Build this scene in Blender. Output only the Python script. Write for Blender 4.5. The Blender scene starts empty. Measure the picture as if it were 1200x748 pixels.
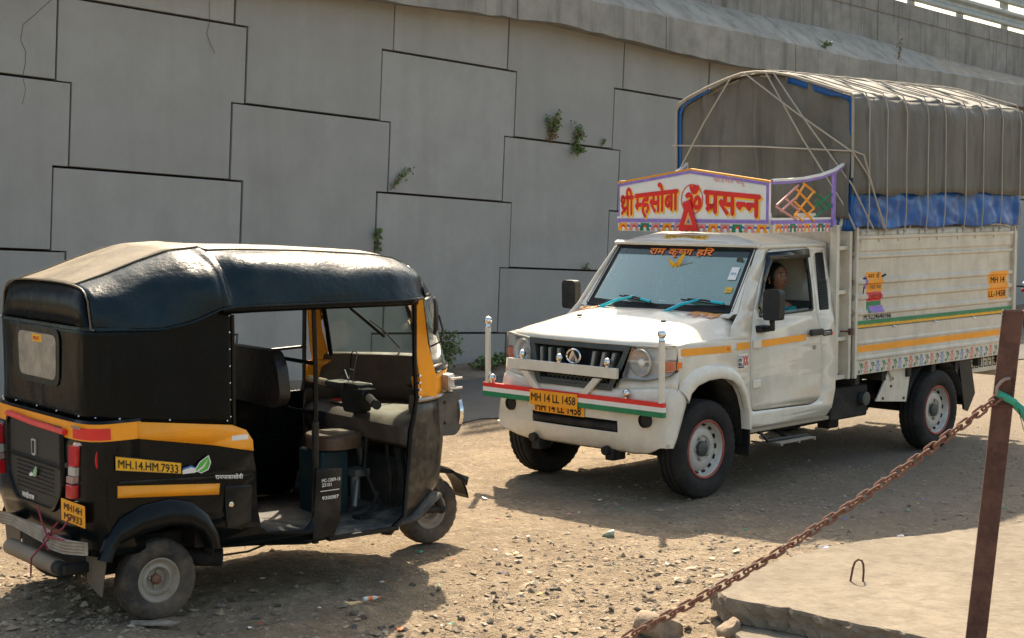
import bpy, bmesh, math, random
import numpy as np
from math import sin, cos, pi, radians
from mathutils import Vector, Matrix
from mathutils.geometry import tessellate_polygon
random.seed(7); RS = np.random.RandomState(5)
SC = bpy.context.scene
COL = SC.collection

# ---------------- camera, sky, sun, exposure ----------------
cam = bpy.data.cameras.new('camera'); camo = bpy.data.objects.new('camera', cam); COL.objects.link(camo)
cam.sensor_width = 36; cam.lens = 54.9; cam.clip_end = 2000; cam.clip_start = .05
camo.location = (0, 0, 2.12); camo.rotation_euler = (radians(90 - 4.437), 0, 0)
cam.dof.use_dof = True; cam.dof.focus_distance = 11.0; cam.dof.aperture_fstop = 7
SC.camera = camo
SUN_DIR = Vector((.08, .95, 1.0)).normalized()      # towards the sun
elev = math.asin(SUN_DIR.z); az = math.atan2(SUN_DIR.x, SUN_DIR.y)
w = bpy.data.worlds.new("World"); SC.world = w; w.use_nodes = True
nt = w.node_tree; bg = nt.nodes['Background']
sky = nt.nodes.new('ShaderNodeTexSky'); sky.sky_type = 'NISHITA'; sky.sun_disc = False
sky.sun_elevation = elev; sky.sun_rotation = az; sky.dust_density = 4.0; sky.air_density = 1.3; sky.ozone_density = 1.0
tn = nt.nodes.new('ShaderNodeMix'); tn.data_type = 'RGBA'; tn.blend_type = 'MULTIPLY'; tn.inputs[0].default_value = 1; tn.inputs[7].default_value = (.985, .965, .885, 1)   # hazy, dust-laden city sky
nt.links.new(sky.outputs[0], tn.inputs[6]); nt.links.new(tn.outputs[2], bg.inputs[0]); bg.inputs[1].default_value = .135
sl = bpy.data.lights.new('sun', 'SUN'); sl.energy = 5.0; sl.angle = radians(.8); sl.color = (1, .86, .67)
so = bpy.data.objects.new('sun', sl); COL.objects.link(so)
so.rotation_euler = SUN_DIR.to_track_quat('Z', 'Y').to_euler()
SC.view_settings.view_transform = 'Standard'; SC.view_settings.look = 'None'
SC.view_settings.gamma = 1; SC.view_settings.exposure = 1.2

# ---------------- helpers ----------------
class MB:
    def __init__(s): s.v = []; s.f = []
    def add(s, vs, fs):
        b = len(s.v); s.v += [tuple(v) for v in vs]; s.f += [tuple(i + b for i in f) for f in fs]; return s
    def box(s, x0, x1, y0, y1, z0, z1):
        return s.add([(x, y, z) for z in (z0, z1) for y in (y0, y1) for x in (x0, x1)],
                     [(0,2,3,1),(4,5,7,6),(0,1,5,4),(2,6,7,3),(0,4,6,2),(1,3,7,5)])
    def obox(s, c, X, Y, Z):            # oriented box: centre, three half-axis vectors
        c = Vector(c); X = Vector(X); Y = Vector(Y); Z = Vector(Z)
        return s.add([c + X*a + Y*b + Z*d for d in (-1,1) for b in (-1,1) for a in (-1,1)],
                     [(0,2,3,1),(4,5,7,6),(0,1,5,4),(2,6,7,3),(0,4,6,2),(1,3,7,5)])
    def tube(s, pts, r, n=8, cap=True, flat=1.0):
        P = [Vector(p) for p in pts]; R = r if hasattr(r, '__len__') else [r]*len(P)
        up = None; rings = []
        for i, p in enumerate(P):
            t = (P[min(i+1, len(P)-1)] - P[max(i-1, 0)]).normalized()
            if up is None: up = Vector((0,0,1)) if abs(t.z) < .9 else Vector((1,0,0))
            a = t.cross(up).normalized(); b = a.cross(t).normalized(); up = b
            rings.append([p + a*cos(2*pi*k/n)*R[i] + b*sin(2*pi*k/n)*R[i]*flat for k in range(n)])
        return s.loft(rings, True, cap)
    def loft(s, rings, closed=True, cap=False):
        n = len(rings[0]); vs = [v for r in rings for v in r]; fs = []
        for i in range(len(rings)-1):
            for k in range(n if closed else n-1):
                a = i*n + k; b = i*n + (k+1) % n
                fs.append((a, b, b+n, a+n))
        if cap: fs.append(tuple(range(n))[::-1]); fs.append(tuple((len(rings)-1)*n + k for k in range(n)))
        return s.add(vs, fs)
    def lathe(s, prof, n=32, c=(0,0,0), axis='y', wob=None):
        rings = []
        for j in range(n):
            a = 2*pi*j/n; ring = []
            for (r, h) in prof:
                if wob: r = r + wob(j, r, h)
                if axis == 'y': ring.append((c[0]+r*cos(a), c[1]+h, c[2]+r*sin(a)))
                elif axis == 'x': ring.append((c[0]+h, c[1]+r*cos(a), c[2]+r*sin(a)))
                else: ring.append((c[0]+r*cos(a), c[1]+r*sin(a), c[2]+h))
            rings.append(ring)
        rings.append(rings[0]); return s.loft(rings, False)
    def prism(s, poly, d0, d1, m):      # 2-D polygon extruded between depths d0, d1; m(u, v, d) -> point
        n = len(poly); tri = tessellate_polygon([[Vector((p[0], p[1], 0)) for p in poly]])
        vs = [m(u, v, d0) for u, v in poly] + [m(u, v, d1) for u, v in poly]
        fs = [tuple(t) for t in tri] + [tuple(i+n for i in t[::-1]) for t in tri]
        fs += [(i, (i+1) % n, (i+1) % n + n, i+n) for i in range(n)]
        return s.add(vs, fs)
    def ball(s, c, r, n=12, sc=(1,1,1)):
        rings = []
        for i in range(n//2+1):
            t = pi*i/(n//2); rings.append([(c[0]+r*sc[0]*sin(t)*cos(2*pi*k/n), c[1]+r*sc[1]*sin(t)*sin(2*pi*k/n), c[2]+r*sc[2]*cos(t)) for k in range(n)])
        return s.loft(rings, True)
    def grid(s, fn, us, vs_):
        n = len(vs_); return s.add([fn(u, v) for u in us for v in vs_],
            [(i*n+j, i*n+j+1, (i+1)*n+j+1, (i+1)*n+j) for i in range(len(us)-1) for j in range(n-1)])
    def build(s, name, m=None, parent=None, bevel=0, smooth=35, solid=0, segs=2, sub=0, fixn=True):
        me = bpy.data.meshes.new(name); me.from_pydata(s.v, [], s.f); me.update()
        if fixn or True:
            bm = bmesh.new(); bm.from_mesh(me); bmesh.ops.remove_doubles(bm, verts=bm.verts, dist=.00002)
            bmesh.ops.dissolve_degenerate(bm, dist=.00001, edges=bm.edges)
            if fixn: bmesh.ops.recalc_face_normals(bm, faces=bm.faces)
            bm.to_mesh(me); bm.free()
        return link(name, me, m, parent, bevel, smooth, solid, segs, sub)
def link(name, me, m=None, parent=None, bevel=0, smooth=35, solid=0, segs=2, sub=0):
    if m and not me.materials: me.materials.append(m)
    if smooth:
        me.polygons.foreach_set('use_smooth', [True]*len(me.polygons)); me.set_sharp_from_angle(angle=radians(smooth))
    o = bpy.data.objects.new(name, me); COL.objects.link(o)
    if parent: o.parent = parent
    if parent and name in FUSED: o['kind'] = 'stuff'
    if solid:
        q = o.modifiers.new('s', 'SOLIDIFY'); q.thickness = solid; q.offset = -1
    if sub:
        q = o.modifiers.new('u', 'SUBSURF'); q.levels = sub; q.render_levels = sub
    if bevel:
        q = o.modifiers.new('b', 'BEVEL'); q.width = bevel; q.segments = segs; q.limit_method = 'ANGLE'; q.angle_limit = radians(32)
        q.harden_normals = True
    return o
def tag(o, label, cat, group=None):
    o['label'] = label; o['category'] = cat
    if group: o['group'] = group
    return o
def thing(name, label, cat, loc=(0,0,0), rz=0, group=None):
    o = bpy.data.objects.new(name, None); COL.objects.link(o); o.location = loc; o.rotation_euler = (0,0,rz)
    o.empty_display_size = .1
    return tag(o, label, cat, group)
def struct(o): o['kind'] = 'structure'; return o
def stuff(o): o['kind'] = 'stuff'; return o
FUSED = ('bar_fixings','printed_stems','red_flowers','blue_flowers','printed_leaves','printed_flowers','border_fringe','emblem_print','rim_slots','wheel_nuts','bolts','press_studs','mat_ribs','band_drips','key_pattern','honeycomb_mesh','louvre_slats','rust_scabs','foliage','dead_foliage','emblem_ridges','emblem_knob','plate_border')
def copy_tree(o, parent=None):
    c = o.copy(); COL.objects.link(c)
    if parent: c.parent = parent
    for ch in list(o.children): copy_tree(ch, c)
    return c
def vnoise(x, y, seed=0):               # smooth value noise on numpy arrays
    r = np.random.RandomState(seed); T = r.rand(256, 256)
    xi = np.floor(x).astype(int); yi = np.floor(y).astype(int); fx = x-xi; fy = y-yi
    fx = fx*fx*(3-2*fx); fy = fy*fy*(3-2*fy)
    g = lambda a, b: T[a % 256, b % 256]
    return (g(xi,yi)*(1-fx)*(1-fy)+g(xi+1,yi)*fx*(1-fy)+g(xi,yi+1)*(1-fx)*fy+g(xi+1,yi+1)*fx*fy)*2-1

# ---------------- materials ----------------
MATS = {}
def mat(name, col, rough=.5, metal=0, var=(3, .12), dirt=None, bump=None, coat=0, spec=.4, streak=None, emis=0, smear=None):
    """base colour with mottling; dirt = (colour, amount 0..1, scale); bump = (scale, distance m); streak = (colour, amount)"""
    m = bpy.data.materials.new(name); m.use_nodes = True; MATS[name] = m
    n = m.node_tree.nodes; l = m.node_tree.links; b = n['Principled BSDF']
    tc = n.new('ShaderNodeTexCoord'); 
    def noise(sc, det=5, ro=.6, vec=None):
        t = n.new('ShaderNodeTexNoise'); t.inputs['Scale'].default_value = sc; t.inputs['Detail'].default_value = det
        t.inputs['Roughness'].default_value = ro; l.new(vec or tc.outputs['Object'], t.inputs['Vector']); return t.outputs['Fac']
    def ramp(fac, a, c):
        r = n.new('ShaderNodeMapRange'); r.inputs['From Min'].default_value = a; r.inputs['From Max'].default_value = c
        l.new(fac, r.inputs['Value']); return r.outputs['Result']
    def mix(fac, a, c):
        x = n.new('ShaderNodeMix'); x.data_type = 'RGBA'
        if isinstance(fac, float): x.inputs[0].default_value = fac
        else: l.new(fac, x.inputs[0])
        for i, q in ((6, a), (7, c)):
            if isinstance(q, tuple): x.inputs[i].default_value = (*q[:3], 1)
            else: l.new(q, x.inputs[i])
        return x.outputs[2]
    def scale(fac, k):
        q = n.new('ShaderNodeMath'); q.operation = 'MULTIPLY'; l.new(fac, q.inputs[0]); q.inputs[1].default_value = k; return q.outputs[0]
    c = tuple(col); k = var[1]
    cur = mix(ramp(noise(var[0]), .3, .7), tuple(v*(1-k) for v in c), tuple(min(1, v*(1+k)) for v in c))
    rgh = None
    if smear:
        oi = n.new('ShaderNodeObjectInfo'); hv = n.new('ShaderNodeHueSaturation'); mr_ = n.new('ShaderNodeMapRange'); mr_.inputs[3].default_value = .92; mr_.inputs[4].default_value = 1.06
        l.new(oi.outputs['Random'], mr_.inputs[0]); l.new(mr_.outputs[0], hv.inputs['Value']); l.new(cur, hv.inputs['Color']); cur = hv.outputs[0]
        mp2 = n.new('ShaderNodeMapping'); mp2.inputs['Rotation'].default_value = (0, .7, 0); mp2.inputs['Scale'].default_value = (2.2, 1, .7); l.new(tc.outputs['Object'], mp2.inputs['Vector'])
        cur = mix(scale(ramp(noise(7, 6, .7, mp2.outputs['Vector']), .64, .76), .38), cur, smear)
    if streak:
        mp = n.new('ShaderNodeMapping'); mp.inputs['Scale'].default_value = (1, 1, .06); l.new(tc.outputs['Object'], mp.inputs['Vector'])
        f = ramp(noise(streak[2] if len(streak) > 2 else 5, 6, .65, mp.outputs['Vector']), .5, .78)
        cur = mix(scale(f, streak[1]), cur, streak[0])
    if dirt:
        f = ramp(noise(dirt[2], 8, .68), .42, .68); f2 = scale(f, dirt[1])
        cur = mix(f2, cur, dirt[0])
        r = n.new('ShaderNodeMapRange'); r.inputs['To Min'].default_value = rough; r.inputs['To Max'].default_value = min(1, rough+.4)
        l.new(f2, r.inputs['Value']); rgh = r.outputs['Result']
    l.new(cur, b.inputs['Base Color'])
    if rgh: l.new(rgh, b.inputs['Roughness'])
    else: b.inputs['Roughness'].default_value = rough
    b.inputs['Metallic'].default_value = metal; b.inputs['Coat Weight'].default_value = coat; b.inputs['Coat Roughness'].default_value = .08
    b.inputs['Specular IOR Level'].default_value = spec
    if emis: l.new(cur, b.inputs['Emission Color']); b.inputs['Emission Strength'].default_value = emis
    if bump:
        bp = n.new('ShaderNodeBump'); bp.inputs['Strength'].default_value = 1; bp.inputs['Distance'].default_value = bump[1]
        l.new(noise(bump[0], 6, .6), bp.inputs['Height']); l.new(bp.outputs[0], b.inputs['Normal'])
    return m
def glass_mat(name, tint, refl=1.0, dust=.0, dust_sheen_col=(.5,.5,.45), dn=1.6):
    m = bpy.data.materials.new(name); m.use_nodes = True; MATS[name] = m
    n = m.node_tree.nodes; l = m.node_tree.links; n.clear()
    o = n.new('ShaderNodeOutputMaterial'); t = n.new('ShaderNodeBsdfTransparent'); t.inputs[0].default_value = (*tint, 1)
    g = n.new('ShaderNodeBsdfGlossy'); g.inputs['Roughness'].default_value = .02; g.inputs[0].default_value = (.9,.9,.9,1)
    fr = n.new('ShaderNodeFresnel'); fr.inputs[0].default_value = 1.5
    mm = n.new('ShaderNodeMath'); mm.operation = 'MULTIPLY'; mm.inputs[1].default_value = refl; l.new(fr.outputs[0], mm.inputs[0]); mm.use_clamp = True
    x = n.new('ShaderNodeMixShader'); l.new(mm.outputs[0], x.inputs[0]); l.new(t.outputs[0], x.inputs[1]); l.new(g.outputs[0], x.inputs[2])
    d = n.new('ShaderNodeBsdfDiffuse'); d.inputs[0].default_value = (*dust_sheen_col, 1)
    ns = n.new('ShaderNodeTexNoise'); ns.inputs['Scale'].default_value = 5; ns.inputs['Detail'].default_value = 7
    tc = n.new('ShaderNodeTexCoord'); l.new(tc.outputs['Object'], ns.inputs['Vector'])
    q = n.new('ShaderNodeMath'); q.operation = 'MULTIPLY'; q.operation = 'MULTIPLY_ADD'; q.inputs[1].default_value = dust*dn; q.inputs[2].default_value = dust*(1-dn*.5); l.new(ns.outputs['Fac'], q.inputs[0])
    y = n.new('ShaderNodeMixShader'); l.new(q.outputs[0], y.inputs[0]); l.new(x.outputs[0], y.inputs[1]); l.new(d.outputs[0], y.inputs[2])
    l.new(y.outputs[0], o.inputs[0]); return m
DUST = (.30, .23, .155)
M = dict(
 white=mat('cream_white_paint', (.70,.65,.545), .28, var=(2,.04), dirt=((.44,.36,.25), .30, 7), coat=.5, streak=((.50,.42,.31), .30, 9)),
 boxwhite=mat('cream_body_paint', (.60,.55,.45), .42, var=(2,.06), dirt=((.36,.28,.18), .42, 6), coat=.1, streak=((.33,.25,.16), .38, 9)),
 blackpl=mat('black_plastic', (.014,.016,.016), .5, dirt=(DUST, .06, 6), spec=.3),
 greypl=mat('grey_green_plastic', (.045,.055,.05), .5, dirt=(DUST, .15, 8)),
 dark=mat('dark_underbody', (.012,.011,.01), .8, dirt=((.09,.07,.05), .5, 6)),
 black=mat('plain_black', (.008,.008,.009), .7),
 rubber=mat('tyre_rubber', (.018,.017,.016), .85, dirt=((.075,.06,.045), .35, 7), spec=.25, bump=(60,.002)),
 rubber2=mat('dusty_tyre_rubber', (.035,.03,.026), .85, dirt=((.17,.125,.085), .75, 6), bump=(60,.002)),
 rim=mat('silver_wheel_paint', (.50,.48,.43), .42, metal=.2, dirt=(DUST, .4, 8)),
 rimdirty=mat('dusty_wheel_paint', (.33,.29,.23), .6, dirt=((.2,.14,.09), .7, 9)),
 red=mat('red_paint', (.70,.028,.022), .4, var=(6,.15)),
 redw=mat('worn_red_ring', (.30,.045,.03), .6, var=(8,.25), dirt=(DUST,.4,10)),
 orange=mat('orange_reflective_tape', (.88,.33,.012), .35, var=(4,.08), dirt=((.4,.2,.06), .2, 6)),
 yellow=mat('yellow_plate', (.82,.42,.015), .45, var=(4,.1), dirt=((.3,.2,.08), .3, 9)),
 orangeplate=mat('orange_plate', (.85,.34,.01), .45, var=(4,.08)),
 yellowpaint=mat('yellow_sign_paint', (.90,.50,.03), .5, var=(6,.1)),
 green=mat('green_paint', (.01,.19,.075), .4, var=(8,.15)),
 greenb=mat('bright_green_print', (.09,.42,.05), .4, var=(8,.3)),
 blue=mat('blue_print', (.035,.15,.42), .45, var=(8,.2)),
 violet=mat('violet_paint', (.27,.18,.50), .45, var=(14,.2)),
 pink=mat('pink_print', (.62,.27,.23), .5, var=(8,.15)),
 whitep=mat('white_print', (.74,.72,.66), .45, var=(8,.04)),
 lampsilver=mat('lamp_silver', (.86,.87,.86), .25, metal=.05),
 chrome=mat('chrome', (.72,.71,.68), .12, metal=1),
 steel=mat('dull_steel', (.33,.31,.28), .45, metal=.8, dirt=(DUST,.3,9)),
 cyan=mat('cyan_tape', (.01,.45,.55), .3, var=(8,.08)),
 lampg=mat('headlamp_inner', (.70,.71,.70), .3, metal=.12),
 amber=mat('amber_lens', (.75,.18,.02), .15),
 redlens=mat('red_lens', (.52,.012,.018), .15, coat=.6),
 rope=mat('rope', (.40,.35,.28), .9, bump=(200,.002)),
 bluetarp=mat('blue_tarpaulin', (.003,.080,.29), .3, var=(3,.2), dirt=((.08,.12,.2), .10, 4), spec=.35),
 tarp=mat('grey_canvas_tarpaulin', (.125,.116,.096), .7, var=(1.3,.22), dirt=((.20,.18,.145), .4, 2.2), bump=(30,.006), streak=((.07,.065,.055), .45, 4)),
 gravelband=None,
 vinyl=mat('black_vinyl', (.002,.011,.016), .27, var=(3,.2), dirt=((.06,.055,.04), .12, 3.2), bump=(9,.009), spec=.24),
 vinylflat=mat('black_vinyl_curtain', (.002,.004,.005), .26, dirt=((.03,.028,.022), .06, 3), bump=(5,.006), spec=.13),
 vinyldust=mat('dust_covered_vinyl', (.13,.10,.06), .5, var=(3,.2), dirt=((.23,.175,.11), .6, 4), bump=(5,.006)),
 rblack=mat('black_rickshaw_paint', (.002,.004,.005), .2, dirt=((.06,.048,.034), .09, 4), coat=.08, spec=.15),
 rblackd=mat('dusty_black_rickshaw_paint', (.012,.011,.010), .45, dirt=((.11,.085,.058), .42, 5), spec=.2),
 apron=mat('mud_splashed_black_paint', (.020,.018,.015), .3, dirt=((.15,.115,.075), .6, 16), coat=.15, spec=.3),
 brownpl=mat('brown_grey_plastic', (.085,.062,.047), .55, var=(3,.15), dirt=((.2,.155,.11), .5, 5)),
 seat=mat('brown_vinyl_seat', (.10,.055,.035), .35, dirt=(DUST,.3,4)),
 blueengine=mat('blue_green_painted_metal', (.008,.035,.045), .5, dirt=((.05,.045,.035),.6,6), spec=.2),
 window=mat('clouded_plastic_window', (.30,.27,.22), .3, var=(14,.2), dirt=((.16,.13,.10), .6, 9)),
 rubbermat=mat('dusty_floor_mat', (.03,.03,.03), .7, dirt=((.2,.165,.12), .7, 9)),
 panel=mat('precast_concrete_panel', (.315,.308,.286), .85, var=(.7,.07), dirt=((.245,.237,.215), .5, 1.6), bump=(25,.002), streak=((.215,.207,.187), .4, 3), smear=(.30,.17,.125)),
 joint=mat('dark_joint', (.025,.022,.018), .95),
 coping=mat('weathered_concrete', (.29,.275,.24), .88, var=(1.2,.15), dirt=((.14,.135,.11), .5, 3), bump=(18,.006), streak=((.06,.06,.05), .8, 4)),
 ledge=mat('dusty_concrete_ledge', (.33,.28,.215), .95, var=(5,.2), dirt=((.19,.165,.125), .6, 7), bump=(20,.006)),
 parapet=mat('stained_parapet_concrete', (.25,.24,.215), .88, var=(2,.18), dirt=((.13,.13,.11), .5, 3), bump=(18,.004), streak=((.035,.037,.035), .9, 9)),
 galv=mat('galvanised_steel', (.30,.32,.30), .5, metal=.3, var=(5,.15)),
 rust=mat('rusted_steel', (.085,.038,.027), .8, var=(9,.3), dirt=((.20,.095,.06), .6, 14), bump=(60,.003)),
 rustlink=mat('rusted_chain_steel', (.17,.072,.042), .75, var=(30,.3), dirt=((.27,.15,.10), .6, 40)),
 slab=mat('concrete_slab_top', (.20,.168,.125), .95, var=(1.5,.15), dirt=((.115,.094,.068), .65, 9), bump=(30,.012), spec=.15),
 slabside=mat('broken_concrete', (.20,.16,.115), .95, var=(8,.3), dirt=((.12,.095,.07), .5, 12), bump=(25,.02)),
 rock=mat('brown_rock', (.25,.185,.125), .95, var=(9,.3), dirt=((.36,.27,.18), .5, 10), bump=(28,.015)),
 greyrock=mat('grey_rock', (.22,.185,.145), .95, var=(9,.25), bump=(28,.012)),
 leaf=mat('leaf', (.10,.16,.04), .6, var=(30,.5)),
 leafdry=mat('dry_leaf', (.22,.13,.06), .8, var=(30,.4)),
 stem=mat('stem', (.14,.10,.055), .8),
 skin=mat('brown_skin', (.19,.09,.05), .5, var=(9,.06)),
 hair=mat('black_hair', (.008,.006,.006), .45),
 teal=mat('teal_cloth', (.01,.20,.20), .8), cream=mat('cream_cloth', (.5,.46,.3), .85),
 gold=mat('gold', (.7,.42,.1), .3, metal=1), pinkcloth=mat('pink_cloth', (.55,.14,.17), .8), bedding=mat('white_bundle_cloth', (.55,.55,.5), .85),
 ribbon=mat('green_plastic_ribbon', (.03,.30,.19), .35),
 redstring=mat('dark_red_cord', (.25,.03,.05), .7),
 wood=mat('weathered_bumper_paint', (.36,.29,.21), .7, var=(5,.2), dirt=((.1,.08,.06),.5,9)),
)
def text_geo(s, crop=1.0, res=3):
    cu = bpy.data.curves.new('t', 'FONT'); cu.body = s; cu.size = 1; cu.resolution_u = res
    o = bpy.data.objects.new('t', cu); COL.objects.link(o); bpy.context.view_layer.update()
    me = bpy.data.meshes.new_from_object(o.evaluated_get(bpy.context.evaluated_depsgraph_get()))
    bpy.data.objects.remove(o); bpy.data.curves.remove(cu)
    bm = bmesh.new(); bm.from_mesh(me); bpy.data.meshes.remove(me)
    if crop < 1:
        w_ = max(v.co.x for v in bm.verts)
        bmesh.ops.bisect_plane(bm, geom=bm.verts[:]+bm.edges[:]+bm.faces[:], plane_co=(w_*crop,0,0), plane_no=(1,0,0), clear_outer=True)
    bm.verts.ensure_lookup_table(); V = [(v.co.x, v.co.y) for v in bm.verts]; F = [tuple(v.index for v in f.verts) for f in bm.faces]
    bm.free(); return V, F
_tc = {}
def word(tokens, gap=-.012):            # tokens: str or (str, crop) ; laid side by side -> V, F, width
    V = []; F = []; x = 0
    for t in tokens:
        s, c = t if isinstance(t, tuple) else (t, 1.0)
        if s == ' ': x += .35; continue
        if s == '/ra':                  # the r-stroke under the letter just set
            b = len(V); V += [(x-.17,.02+.20),(x-.14,.02+.26),(x-.44,.02+.02),(x-.50,.02+.10)]; F.append((b,b+1,b+3,b+2)); continue
        if s == '/shr':                 # the letter shra
            for pts, w_ in SHRA:
                for (p, q) in zip(pts[:-1], pts[1:]):
                    d = Vector((q[0]-p[0], q[1]-p[1])); e = d.normalized()*w_*.35; nrm = Vector((-d.y, d.x)).normalized()*w_/2
                    b = len(V); V += [(x+p[0]-e.x+nrm.x, p[1]-e.y+nrm.y),(x+p[0]-e.x-nrm.x, p[1]-e.y-nrm.y),(x+q[0]+e.x-nrm.x, q[1]+e.y-nrm.y),(x+q[0]+e.x+nrm.x, q[1]+e.y+nrm.y)]
                    F.append((b,b+1,b+2,b+3))
            x += .62; continue
        if (s, c) not in _tc: _tc[(s, c)] = text_geo(s, c)
        v, f = _tc[(s, c)]; b = len(V); V += [(x+p[0], p[1]) for p in v]; F += [tuple(i+b for i in q) for q in f]
        x += max(p[0] for p in v) + gap
    return V, F, x
SHRA = [([(.12,.40),(.06,.48),(.09,.58),(.19,.61),(.27,.54),(.25,.44),(.17,.36),(.10,.30),(.16,.24),(.30,.16)], .075),
        ([(.50,.62),(.50,0)], .085), ([(.46,.26),(.30,.18),(.10,.04)], .08), ([(.36,.585),(.66,.585)], .07)]
def lettering(name, m, parent, V, F, mp, bold=0, dz=0, smooth=0):
    """mp(x, y, d) -> point; bold = stroke thickening in glyph units, by slightly shifted copies one above the other"""
    mb = MB(); offs = [(0,0)] if not bold else [(0,0),(bold,0),(-bold,0),(0,bold),(0,-bold)]
    for i, (a, c) in enumerate(offs): mb.add([mp(x+a, y+c, dz+.00025*i) for x, y in V], F)
    me = bpy.data.meshes.new(name); me.from_pydata(mb.v, [], mb.f); me.update()
    return link(name, me, m, parent, smooth=0)
def plain(name, s, m, parent, o, ux, uy, un, size, wide=None, bold=0):
    V, F, wd = word([s] if isinstance(s, str) else s)
    x0 = min(v[0] for v in V); x1 = max(v[0] for v in V); k = size if wide is None else wide/(x1-x0)
    o = Vector(o); ux = Vector(ux); uy = Vector(uy); un = Vector(un)
    return lettering(name, m, parent, V, F, lambda x, y, d: o + ux*((x-x0)*k) + uy*(y*size) + un*(d+.0008), bold)

# ================= GROUND, ROAD =================
def ground_h(x, y):
    h = .010*vnoise(x*.9, y*.9, 1) + .006*vnoise(x*2.7, y*2.7, 2) + .0045*vnoise(x*8, y*8, 3) + .004*vnoise(x*21, y*21, 4)
    rub = np.clip((9.6-y)/1.2, 0, 1)*np.clip((y+2)/2,0,1)
    h = h + rub*(.013*vnoise(x*5, y*5, 5) + .010*vnoise(x*14, y*14, 6) + .007*vnoise(x*27, y*27, 8))
    d = np.sqrt(((x-1.5)/1.0)**2 + ((y-7.2)/.9)**2); h = h + .05*np.clip(1.4-d, 0, 1)
    return h - .012
def axis_vals(a, b, step, far):
    c = list(np.arange(a, b, step)); s = step; lo = a; hi = b; L = []; R_ = []
    while hi < far: R_.append(hi); s *= 1.22; hi += s
    s = step
    while lo > -far: s *= 1.22; lo -= s; L.append(lo)
    return np.array(L[::-1] + c + R_ + [far])
gx = axis_vals(-3.4, 4.6, .022, 350); gy = axis_vals(6.3, 12.5, .024, 350)
GX, GY = np.meshgrid(gx, gy, indexing='ij'); GZ = ground_h(GX, GY)
far = np.clip((np.hypot(GX, GY-10)-30)/30, 0, 1); GZ = GZ*(1-far)
me = bpy.data.meshes.new('ground'); nx, ny = GX.shape
co = np.stack([GX.ravel(), GY.ravel(), GZ.ravel()], 1)
I, J = np.meshgrid(np.arange(nx-1), np.arange(ny-1), indexing='ij'); a = (I*ny+J).ravel()
F4 = np.stack([a, a+ny, a+ny+1, a+1], 1)
me.vertices.add(len(co)); me.vertices.foreach_set('co', co.ravel())
me.loops.add(F4.size); me.loops.foreach_set('vertex_index', F4.ravel())
me.polygons.add(len(F4)); me.polygons.foreach_set('loop_start', np.arange(0, F4.size, 4)); me.polygons.foreach_set('loop_total', np.full(len(F4), 4))
me.update(); me.validate()
def ground_mat():
    m = bpy.data.materials.new('dusty_dirt'); m.use_nodes = True; n = m.node_tree.nodes; l = m.node_tree.links; b = n['Principled BSDF']
    tc = n.new('ShaderNodeTexCoord'); P = tc.outputs['Object']
    def noise(sc, det=6, ro=.6):
        t = n.new('ShaderNodeTexNoise'); t.inputs['Scale'].default_value = sc; t.inputs['Detail'].default_value = det; t.inputs['Roughness'].default_value = ro
        l.new(P, t.inputs['Vector']); return t.outputs['Fac']
    def rng(f, a, c, to=(0,1)):
        r = n.new('ShaderNodeMapRange'); r.inputs[1].default_value = a; r.inputs[2].default_value = c; r.inputs[3].default_value = to[0]; r.inputs[4].default_value = to[1]
        l.new(f, r.inputs[0]); return r.outputs[0]
    def mix(f, a, c):
        x = n.new('ShaderNodeMix'); x.data_type = 'RGBA'; l.new(f, x.inputs[0])
        for i, q in ((6,a),(7,c)):
            if isinstance(q, tuple): x.inputs[i].default_value = (*q,1)
            else: l.new(q, x.inputs[i])
        return x.outputs[2]
    c = mix(rng(noise(.6), .35, .65), (.228,.172,.110), (.305,.233,.150))
    c = mix(rng(noise(3.5, 8, .7), .45, .7), c, (.18,.132,.083))
    vo = n.new('ShaderNodeTexVoronoi'); vo.inputs['Scale'].default_value = 38; l.new(P, vo.inputs['Vector'])
    hs = n.new('ShaderNodeSeparateColor'); l.new(vo.outputs['Color'], hs.inputs[0])
    c = mix(rng(hs.outputs[0], .72, .95, (0,.55)), c, (.14,.11,.085))
    c = mix(rng(hs.outputs[1], .80, .97, (0,.5)), c, (.40,.33,.24))
    # greyer crushed stone towards the parking edge on the right
    sp = n.new('ShaderNodeSeparateXYZ'); l.new(P, sp.inputs[0])
    gr = n.new('ShaderNodeMath'); gr.operation = 'ADD'; l.new(sp.outputs[0], gr.inputs[0]); l.new(rng(noise(1.1,5), .2, .8, (-1.4,1.4)), gr.inputs[1])
    c = mix(rng(gr.outputs[0], 1.2, 2.6, (0,.6)), c, (.175,.15,.118))
    l.new(c, b.inputs['Base Color']); b.inputs['Roughness'].default_value = .95; b.inputs['Specular IOR Level'].default_value = .2
    v2 = n.new('ShaderNodeTexVoronoi'); v2.inputs['Scale'].default_value = 60; l.new(P, v2.inputs['Vector'])
    ad = n.new('ShaderNodeMath'); ad.operation = 'MULTIPLY_ADD'; l.new(v2.outputs['Distance'], ad.inputs[0]); ad.inputs[1].default_value = -.45; l.new(noise(42,8,.72), ad.inputs[2])
    bp = n.new('ShaderNodeBump'); bp.inputs['Distance'].default_value = .022; bp.inputs['Strength'].default_value = 1; l.new(ad.outputs[0], bp.inputs['Height'])
    l.new(bp.outputs[0], b.inputs['Normal']); return m
me.materials.append(ground_mat()); me.polygons.foreach_set('use_smooth', [True]*len(me.polygons))
gro = bpy.data.objects.new('dirt_ground', me); COL.objects.link(gro); struct(gro)

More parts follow.
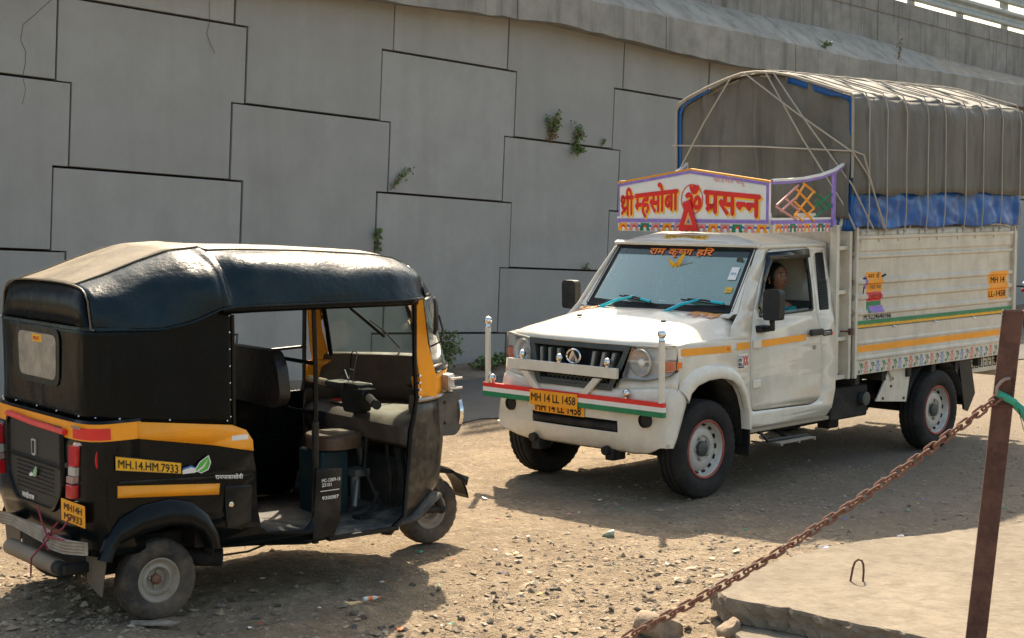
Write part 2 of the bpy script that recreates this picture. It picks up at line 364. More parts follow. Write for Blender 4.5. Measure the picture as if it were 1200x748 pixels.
# frames of reference that lie in the place
def frame(o, fx): fx = Vector((fx[0], fx[1], 0)).normalized(); return Matrix(((fx.x, -fx.y, 0, o[0]), (fx.y, fx.x, 0, o[1]), (0,0,1,0), (0,0,0,1)))
WF = frame((-.423, 19.253), (.6966, .7175))      # wall: x along it (away to the right), y into the embankment
TF = frame((.794, 11.534), (-.7071, -.7071))     # truck: x forward
RF = frame((-2.16, 8.202), (.7771, .6293))       # rickshaw: x forward
WR = math.atan2(.7175, .6966)
asph = mat('dusty_asphalt', (.088,.085,.079), .9, var=(1.5,.12), dirt=((.14,.125,.10), .6, 2.5), bump=(90,.004), spec=.3)
mb = MB(); N = 90; us = np.linspace(-70, 90, 400)
def edge(u):                                       # near edge of the tar, measured from the wall
    return -(3.55 + .112*max(-3,min(u,40))) - .06*math.sin(u*2.3) - .05*math.sin(u*5.1+1) - .03*math.sin(u*11)
rings = []
for u in us:
    e = edge(u); rings.append([tuple(WF @ Vector((u, v, z))) for v, z in ((-.75+.05*math.sin(u*1.7), .004), (-.8, .022), (-2.2, .030), (e+.25, .024), (e, .0))])
mb.loft(rings, False); struct(mb.build('asphalt_road', asph))
mb = MB(); rings = []
for u in us: rings.append([tuple(WF @ Vector((u, v, z))) for v, z in ((.05,.11+.02*math.sin(u*3)), (-.25,.10+.02*math.sin(u*2.1)), (-.55,.05+.01*math.sin(u*5)), (-.85-.06*math.sin(u*2.7),.008))])
mb.loft(rings, False)
struct(mb.build('dirt_verge', mat('verge_soil', (.17,.13,.09), .95, var=(4,.3), dirt=((.26,.2,.14),.6,7), bump=(20,.03))))

# ================= RETAINING WALL =================
wall = thing('retaining_wall', 'tall grey flyover retaining wall of interlocking T-shaped concrete panels with a stained parapet on top', 'wall', (-.423, 19.253, 0), WR)
S0 = .0575
def pq(p, q):     # panel grid (leans with the ramp) -> wall x, z
    c = math.cos(S0); s_ = math.sin(S0); return (p*c + q*s_, -p*s_ + q*c)
def cop_bot(u): return float(np.interp(u, [-40,-8,-1.6,1.2,2.6,4.05,4.85,14.4,40], [4.75,4.42,4.33,4.30,4.19,4.07,4.02,3.76,3.1]))
def cop_top(u): return float(np.interp(u, [-40,-8,-.3,1.7,3.7,5.7,8,10.7,13.8,40], [5.2,4.85,4.70,4.65,4.55,4.45,4.31,4.25,4.17,3.5]))
def par_bot(u): return float(np.interp(u, [-40,0,4.4,6.5,9,11.8,15,40], [5.6,5.15,4.95,4.85,4.77,4.56,4.39,3.7]))
def par_top(u): return float(np.interp(u, [-40,0,10,11.7,15,40], [6.5,5.95,5.48,5.39,5.24,4.5]))
g = .007; gv = .014
Tshape = [(-1.115+gv,0-g),(1.115-gv,0-g),(1.115-gv,-.815+g),(.95-gv,-.815+g),(.95-gv,-1.625+g),(-.95+gv,-1.625+g),(-.95+gv,-.815+g),(-1.115+gv,-.815+g)]
for j in range(-4, 17):
    for k in range(-1, 6):
        cxp = -.655 + 2.06*j; top = (3.72 if j % 2 == 0 else 2.905) + 1.636*(1-k)
        poly = [pq(cxp+x, top+y) for x, y in Tshape]
        zc = [p[1] for p in poly]
        if max(zc) < .02 or min(zc) > 4.6: continue
        dy = random.uniform(-.006, .006); ti = random.uniform(-.004, .004)
        mb = MB().prism(poly, -.02+dy, .13, lambda u, v, d: (u, d + (ti*(u-cxp) if d < .05 else 0), v))
        me = bpy.data.meshes.new('panel'); me.from_pydata(mb.v, [], mb.f); bm = bmesh.new(); bm.from_mesh(me)
        u0 = pq(cxp, top)[0]; zt = cop_bot(u0) + .12
        bmesh.ops.recalc_face_normals(bm, faces=bm.faces)
        bmesh.ops.dissolve_limit(bm, angle_limit=.02, verts=bm.verts, edges=bm.edges)
        for co_, no in (((0,0,zt),(0,0,1)), ((0,0,.0),(0,0,-1))):
            r = bmesh.ops.bisect_plane(bm, geom=bm.verts[:]+bm.edges[:]+bm.faces[:], plane_co=co_, plane_no=no, clear_outer=True)
            bmesh.ops.contextual_create(bm, geom=[e for e in r['geom_cut'] if isinstance(e, bmesh.types.BMEdge)])
        bm.to_mesh(me); bm.free()
        if len(me.polygons): link('panel', me, M['panel'], wall, bevel=.006, smooth=0)
us = list(np.arange(-11, 36, .5))
MB().loft([[(u, .10, 0), (u, .10, cop_bot(u)+.2), (u, .3, cop_bot(u)+.2), (u, .3, 0)] for u in us], True, True).build('backing', M['joint'], wall, smooth=0)
rs = random.Random(3)
u = -11.0
while u < 35:                                       # coping in cast lengths
    L = rs.choice([2.6, 2.9, 3.1]); vs_ = np.linspace(u+.008, u+L-.008, 12)
    MB().loft([[(t, -.30, cop_bot(t)+.012*math.sin(t*7+2*math.sin(t*3))), (t, -.30, cop_top(t)+.008*math.sin(t*9)), (t, -.285, cop_top(t)+.02), (t, .28, par_bot(t)+.02), (t, .28, cop_bot(t)), (t, -.02, cop_bot(t)+.02)] for t in vs_], True, True).build('coping', M['coping'], wall, smooth=30)
    MB().loft([[(t, -.20, cop_top(t)+.075), (t, .285, par_bot(t)+.024), (t,.285,par_bot(t)), (t, -.27, cop_top(t)+.02)] for t in vs_], True, True).build('ledge', M['ledge'], wall, smooth=0)
    u += L
u = -11.0
while u < 35:
    L = 2.3; vs_ = np.linspace(u+.006, u+L-.006, 8)
    MB().loft([[(t, .30, par_bot(t)-.05), (t, .30, par_top(t)-.30), (t, .315, par_top(t)-.29), (t, .315, par_top(t)-.27), (t,.295,par_top(t)-.26), (t, .295, par_top(t)), (t, .5, par_top(t)), (t, .5, par_bot(t)-.05)] for t in vs_], True, True).build('parapet_block', M['parapet'], wall, bevel=.006, smooth=0)
    u += L
for P_ in ([(-5.74, 4.01), (-5.92, 3.85), (-6.04, 3.75), (-6.07, 3.6), (-6.02, 3.5), (-6.03, 3.37), (-6.06, 3.26), (-6.03, 3.14), (-6.07, 3.0)],[(-3.93, 4.16), (-3.93, 3.94), (-3.97, 3.82), (-3.92, 3.71), (-3.87, 3.62)]):
    MB().tube([(a, -.028, b) for a, b in P_], .0022, 4).build('hairline_crack', M['joint'], wall)
# steel crash barrier on the parapet
rail = thing('crash_barrier', 'grey steel crash barrier with twin rails standing on the wall parapet at upper right', 'barrier', (-.423, 19.253, 0), WR)
for i in range(14):
    u = 2.35 + 1.72*i; z = par_top(u)
    b = MB().box(u-.05, u+.05, .36, .365, z, z+.95).box(u-.05, u-.045, .365, .46, z, z+.95).box(u+.045,u+.05,.365,.46,z,z+.95)
    p = b.build('post', M['galv'], rail, smooth=0)
    MB().box(u-.19, u-.09, .33, .42, z+.28, z+.60).build('spacer_block', M['galv'], rail, bevel=.004)
prof = [(.30,.0),(.27,.03),(.27,.08),(.32,.13),(.32,.18),(.27,.23),(.27,.28),(.30,.31)]
for k, dz in enumerate((.06, .47)):
    MB().loft([[(u, y, par_top(u)+dz+zz) for y, zz in prof] for u in np.arange(1, 27, .8)], False).build('rail', M['galv'], rail, solid=.004)

# ================= PLANTS ON AND BY THE WALL =================
def plant(name, label, wu, wy, wz, h, spread, n, leafsize=.03, lean=0, dry=.1, cat='plant', group=None, stems=4, pend=0):
    base = WF @ Vector((wu, wy, wz)); t = thing(name, label, cat, tuple(base), WR, group)
    r = random.Random(int(wu*97+wz*31)+n); st = MB(); lf = MB(); ld = MB()
    for s_ in range(stems):
        a = r.uniform(0, 2*pi); tip = Vector((cos(a)*spread*.7+lean, -abs(sin(a))*spread*.6-.01, h*r.uniform(.6,1)))
        mid = tip*.5 + Vector((r.uniform(-.2,.2)*spread, -.02, .05*h)); 
        st.tube([(0,0,-.02), mid, tip], [.004+.006*h,.004,.0015], 5)
        for q in range(n//stems):
            f = r.random()**.8; p = (mid*(2*f) if f < .5 else mid.lerp(tip, 2*f-1)) + Vector((r.gauss(0,1)*spread*.28, r.gauss(0,1)*spread*.22-.01, r.gauss(0,1)*h*.07))
            if pend and r.random() < .5: p.z = -abs(p.z)*.35
            d = Vector((r.gauss(0,1), r.gauss(0,1), r.gauss(0,.6))).normalized(); e = d.cross(Vector((r.gauss(0,1), r.gauss(0,1), r.gauss(0,1)))).normalized()
            L = leafsize*r.uniform(.6,1.4); W = L*.32
            tgt = ld if (r.random() < dry or (f < .35 and r.random() < dry*3)) else lf
            tgt.add([p, p+d*L*.5+e*W, p+d*L, p+d*L*.5-e*W], [(0,1,2,3)])
    st.build('stem', M['stem'], t); lf.build('foliage', M['leaf'], t, smooth=0)
    if ld.f: ld.build('dead_foliage', M['leafdry'], t, smooth=0)
    return t
plant('wall_weed', 'left of two tall bushy weeds sprouting from a panel joint high on the wall', 1.28, -.03, 2.86, .36, .13, 380, .036, dry=.22, group='weeds growing from the wall joints')
plant('wall_weed', 'right, denser one of two bushy weeds in a high wall joint left of the canopy', 1.75, -.03, 2.80, .32, .12, 430, .036, dry=.06, pend=1, group='weeds growing from the wall joints')
plant('wall_weed', 'thin weed with one bare slanting stem and leafy tip between the two vehicles', -1.45, -.03, 2.23, .26, .06, 90, .035, lean=.26, stems=2, dry=.15, group='weeds growing from the wall joints')
plant('wall_weed', 'narrow blade-leaved weed in a vertical joint just above the rickshaw roof', -1.66, -.03, 1.52, .30, .05, 70, .05, stems=4, dry=0, group='weeds growing from the wall joints')
plant('wall_weed', 'small sprig in the wall joint just left of the truck windscreen', 1.95, -.03, 1.20, .07, .06, 36, .03, pend=1, dry=0, group='weeds growing from the wall joints')
plant('wall_weed', 'tiny light green sprout at the right end of the high panel joint', 2.28, -.03, 2.82, .09, .04, 26, .03, dry=0, group='weeds growing from the wall joints')
plant('coping_weed', 'small green tuft growing on the sloping coping above the truck canopy', 7.3, -.2, 4.42, .10, .12, 70, .04, dry=0, group='weeds on the coping')
plant('coping_weed', 'tall dry reddish stalk standing on the coping near the crash barrier', 9.6, -.15, 4.38, .55, .07, 40, .04, dry=.7, stems=2, group='weeds on the coping')
plant('shrub', 'dusty green shrub at the foot of the wall right of the rickshaw windscreen', -.95, -.30, .05, .50, .26, 1100, .038, dry=.12, cat='shrub', stems=9)
plant('verge_weed', 'low leafy weeds at the wall base left of the truck bumper', .30, -.35, .07, .15, .34, 520, .055, stems=7, dry=.05, group='weeds at the foot of the wall')
plant('verge_weed', 'weed clump at the wall base between bumper pole and rickshaw mirror', -.25, -.4, .07, .17, .2, 300, .055, stems=5, dry=.05, group='weeds at the foot of the wall')
plant('verge_weed', 'small weed hidden partly behind the truck headlamp at the wall base', .95, -.35, .07, .22, .2, 150, .05, stems=5, dry=.05, group='weeds at the foot of the wall')

# ================= PICKUP TRUCK =================
TRZ = math.atan2(-.7071, -.7071)
truck = thing('pickup_truck', 'cream white cargo pickup truck with painted name board over the cab and tricolour front bar', 'pickup truck', (.794, 11.534, 0), TRZ)
def yt(z):
    f = lambda q: float(np.interp(q, [0,.3,.5,1.0,1.08,1.2,1.78,2.2], [.815,.83,.84,.84,.835,.815,.69,.60]))
    return sum(f(z+d) for d in (-.06,-.03,0,.03,.06))/5
def sheet(name, outer, holes, m, parent, side=1, off=0., cuts=(), solid=.004, fn=None, smooth=35, bevel=0):
    """panel of the body side: 2-D outline (x, z) with holes, bent to the body's section"""
    fn = fn or yt
    polys = [[Vector((p[0], p[1], 0)) for p in q] for q in [outer]+list(holes)]
    flat = [p for q in polys for p in q]; tr = tessellate_polygon(polys)
    bm = bmesh.new(); vs = [bm.verts.new(p) for p in flat]
    for t in tr:
        try: bm.faces.new([vs[i] for i in t])
        except ValueError: pass
    zs = [p.y for p in flat]; zc_ = list(cuts) or list(np.arange(min(zs)+.02, max(zs), .04))
    for zc in zc_:
        bmesh.ops.bisect_plane(bm, geom=bm.verts[:]+bm.edges[:]+bm.faces[:], plane_co=(0,zc,0), plane_no=(0,1,0))
    oncut = lambda e: abs(e.verts[0].co.y-e.verts[1].co.y) < 1e-5 and min([abs(e.verts[0].co.y-z) for z in zc_] or [9]) < 1e-5
    bmesh.ops.dissolve_edges(bm, edges=[e for e in bm.edges if len(e.link_faces) == 2 and not oncut(e)], use_verts=False)
    for v in bm.verts: v.co = Vector((v.co.x, side*(fn(v.co.y)+off), v.co.y))
    bmesh.ops.recalc_face_normals(bm, faces=bm.faces)
    if sum((f.normal.y*side) for f in bm.faces) < 0: bmesh.ops.reverse_faces(bm, faces=bm.faces)
    me = bpy.data.meshes.new(name); bm.to_mesh(me); bm.free()
    return link(name, me, m, parent, solid=solid, smooth=smooth, bevel=bevel)
def rnd(pts, r, n=4):       # round the corners of a polygon
    out = []; N_ = len(pts)
    for i in range(N_):
        p = Vector(pts[i]); a = Vector(pts[i-1]); b = Vector(pts[(i+1) % N_])
        da = (a-p); db = (b-p); rr = min(r, da.length*.45, db.length*.45); A = p+da.normalized()*rr; B = p+db.normalized()*rr
        for k in range(n+1):
            t = k/n; q = A*(1-t)**2 + p*2*t*(1-t) + B*t*t; out.append((q.x, q.y))
    return out

# --- wheels ---
def wheel(name, parent, loc, R, wd, rr, tyre_m, rim_m, ring=None, side=1, rot=0, slots=14, studs=5, groove=3):
    h = wd/2
    e = bpy.data.objects.new(name, None); COL.objects.link(e); e.parent = parent; e.location = loc; e.rotation_euler = (0, rot, 0 if side > 0 else pi)
    e.empty_display_size = .1
    prof = [(rr, h*.70), (rr+.012, h*.86), (rr+(R-rr)*.35, h*1.0), (rr+(R-rr)*.6, h*1.0), (R-.035, h*.93), (R-.014, h*.84)]
    tr = [R-.003, R, R, R-.003]
    xs = np.linspace(.74, -.74, 2*groove+2)
    top = []
    for i in range(groove+1):
        a0 = xs[2*i]; a1 = xs[2*i+1]
        top += [(R-.004 if abs(a0) > .6 else R, h*a0), (R-.004 if abs(a1) > .6 else R, h*a1)]
        if i < groove: top += [(R-.010, h*(a1-.02)), (R-.010, h*(xs[2*i+2]+.02))]
    prof = prof + top + [(r, -a) for r, a in prof[::-1]] + [(rr-.01, -h*.5), (rr-.01, h*.6), (rr, h*.70)]
    n = 120
    wob = lambda j, r, a: (-.007 if (j % 3 == 0 and r > R-.02 and abs(a) > h*.5 and j % 120 < 120) else 0)
    MB().lathe(prof, n, wob=wob).build('tyre', tyre_m, e, smooth=40)
    # rim: dished steel disc
    d = [(rr+.004, h*.80), (rr-.004, h*.86), (rr-.014, h*.80), (rr-.018, h*.55), (rr-.03, h*.30), (rr*.80, h*.26), (rr*.72, h*.42), (rr*.60, h*.52), (rr*.46, h*.50), (rr*.42, h*.38), (rr*.30, h*.36), (0, h*.36)]
    MB().lathe(d, 48).build('rim', rim_m, e, smooth=50)
    MB().lathe([(rr-.012, -h*.8), (rr-.02, h*.3)], 48).build('rim_barrel', M['dark'], e)
    if ring: MB().lathe([(rr+.007, h*.84), (rr+.0, h*.91), (rr-.012, h*.86), (rr-.0125, h*.7)], 48).build('painted_ring', ring, e)
    sm = MB()
    for k in range(slots):
        a = 2*pi*k/slots; q = rr*.845; c = Vector((q*cos(a), h*.275, q*sin(a)))
        sm.obox(c, Vector((cos(a),0,sin(a)))*rr*.045, (0,.012,0), Vector((-sin(a),0,cos(a)))*rr*.085)
    sm.build('rim_slots', M['black'], e, bevel=.004)
    MB().lathe([(rr*.27, h*.3), (rr*.27, h*.60), (rr*.22, h*.66), (0, h*.67)], 24).build('hub_cap', M['greypl'], e)
    nm = MB()
    for k in range(studs):
        a = 2*pi*k/studs; q = rr*.38; nm.lathe([(rr*.07, h*.36), (rr*.07, h*.50), (0, h*.52)], 6, c=(q*cos(a), 0, q*sin(a)))
    nm.build('wheel_nuts', M['steel'], e, smooth=20)
    return e
wf = wheel('wheel', truck, (0,.735,.345), .350, .205, .205, M['rubber'], M['rim'], M['redw'], 1)
wheel('wheel', truck, (0,-.735,.345), .350, .205, .205, M['rubber'], M['rim'], M['redw'], -1)
wheel('wheel', truck, (-3.18,.735,.318), .345, .205, .205, M['rubber'], M['rim'], M['redw'], 1, .5)
wheel('wheel', truck, (-3.18,-.735,.318), .345, .205, .205, M['rubber'], M['rim'], M['redw'], -1)

# --- cab sides ---
arch_in = [(.255,.70),(.225,.765),(.15,.815),(.03,.842),(-.12,.845),(-.24,.820),(-.33,.765),(-.385,.69),(-.425,.58),(-.44,.46)]
arch_out = [(.335,.80),(.30,.86),(.16,.928),(.03,.948),(-.11,.950),(-.25,.925),(-.35,.862),(-.42,.76),(-.465,.64),(-.49,.50),(-.49,.445)]
door_o = rnd([(-.888,1.735),(-1.385,1.738),(-1.418,1.67),(-1.396,1.48),(-1.376,1.25),(-1.388,1.02),(-1.404,.76),(-1.375,.59),(-1.26,.556),(-.515,.572),(-.494,.84),(-.502,1.08),(-.562,1.26),(-.69,1.475)], .035)
def grow(P, d):
    c = Vector((sum(p[0] for p in P)/len(P), sum(p[1] for p in P)/len(P))); 
    return [(c.x+(p[0]-c.x)*(1+d/abs(Vector(p)-c).length if False else 1+d/((Vector(p)-c).length)), c.y+(p[1]-c.y)*(1+d/((Vector(p)-c).length))) for p in P]
win_o = rnd([(-.90,1.70),(-1.372,1.702),(-1.362,1.48),(-1.335,1.262),(-.632,1.247),(-.723,1.442)], .03)
louv_o = rnd([(-1.478,1.694),(-1.60,1.698),(-1.553,1.262),(-1.415,1.262)], .02)
shell = arch_in + [(-.492,.445),(-.60,.440),(-1.46,.432),(-1.55,.50),(-1.594,.645),(-1.587,.88),(-1.597,1.176),(-1.618,1.405),(-1.655,1.76),(-.865,1.772),(-.745,1.735),(-.564,1.51),(-.415,1.30),(-.30,1.20),(-.27,1.128),(-.05,1.123),(.20,1.116),(.345,1.10),(.335,1.0),(.325,.80),(.262,.752)]
for s in (1, -1):
    sheet('body_side', shell, [grow(door_o, .010), grow(louv_o, .002)], M['white'], truck, s, 0, solid=.012)
    d = sheet('door', door_o, [win_o], M['white'], truck, s, .001, solid=.02)
    sheet('window_seal', grow(win_o, .004), [grow(win_o, -.018)], M['blackpl'], d, s, .004, solid=.012)
    sheet('door_panel', grow(door_o, -.02), [grow(win_o, .03)], M['greypl'], d, s, -.045, solid=.01)
    lv = sheet('louvre', louv_o, [], M['blackpl'], truck, s, -.006, solid=.01)
    sl_ = MB()
    for k in range(15):
        z = 1.30+.013*k; sl_.add([(x, s*(yt(z+dz)+oo), z+dz) for x, dz, oo in ((-1.43-.02*k*.11,0,.004),(-1.55-.015*k*.2,0,.004),(-1.55-.015*k*.2,.007,-.005),(-1.43-.02*k*.11,.007,-.005))], [(0,1,2,3)])
    sl_.build('louvre_slats', M['greypl'], lv, smooth=0)
    # wheel-arch flare
    fl = MB(); n = len(arch_out)
    ai = arch_in + [(-.44,.445)]
    rings = []
    for i in range(n):
        o_, i_ = arch_out[i], ai[i]
        rings.append([(o_[0], s*.838, o_[1]), (o_[0]*.93+i_[0]*.07, s*.853, o_[1]*.93+i_[1]*.07), (o_[0]*.65+i_[0]*.35, s*.872, o_[1]*.65+i_[1]*.35), (o_[0]*.15+i_[0]*.85, s*.877, o_[1]*.15+i_[1]*.85), (i_[0], s*.868, i_[1]), (i_[0], s*.80, i_[1])])
    fl.loft(rings, False).build('wheel_arch_flare', M['white'], truck, smooth=50)
    # inner wheel well
    MB().loft([[(x, s*.79, z), (x, s*.42, z)] for x, z in [(.33,.40),(.30,.70),(.2,.82),(0,.87),(-.2,.85),(-.38,.74),(-.46,.55),(-.47,.32)]], False).build('wheel_well', M['dark'], truck, solid=.004)
    MB().box(-.50,-.485, s*.62 if s>0 else -.84, .84 if s>0 else -.62, .24,.50).build('mud_flap', M['blackpl'], truck, bevel=.01)
# sill, step
MB().box(-1.52,-.50,.70,.835,.405,.436).box(-1.52,-.50,-.835,-.70,.405,.436).build('sill_rail', mat('dusty_sill', (.33,.27,.19), .8), truck, bevel=.008)
st = MB().tube([(-.62,.60,.42),(-.60,.86,.40),(-.62,.90,.345),(-1.14,.90,.335)], .012, 8).build('side_step', M['blackpl'], truck)
sm = MB()
for k in range(4): sm.box(-1.14,-.68,.84+.036*k,.866+.036*k,.318,.330)
for x in (-.70,-.92,-1.12): sm.box(x-.012,x+.012,.70,.98,.306,.317)
sm.build('tread', M['steel'], st, bevel=.002); MB().tube([(-.92,.62,.42),(-.98,.86,.32)], .012, 6).build('bracket', M['blackpl'], st)
# far side step is out of sight: same pattern
# --- stripes and badges on the near side ---
def side_patch(name, P, m, off=.0065, parent=truck, s=1): return sheet(name, P, [], m, parent, s, off, solid=.001, smooth=0)
for s in (1,):
    side_patch('reflective_stripe', [(.315,1.078),(-.255,1.068),(-.258,1.018),(.315,1.028)], M['orange'], .002)
    side_patch('reflective_stripe', [(-.325,1.078),(-.482,1.078),(-.482,1.030),(-.325,1.026)], M['orange'], .002)
    side_patch('reflective_stripe', [(-.60,1.080),(-1.19,1.092),(-1.19,1.045),(-.60,1.030)], M['orange'], .005)
    side_patch('side_marker', rnd([(-.205,1.055),(-.245,1.055),(-.245,1.035),(-.205,1.035)], .008), M['amber'], .004)
hn = MB().box(-1.385,-1.215,.845,.872,1.075,1.125).build('door_handle', M['blackpl'], truck, bevel=.012, segs=3)
MB().lathe([(.016,0),(.016,.006),(0,.008)], 16, c=(-1.30,.842,.985)).build('key_lock', M['steel'], truck)
MB().box(-.60,-.505,.842,.858,1.025,1.09).build('door_hinge', M['white'], truck, bevel=.008); MB().box(-.60,-.505,.842,.858,.735,.80).build('door_hinge', M['white'], truck, bevel=.008)
bd = side_patch('badge', [(-1.42,1.105),(-1.545,1.108),(-1.545,1.065),(-1.42,1.060)], M['black'], .003)
plain('badge_lettering', 'CITY', M['whitep'], bd, (-1.425,.8445,1.072), (-1,0,0), (0,0,1), (0,1,0), .038, .085)
MB().box(-1.54,-1.522,.843,.846,1.068,1.088).build('badge_dot', M['red'], bd, smooth=0)
dc = side_patch('decal', [(-.34,.995),(-.455,.998),(-.455,.897),(-.34,.893)], M['whitep'], .0012)
MB().box(-.405,-.342,.8430,.8438,.897,.906).build('decal_bar', M['black'], dc, smooth=0)
plain('decal_lettering', 'MORE', M['black'], dc, (-.342,.8434,.973), (-1,0,0), (0,0,1), (0,1,0), .016, .045)
plain('decal_lettering', 'm', M['black'], dc, (-.342,.8434,.942), (-1,0,0), (0,0,1), (0,1,0), .05, .034, .02)
plain('decal_lettering', 'Bt', M['black'], dc, (-.342,.8434,.912), (-1,0,0), (0,0,1), (0,1,0), .035, .04, .02)
plain('decal_lettering', 'XX', M['red'], dc, (-.392,.8436,.912), (-1,0,0), (0,0,1), (0,1,0), .10, .062, .03)

# --- hood ---
def hood_top(x): return float(np.interp(x, [-.45,-.35,-.2,.0,.2,.34,.42], [1.272,1.262,1.236,1.205,1.168,1.135,1.108]))
def xf(y): return .45 - .125*(min(abs(y), .84)/.84)**3
rings = []
for t in np.linspace(0, 1, 16):
    x_c = -.42 + t*.87
    ring = []
    for y in (-.828,-.80,-.765,-.72,-.66,-.55,-.40,-.2,0,.2,.40,.55,.66,.72,.765,.80,.828):
        a = abs(y); x = -.42 + t*(xf(y)+.42)
        top = hood_top(min(x, .42)) + .018*(1-(a/.6)**2 if a < .6 else 0)
        fz = 1.118 - .012*t
        k = float(np.interp(a, [.62,.70,.765,.80,.828], [1,.86,.42,.1,0])); bulge = .012*math.exp(-((a-.50)/.06)**2)
        z = fz + (top-fz)*k + bulge
        if t > .9: z -= (t-.9)*10*.028
        ring.append((x, y, z))
    rings.append(ring)
MB().loft(rings, False).build('bonnet', M['white'], truck, solid=.015, smooth=60)
for y in (-.40, .42): MB().box(-.02,.015,y-.012,y+.012,1.224+.0,1.24).build('washer_jet', M['blackpl'], truck, bevel=.004)
# cowl between bonnet and windscreen
MB().loft([[(-.36, y, 1.258 + .012*(1-(y/.7)**2)), (-.44, y*.985, 1.262+.02*(abs(y)/.72)**2), (-.50, y*.98, 1.275)] for y in np.linspace(-.735,.735,15)], False).build('cowl', M['white'], truck, solid=.01, smooth=60)
# --- front: grille, lamps, bumper ---
dkf = MB()
dkf.loft([[(xf(y)-.07, y, .60), (xf(y)-.07, y, 1.09)] for y in np.linspace(-.80,.80,17)], False).build('front_backing', M['dark'], truck)
gr_o = [(-.495,1.088),(.495,1.088),(.43,.90),(.365,.765),(-.365,.765),(-.43,.90)]
gr_i = [(-.435,1.045),(.435,1.045),(.375,.90),(.325,.79),(-.325,.79),(-.375,.90)]
gb = MB(); 
def gm(u, v, d): return (xf(u) - .004 + .045*(1.09-v)/.3 + d, u, v)
n = 6
gb.add([gm(*p, .02) for p in gr_o]+[gm(*p, .02) for p in gr_i]+[gm(*p, -.05) for p in gr_i], [(i,(i+1)%n,(i+1)%n+n,i+n) for i in range(n)]+[(i+n,(i+1)%n+n,(i+1)%n+2*n,i+2*n) for i in range(n)])
gr = gb.build('grille', M['greypl'], truck, bevel=.006)
gi = MB().add([gm(*p, -.045) for p in gr_i], [tuple(range(6))]).build('grille_backing', M['black'], gr, smooth=0)
for y in (-.355,-.265,-.175,.175,.265,.355):
    w_ = .021
    o_ = MB().prism([(y-w_,1.03),(y+w_,1.03),(y*.93+w_,.885),(y*.93-w_,.885)], -.035, .012, gm).build('grille_slat', M['greypl'], gr, bevel=.005)
    MB().prism([(y-w_*.55+.0,1.025),(y+w_*.55,1.025),(y*.94+w_*.55,.90),(y*.94-w_*.55,.90)], .0125, .016, gm).build('slat_insert', M['steel'], o_, bevel=.002)
for z in (.872, .80): MB().prism([(-.33,z+.012),(.33,z+.012),(.33,z-.012),(-.33,z-.012)], -.03, .014, gm).build('grille_bar', M['greypl'], gr, bevel=.004)
hx = MB()
for i in range(-6,7):
    for j in range(2):
        y = i*.044 + (.022 if j else 0); z = .848-.026*j
        hx.lathe([(.020,-.004),(.016,.004),(.020,.004)], 6, c=(xf(y)+.03, y, z), axis='x')
hx.build('honeycomb_mesh', M['greypl'], gr, smooth=0)
em = MB().lathe([(.075,-.01),(.078,.004),(.070,.010),(.060,.006)], 32, c=(0,0,0), axis='x').build('emblem', M['chrome'], gr); em.location = (xf(0)+.045,0,.985); em.scale = (1,.95,.72)
MB().lathe([(.062,.002),(0,.003)], 24, axis='x').build('emblem_back', M['blackpl'], em)
MB().add([(.006,-.052,-.045),(.012,-.01,.05),(.006,.008,.052),(.006,-.022,-.05)],[(0,1,2,3)]).add([(.006,.052,-.045),(.012,.01,.05),(.006,-.008,.052),(.006,.022,-.05)],[(3,2,1,0)]).add([(.0075,-.006,.052),(.0075,.006,.052),(.0075,.004,-.05),(.0075,-.004,-.05)],[(0,1,2,3)]).build('emblem_ridges', M['chrome'], em, smooth=0)
lens = glass_mat('lamp_glass', (.97,.98,.98), 1.6, .10, (.7,.72,.7))
for s in (1,-1):
    P = rnd([(.505,1.088),(.828,1.105),(.830,.925),(.785,.890),(.60,.850),(.435,.856)], .02)
    def lm(u, v, d, s=s): return (xf(u)+.012 + .03*(1.09-v)/.3 - (.10*((u-.70)/.14)**2 if u > .70 else 0)*.0 + d, s*u, v)
    c = MB().prism(P, -.09, -.055, lm).build('headlight', M['lampsilver'], truck, bevel=.004)
    MB().loft([[lm(*p, -.06) for p in P+[P[0]]], [lm(*p, .0) for p in P+[P[0]]]], False).build('lamp_frame', M['greypl'], c)
    MB().lathe([(.088,.02),(.082,.0),(.06,-.03),(.03,-.045),(0,-.05)], 28, c=(xf(.58)+.005, s*.575, .975), axis='x').build('reflector', M['lampg'], c, smooth=25)
    MB().lathe([(.096,.018),(.096,.026),(.090,.028),(.088,.015)], 28, c=(xf(.58)+.005, s*.575, .975), axis='x').build('reflector_ring', M['rim'], c)
    MB().ball((xf(.58)+.0, s*.575, .975), .032, 12).build('bulb', M['whitep'], c)
    ind = MB().prism(rnd([(.725,.985),(.84,.995),(.84,.935),(.775,.915),(.715,.905)], .012), -.05, -.012, lm).build('indicator', M['amber'], c, bevel=.006)
    MB().prism(rnd([(.71,1.07),(.835,1.085),(.84,1.005),(.72,1.0)], .012), -.05, -.014, lm).build('side_reflector', M['lampg'], c, bevel=.006)
    f_ = MB(); q = [p for p in P]
    us_ = sorted(set([p[0] for p in q]))
    tri = tessellate_polygon([[Vector((p[0],p[1],0)) for p in P]])
    MB().add([lm(*p, .004) for p in P], tri).build('lens', lens, c, smooth=0)
    # fender face below the lamp, at the corner
    MB().loft([[(xf(u)+.01, s*u, float(np.interp(u,[.34,.415,.60,.79,.84],[.80,.855,.848,.90,.925]))), (xf(u)+.03, s*u, .76)] for u in (.37,.415,.5,.6,.7,.79,.842)], False).build('lamp_panel', M['white'], truck, solid=.01)
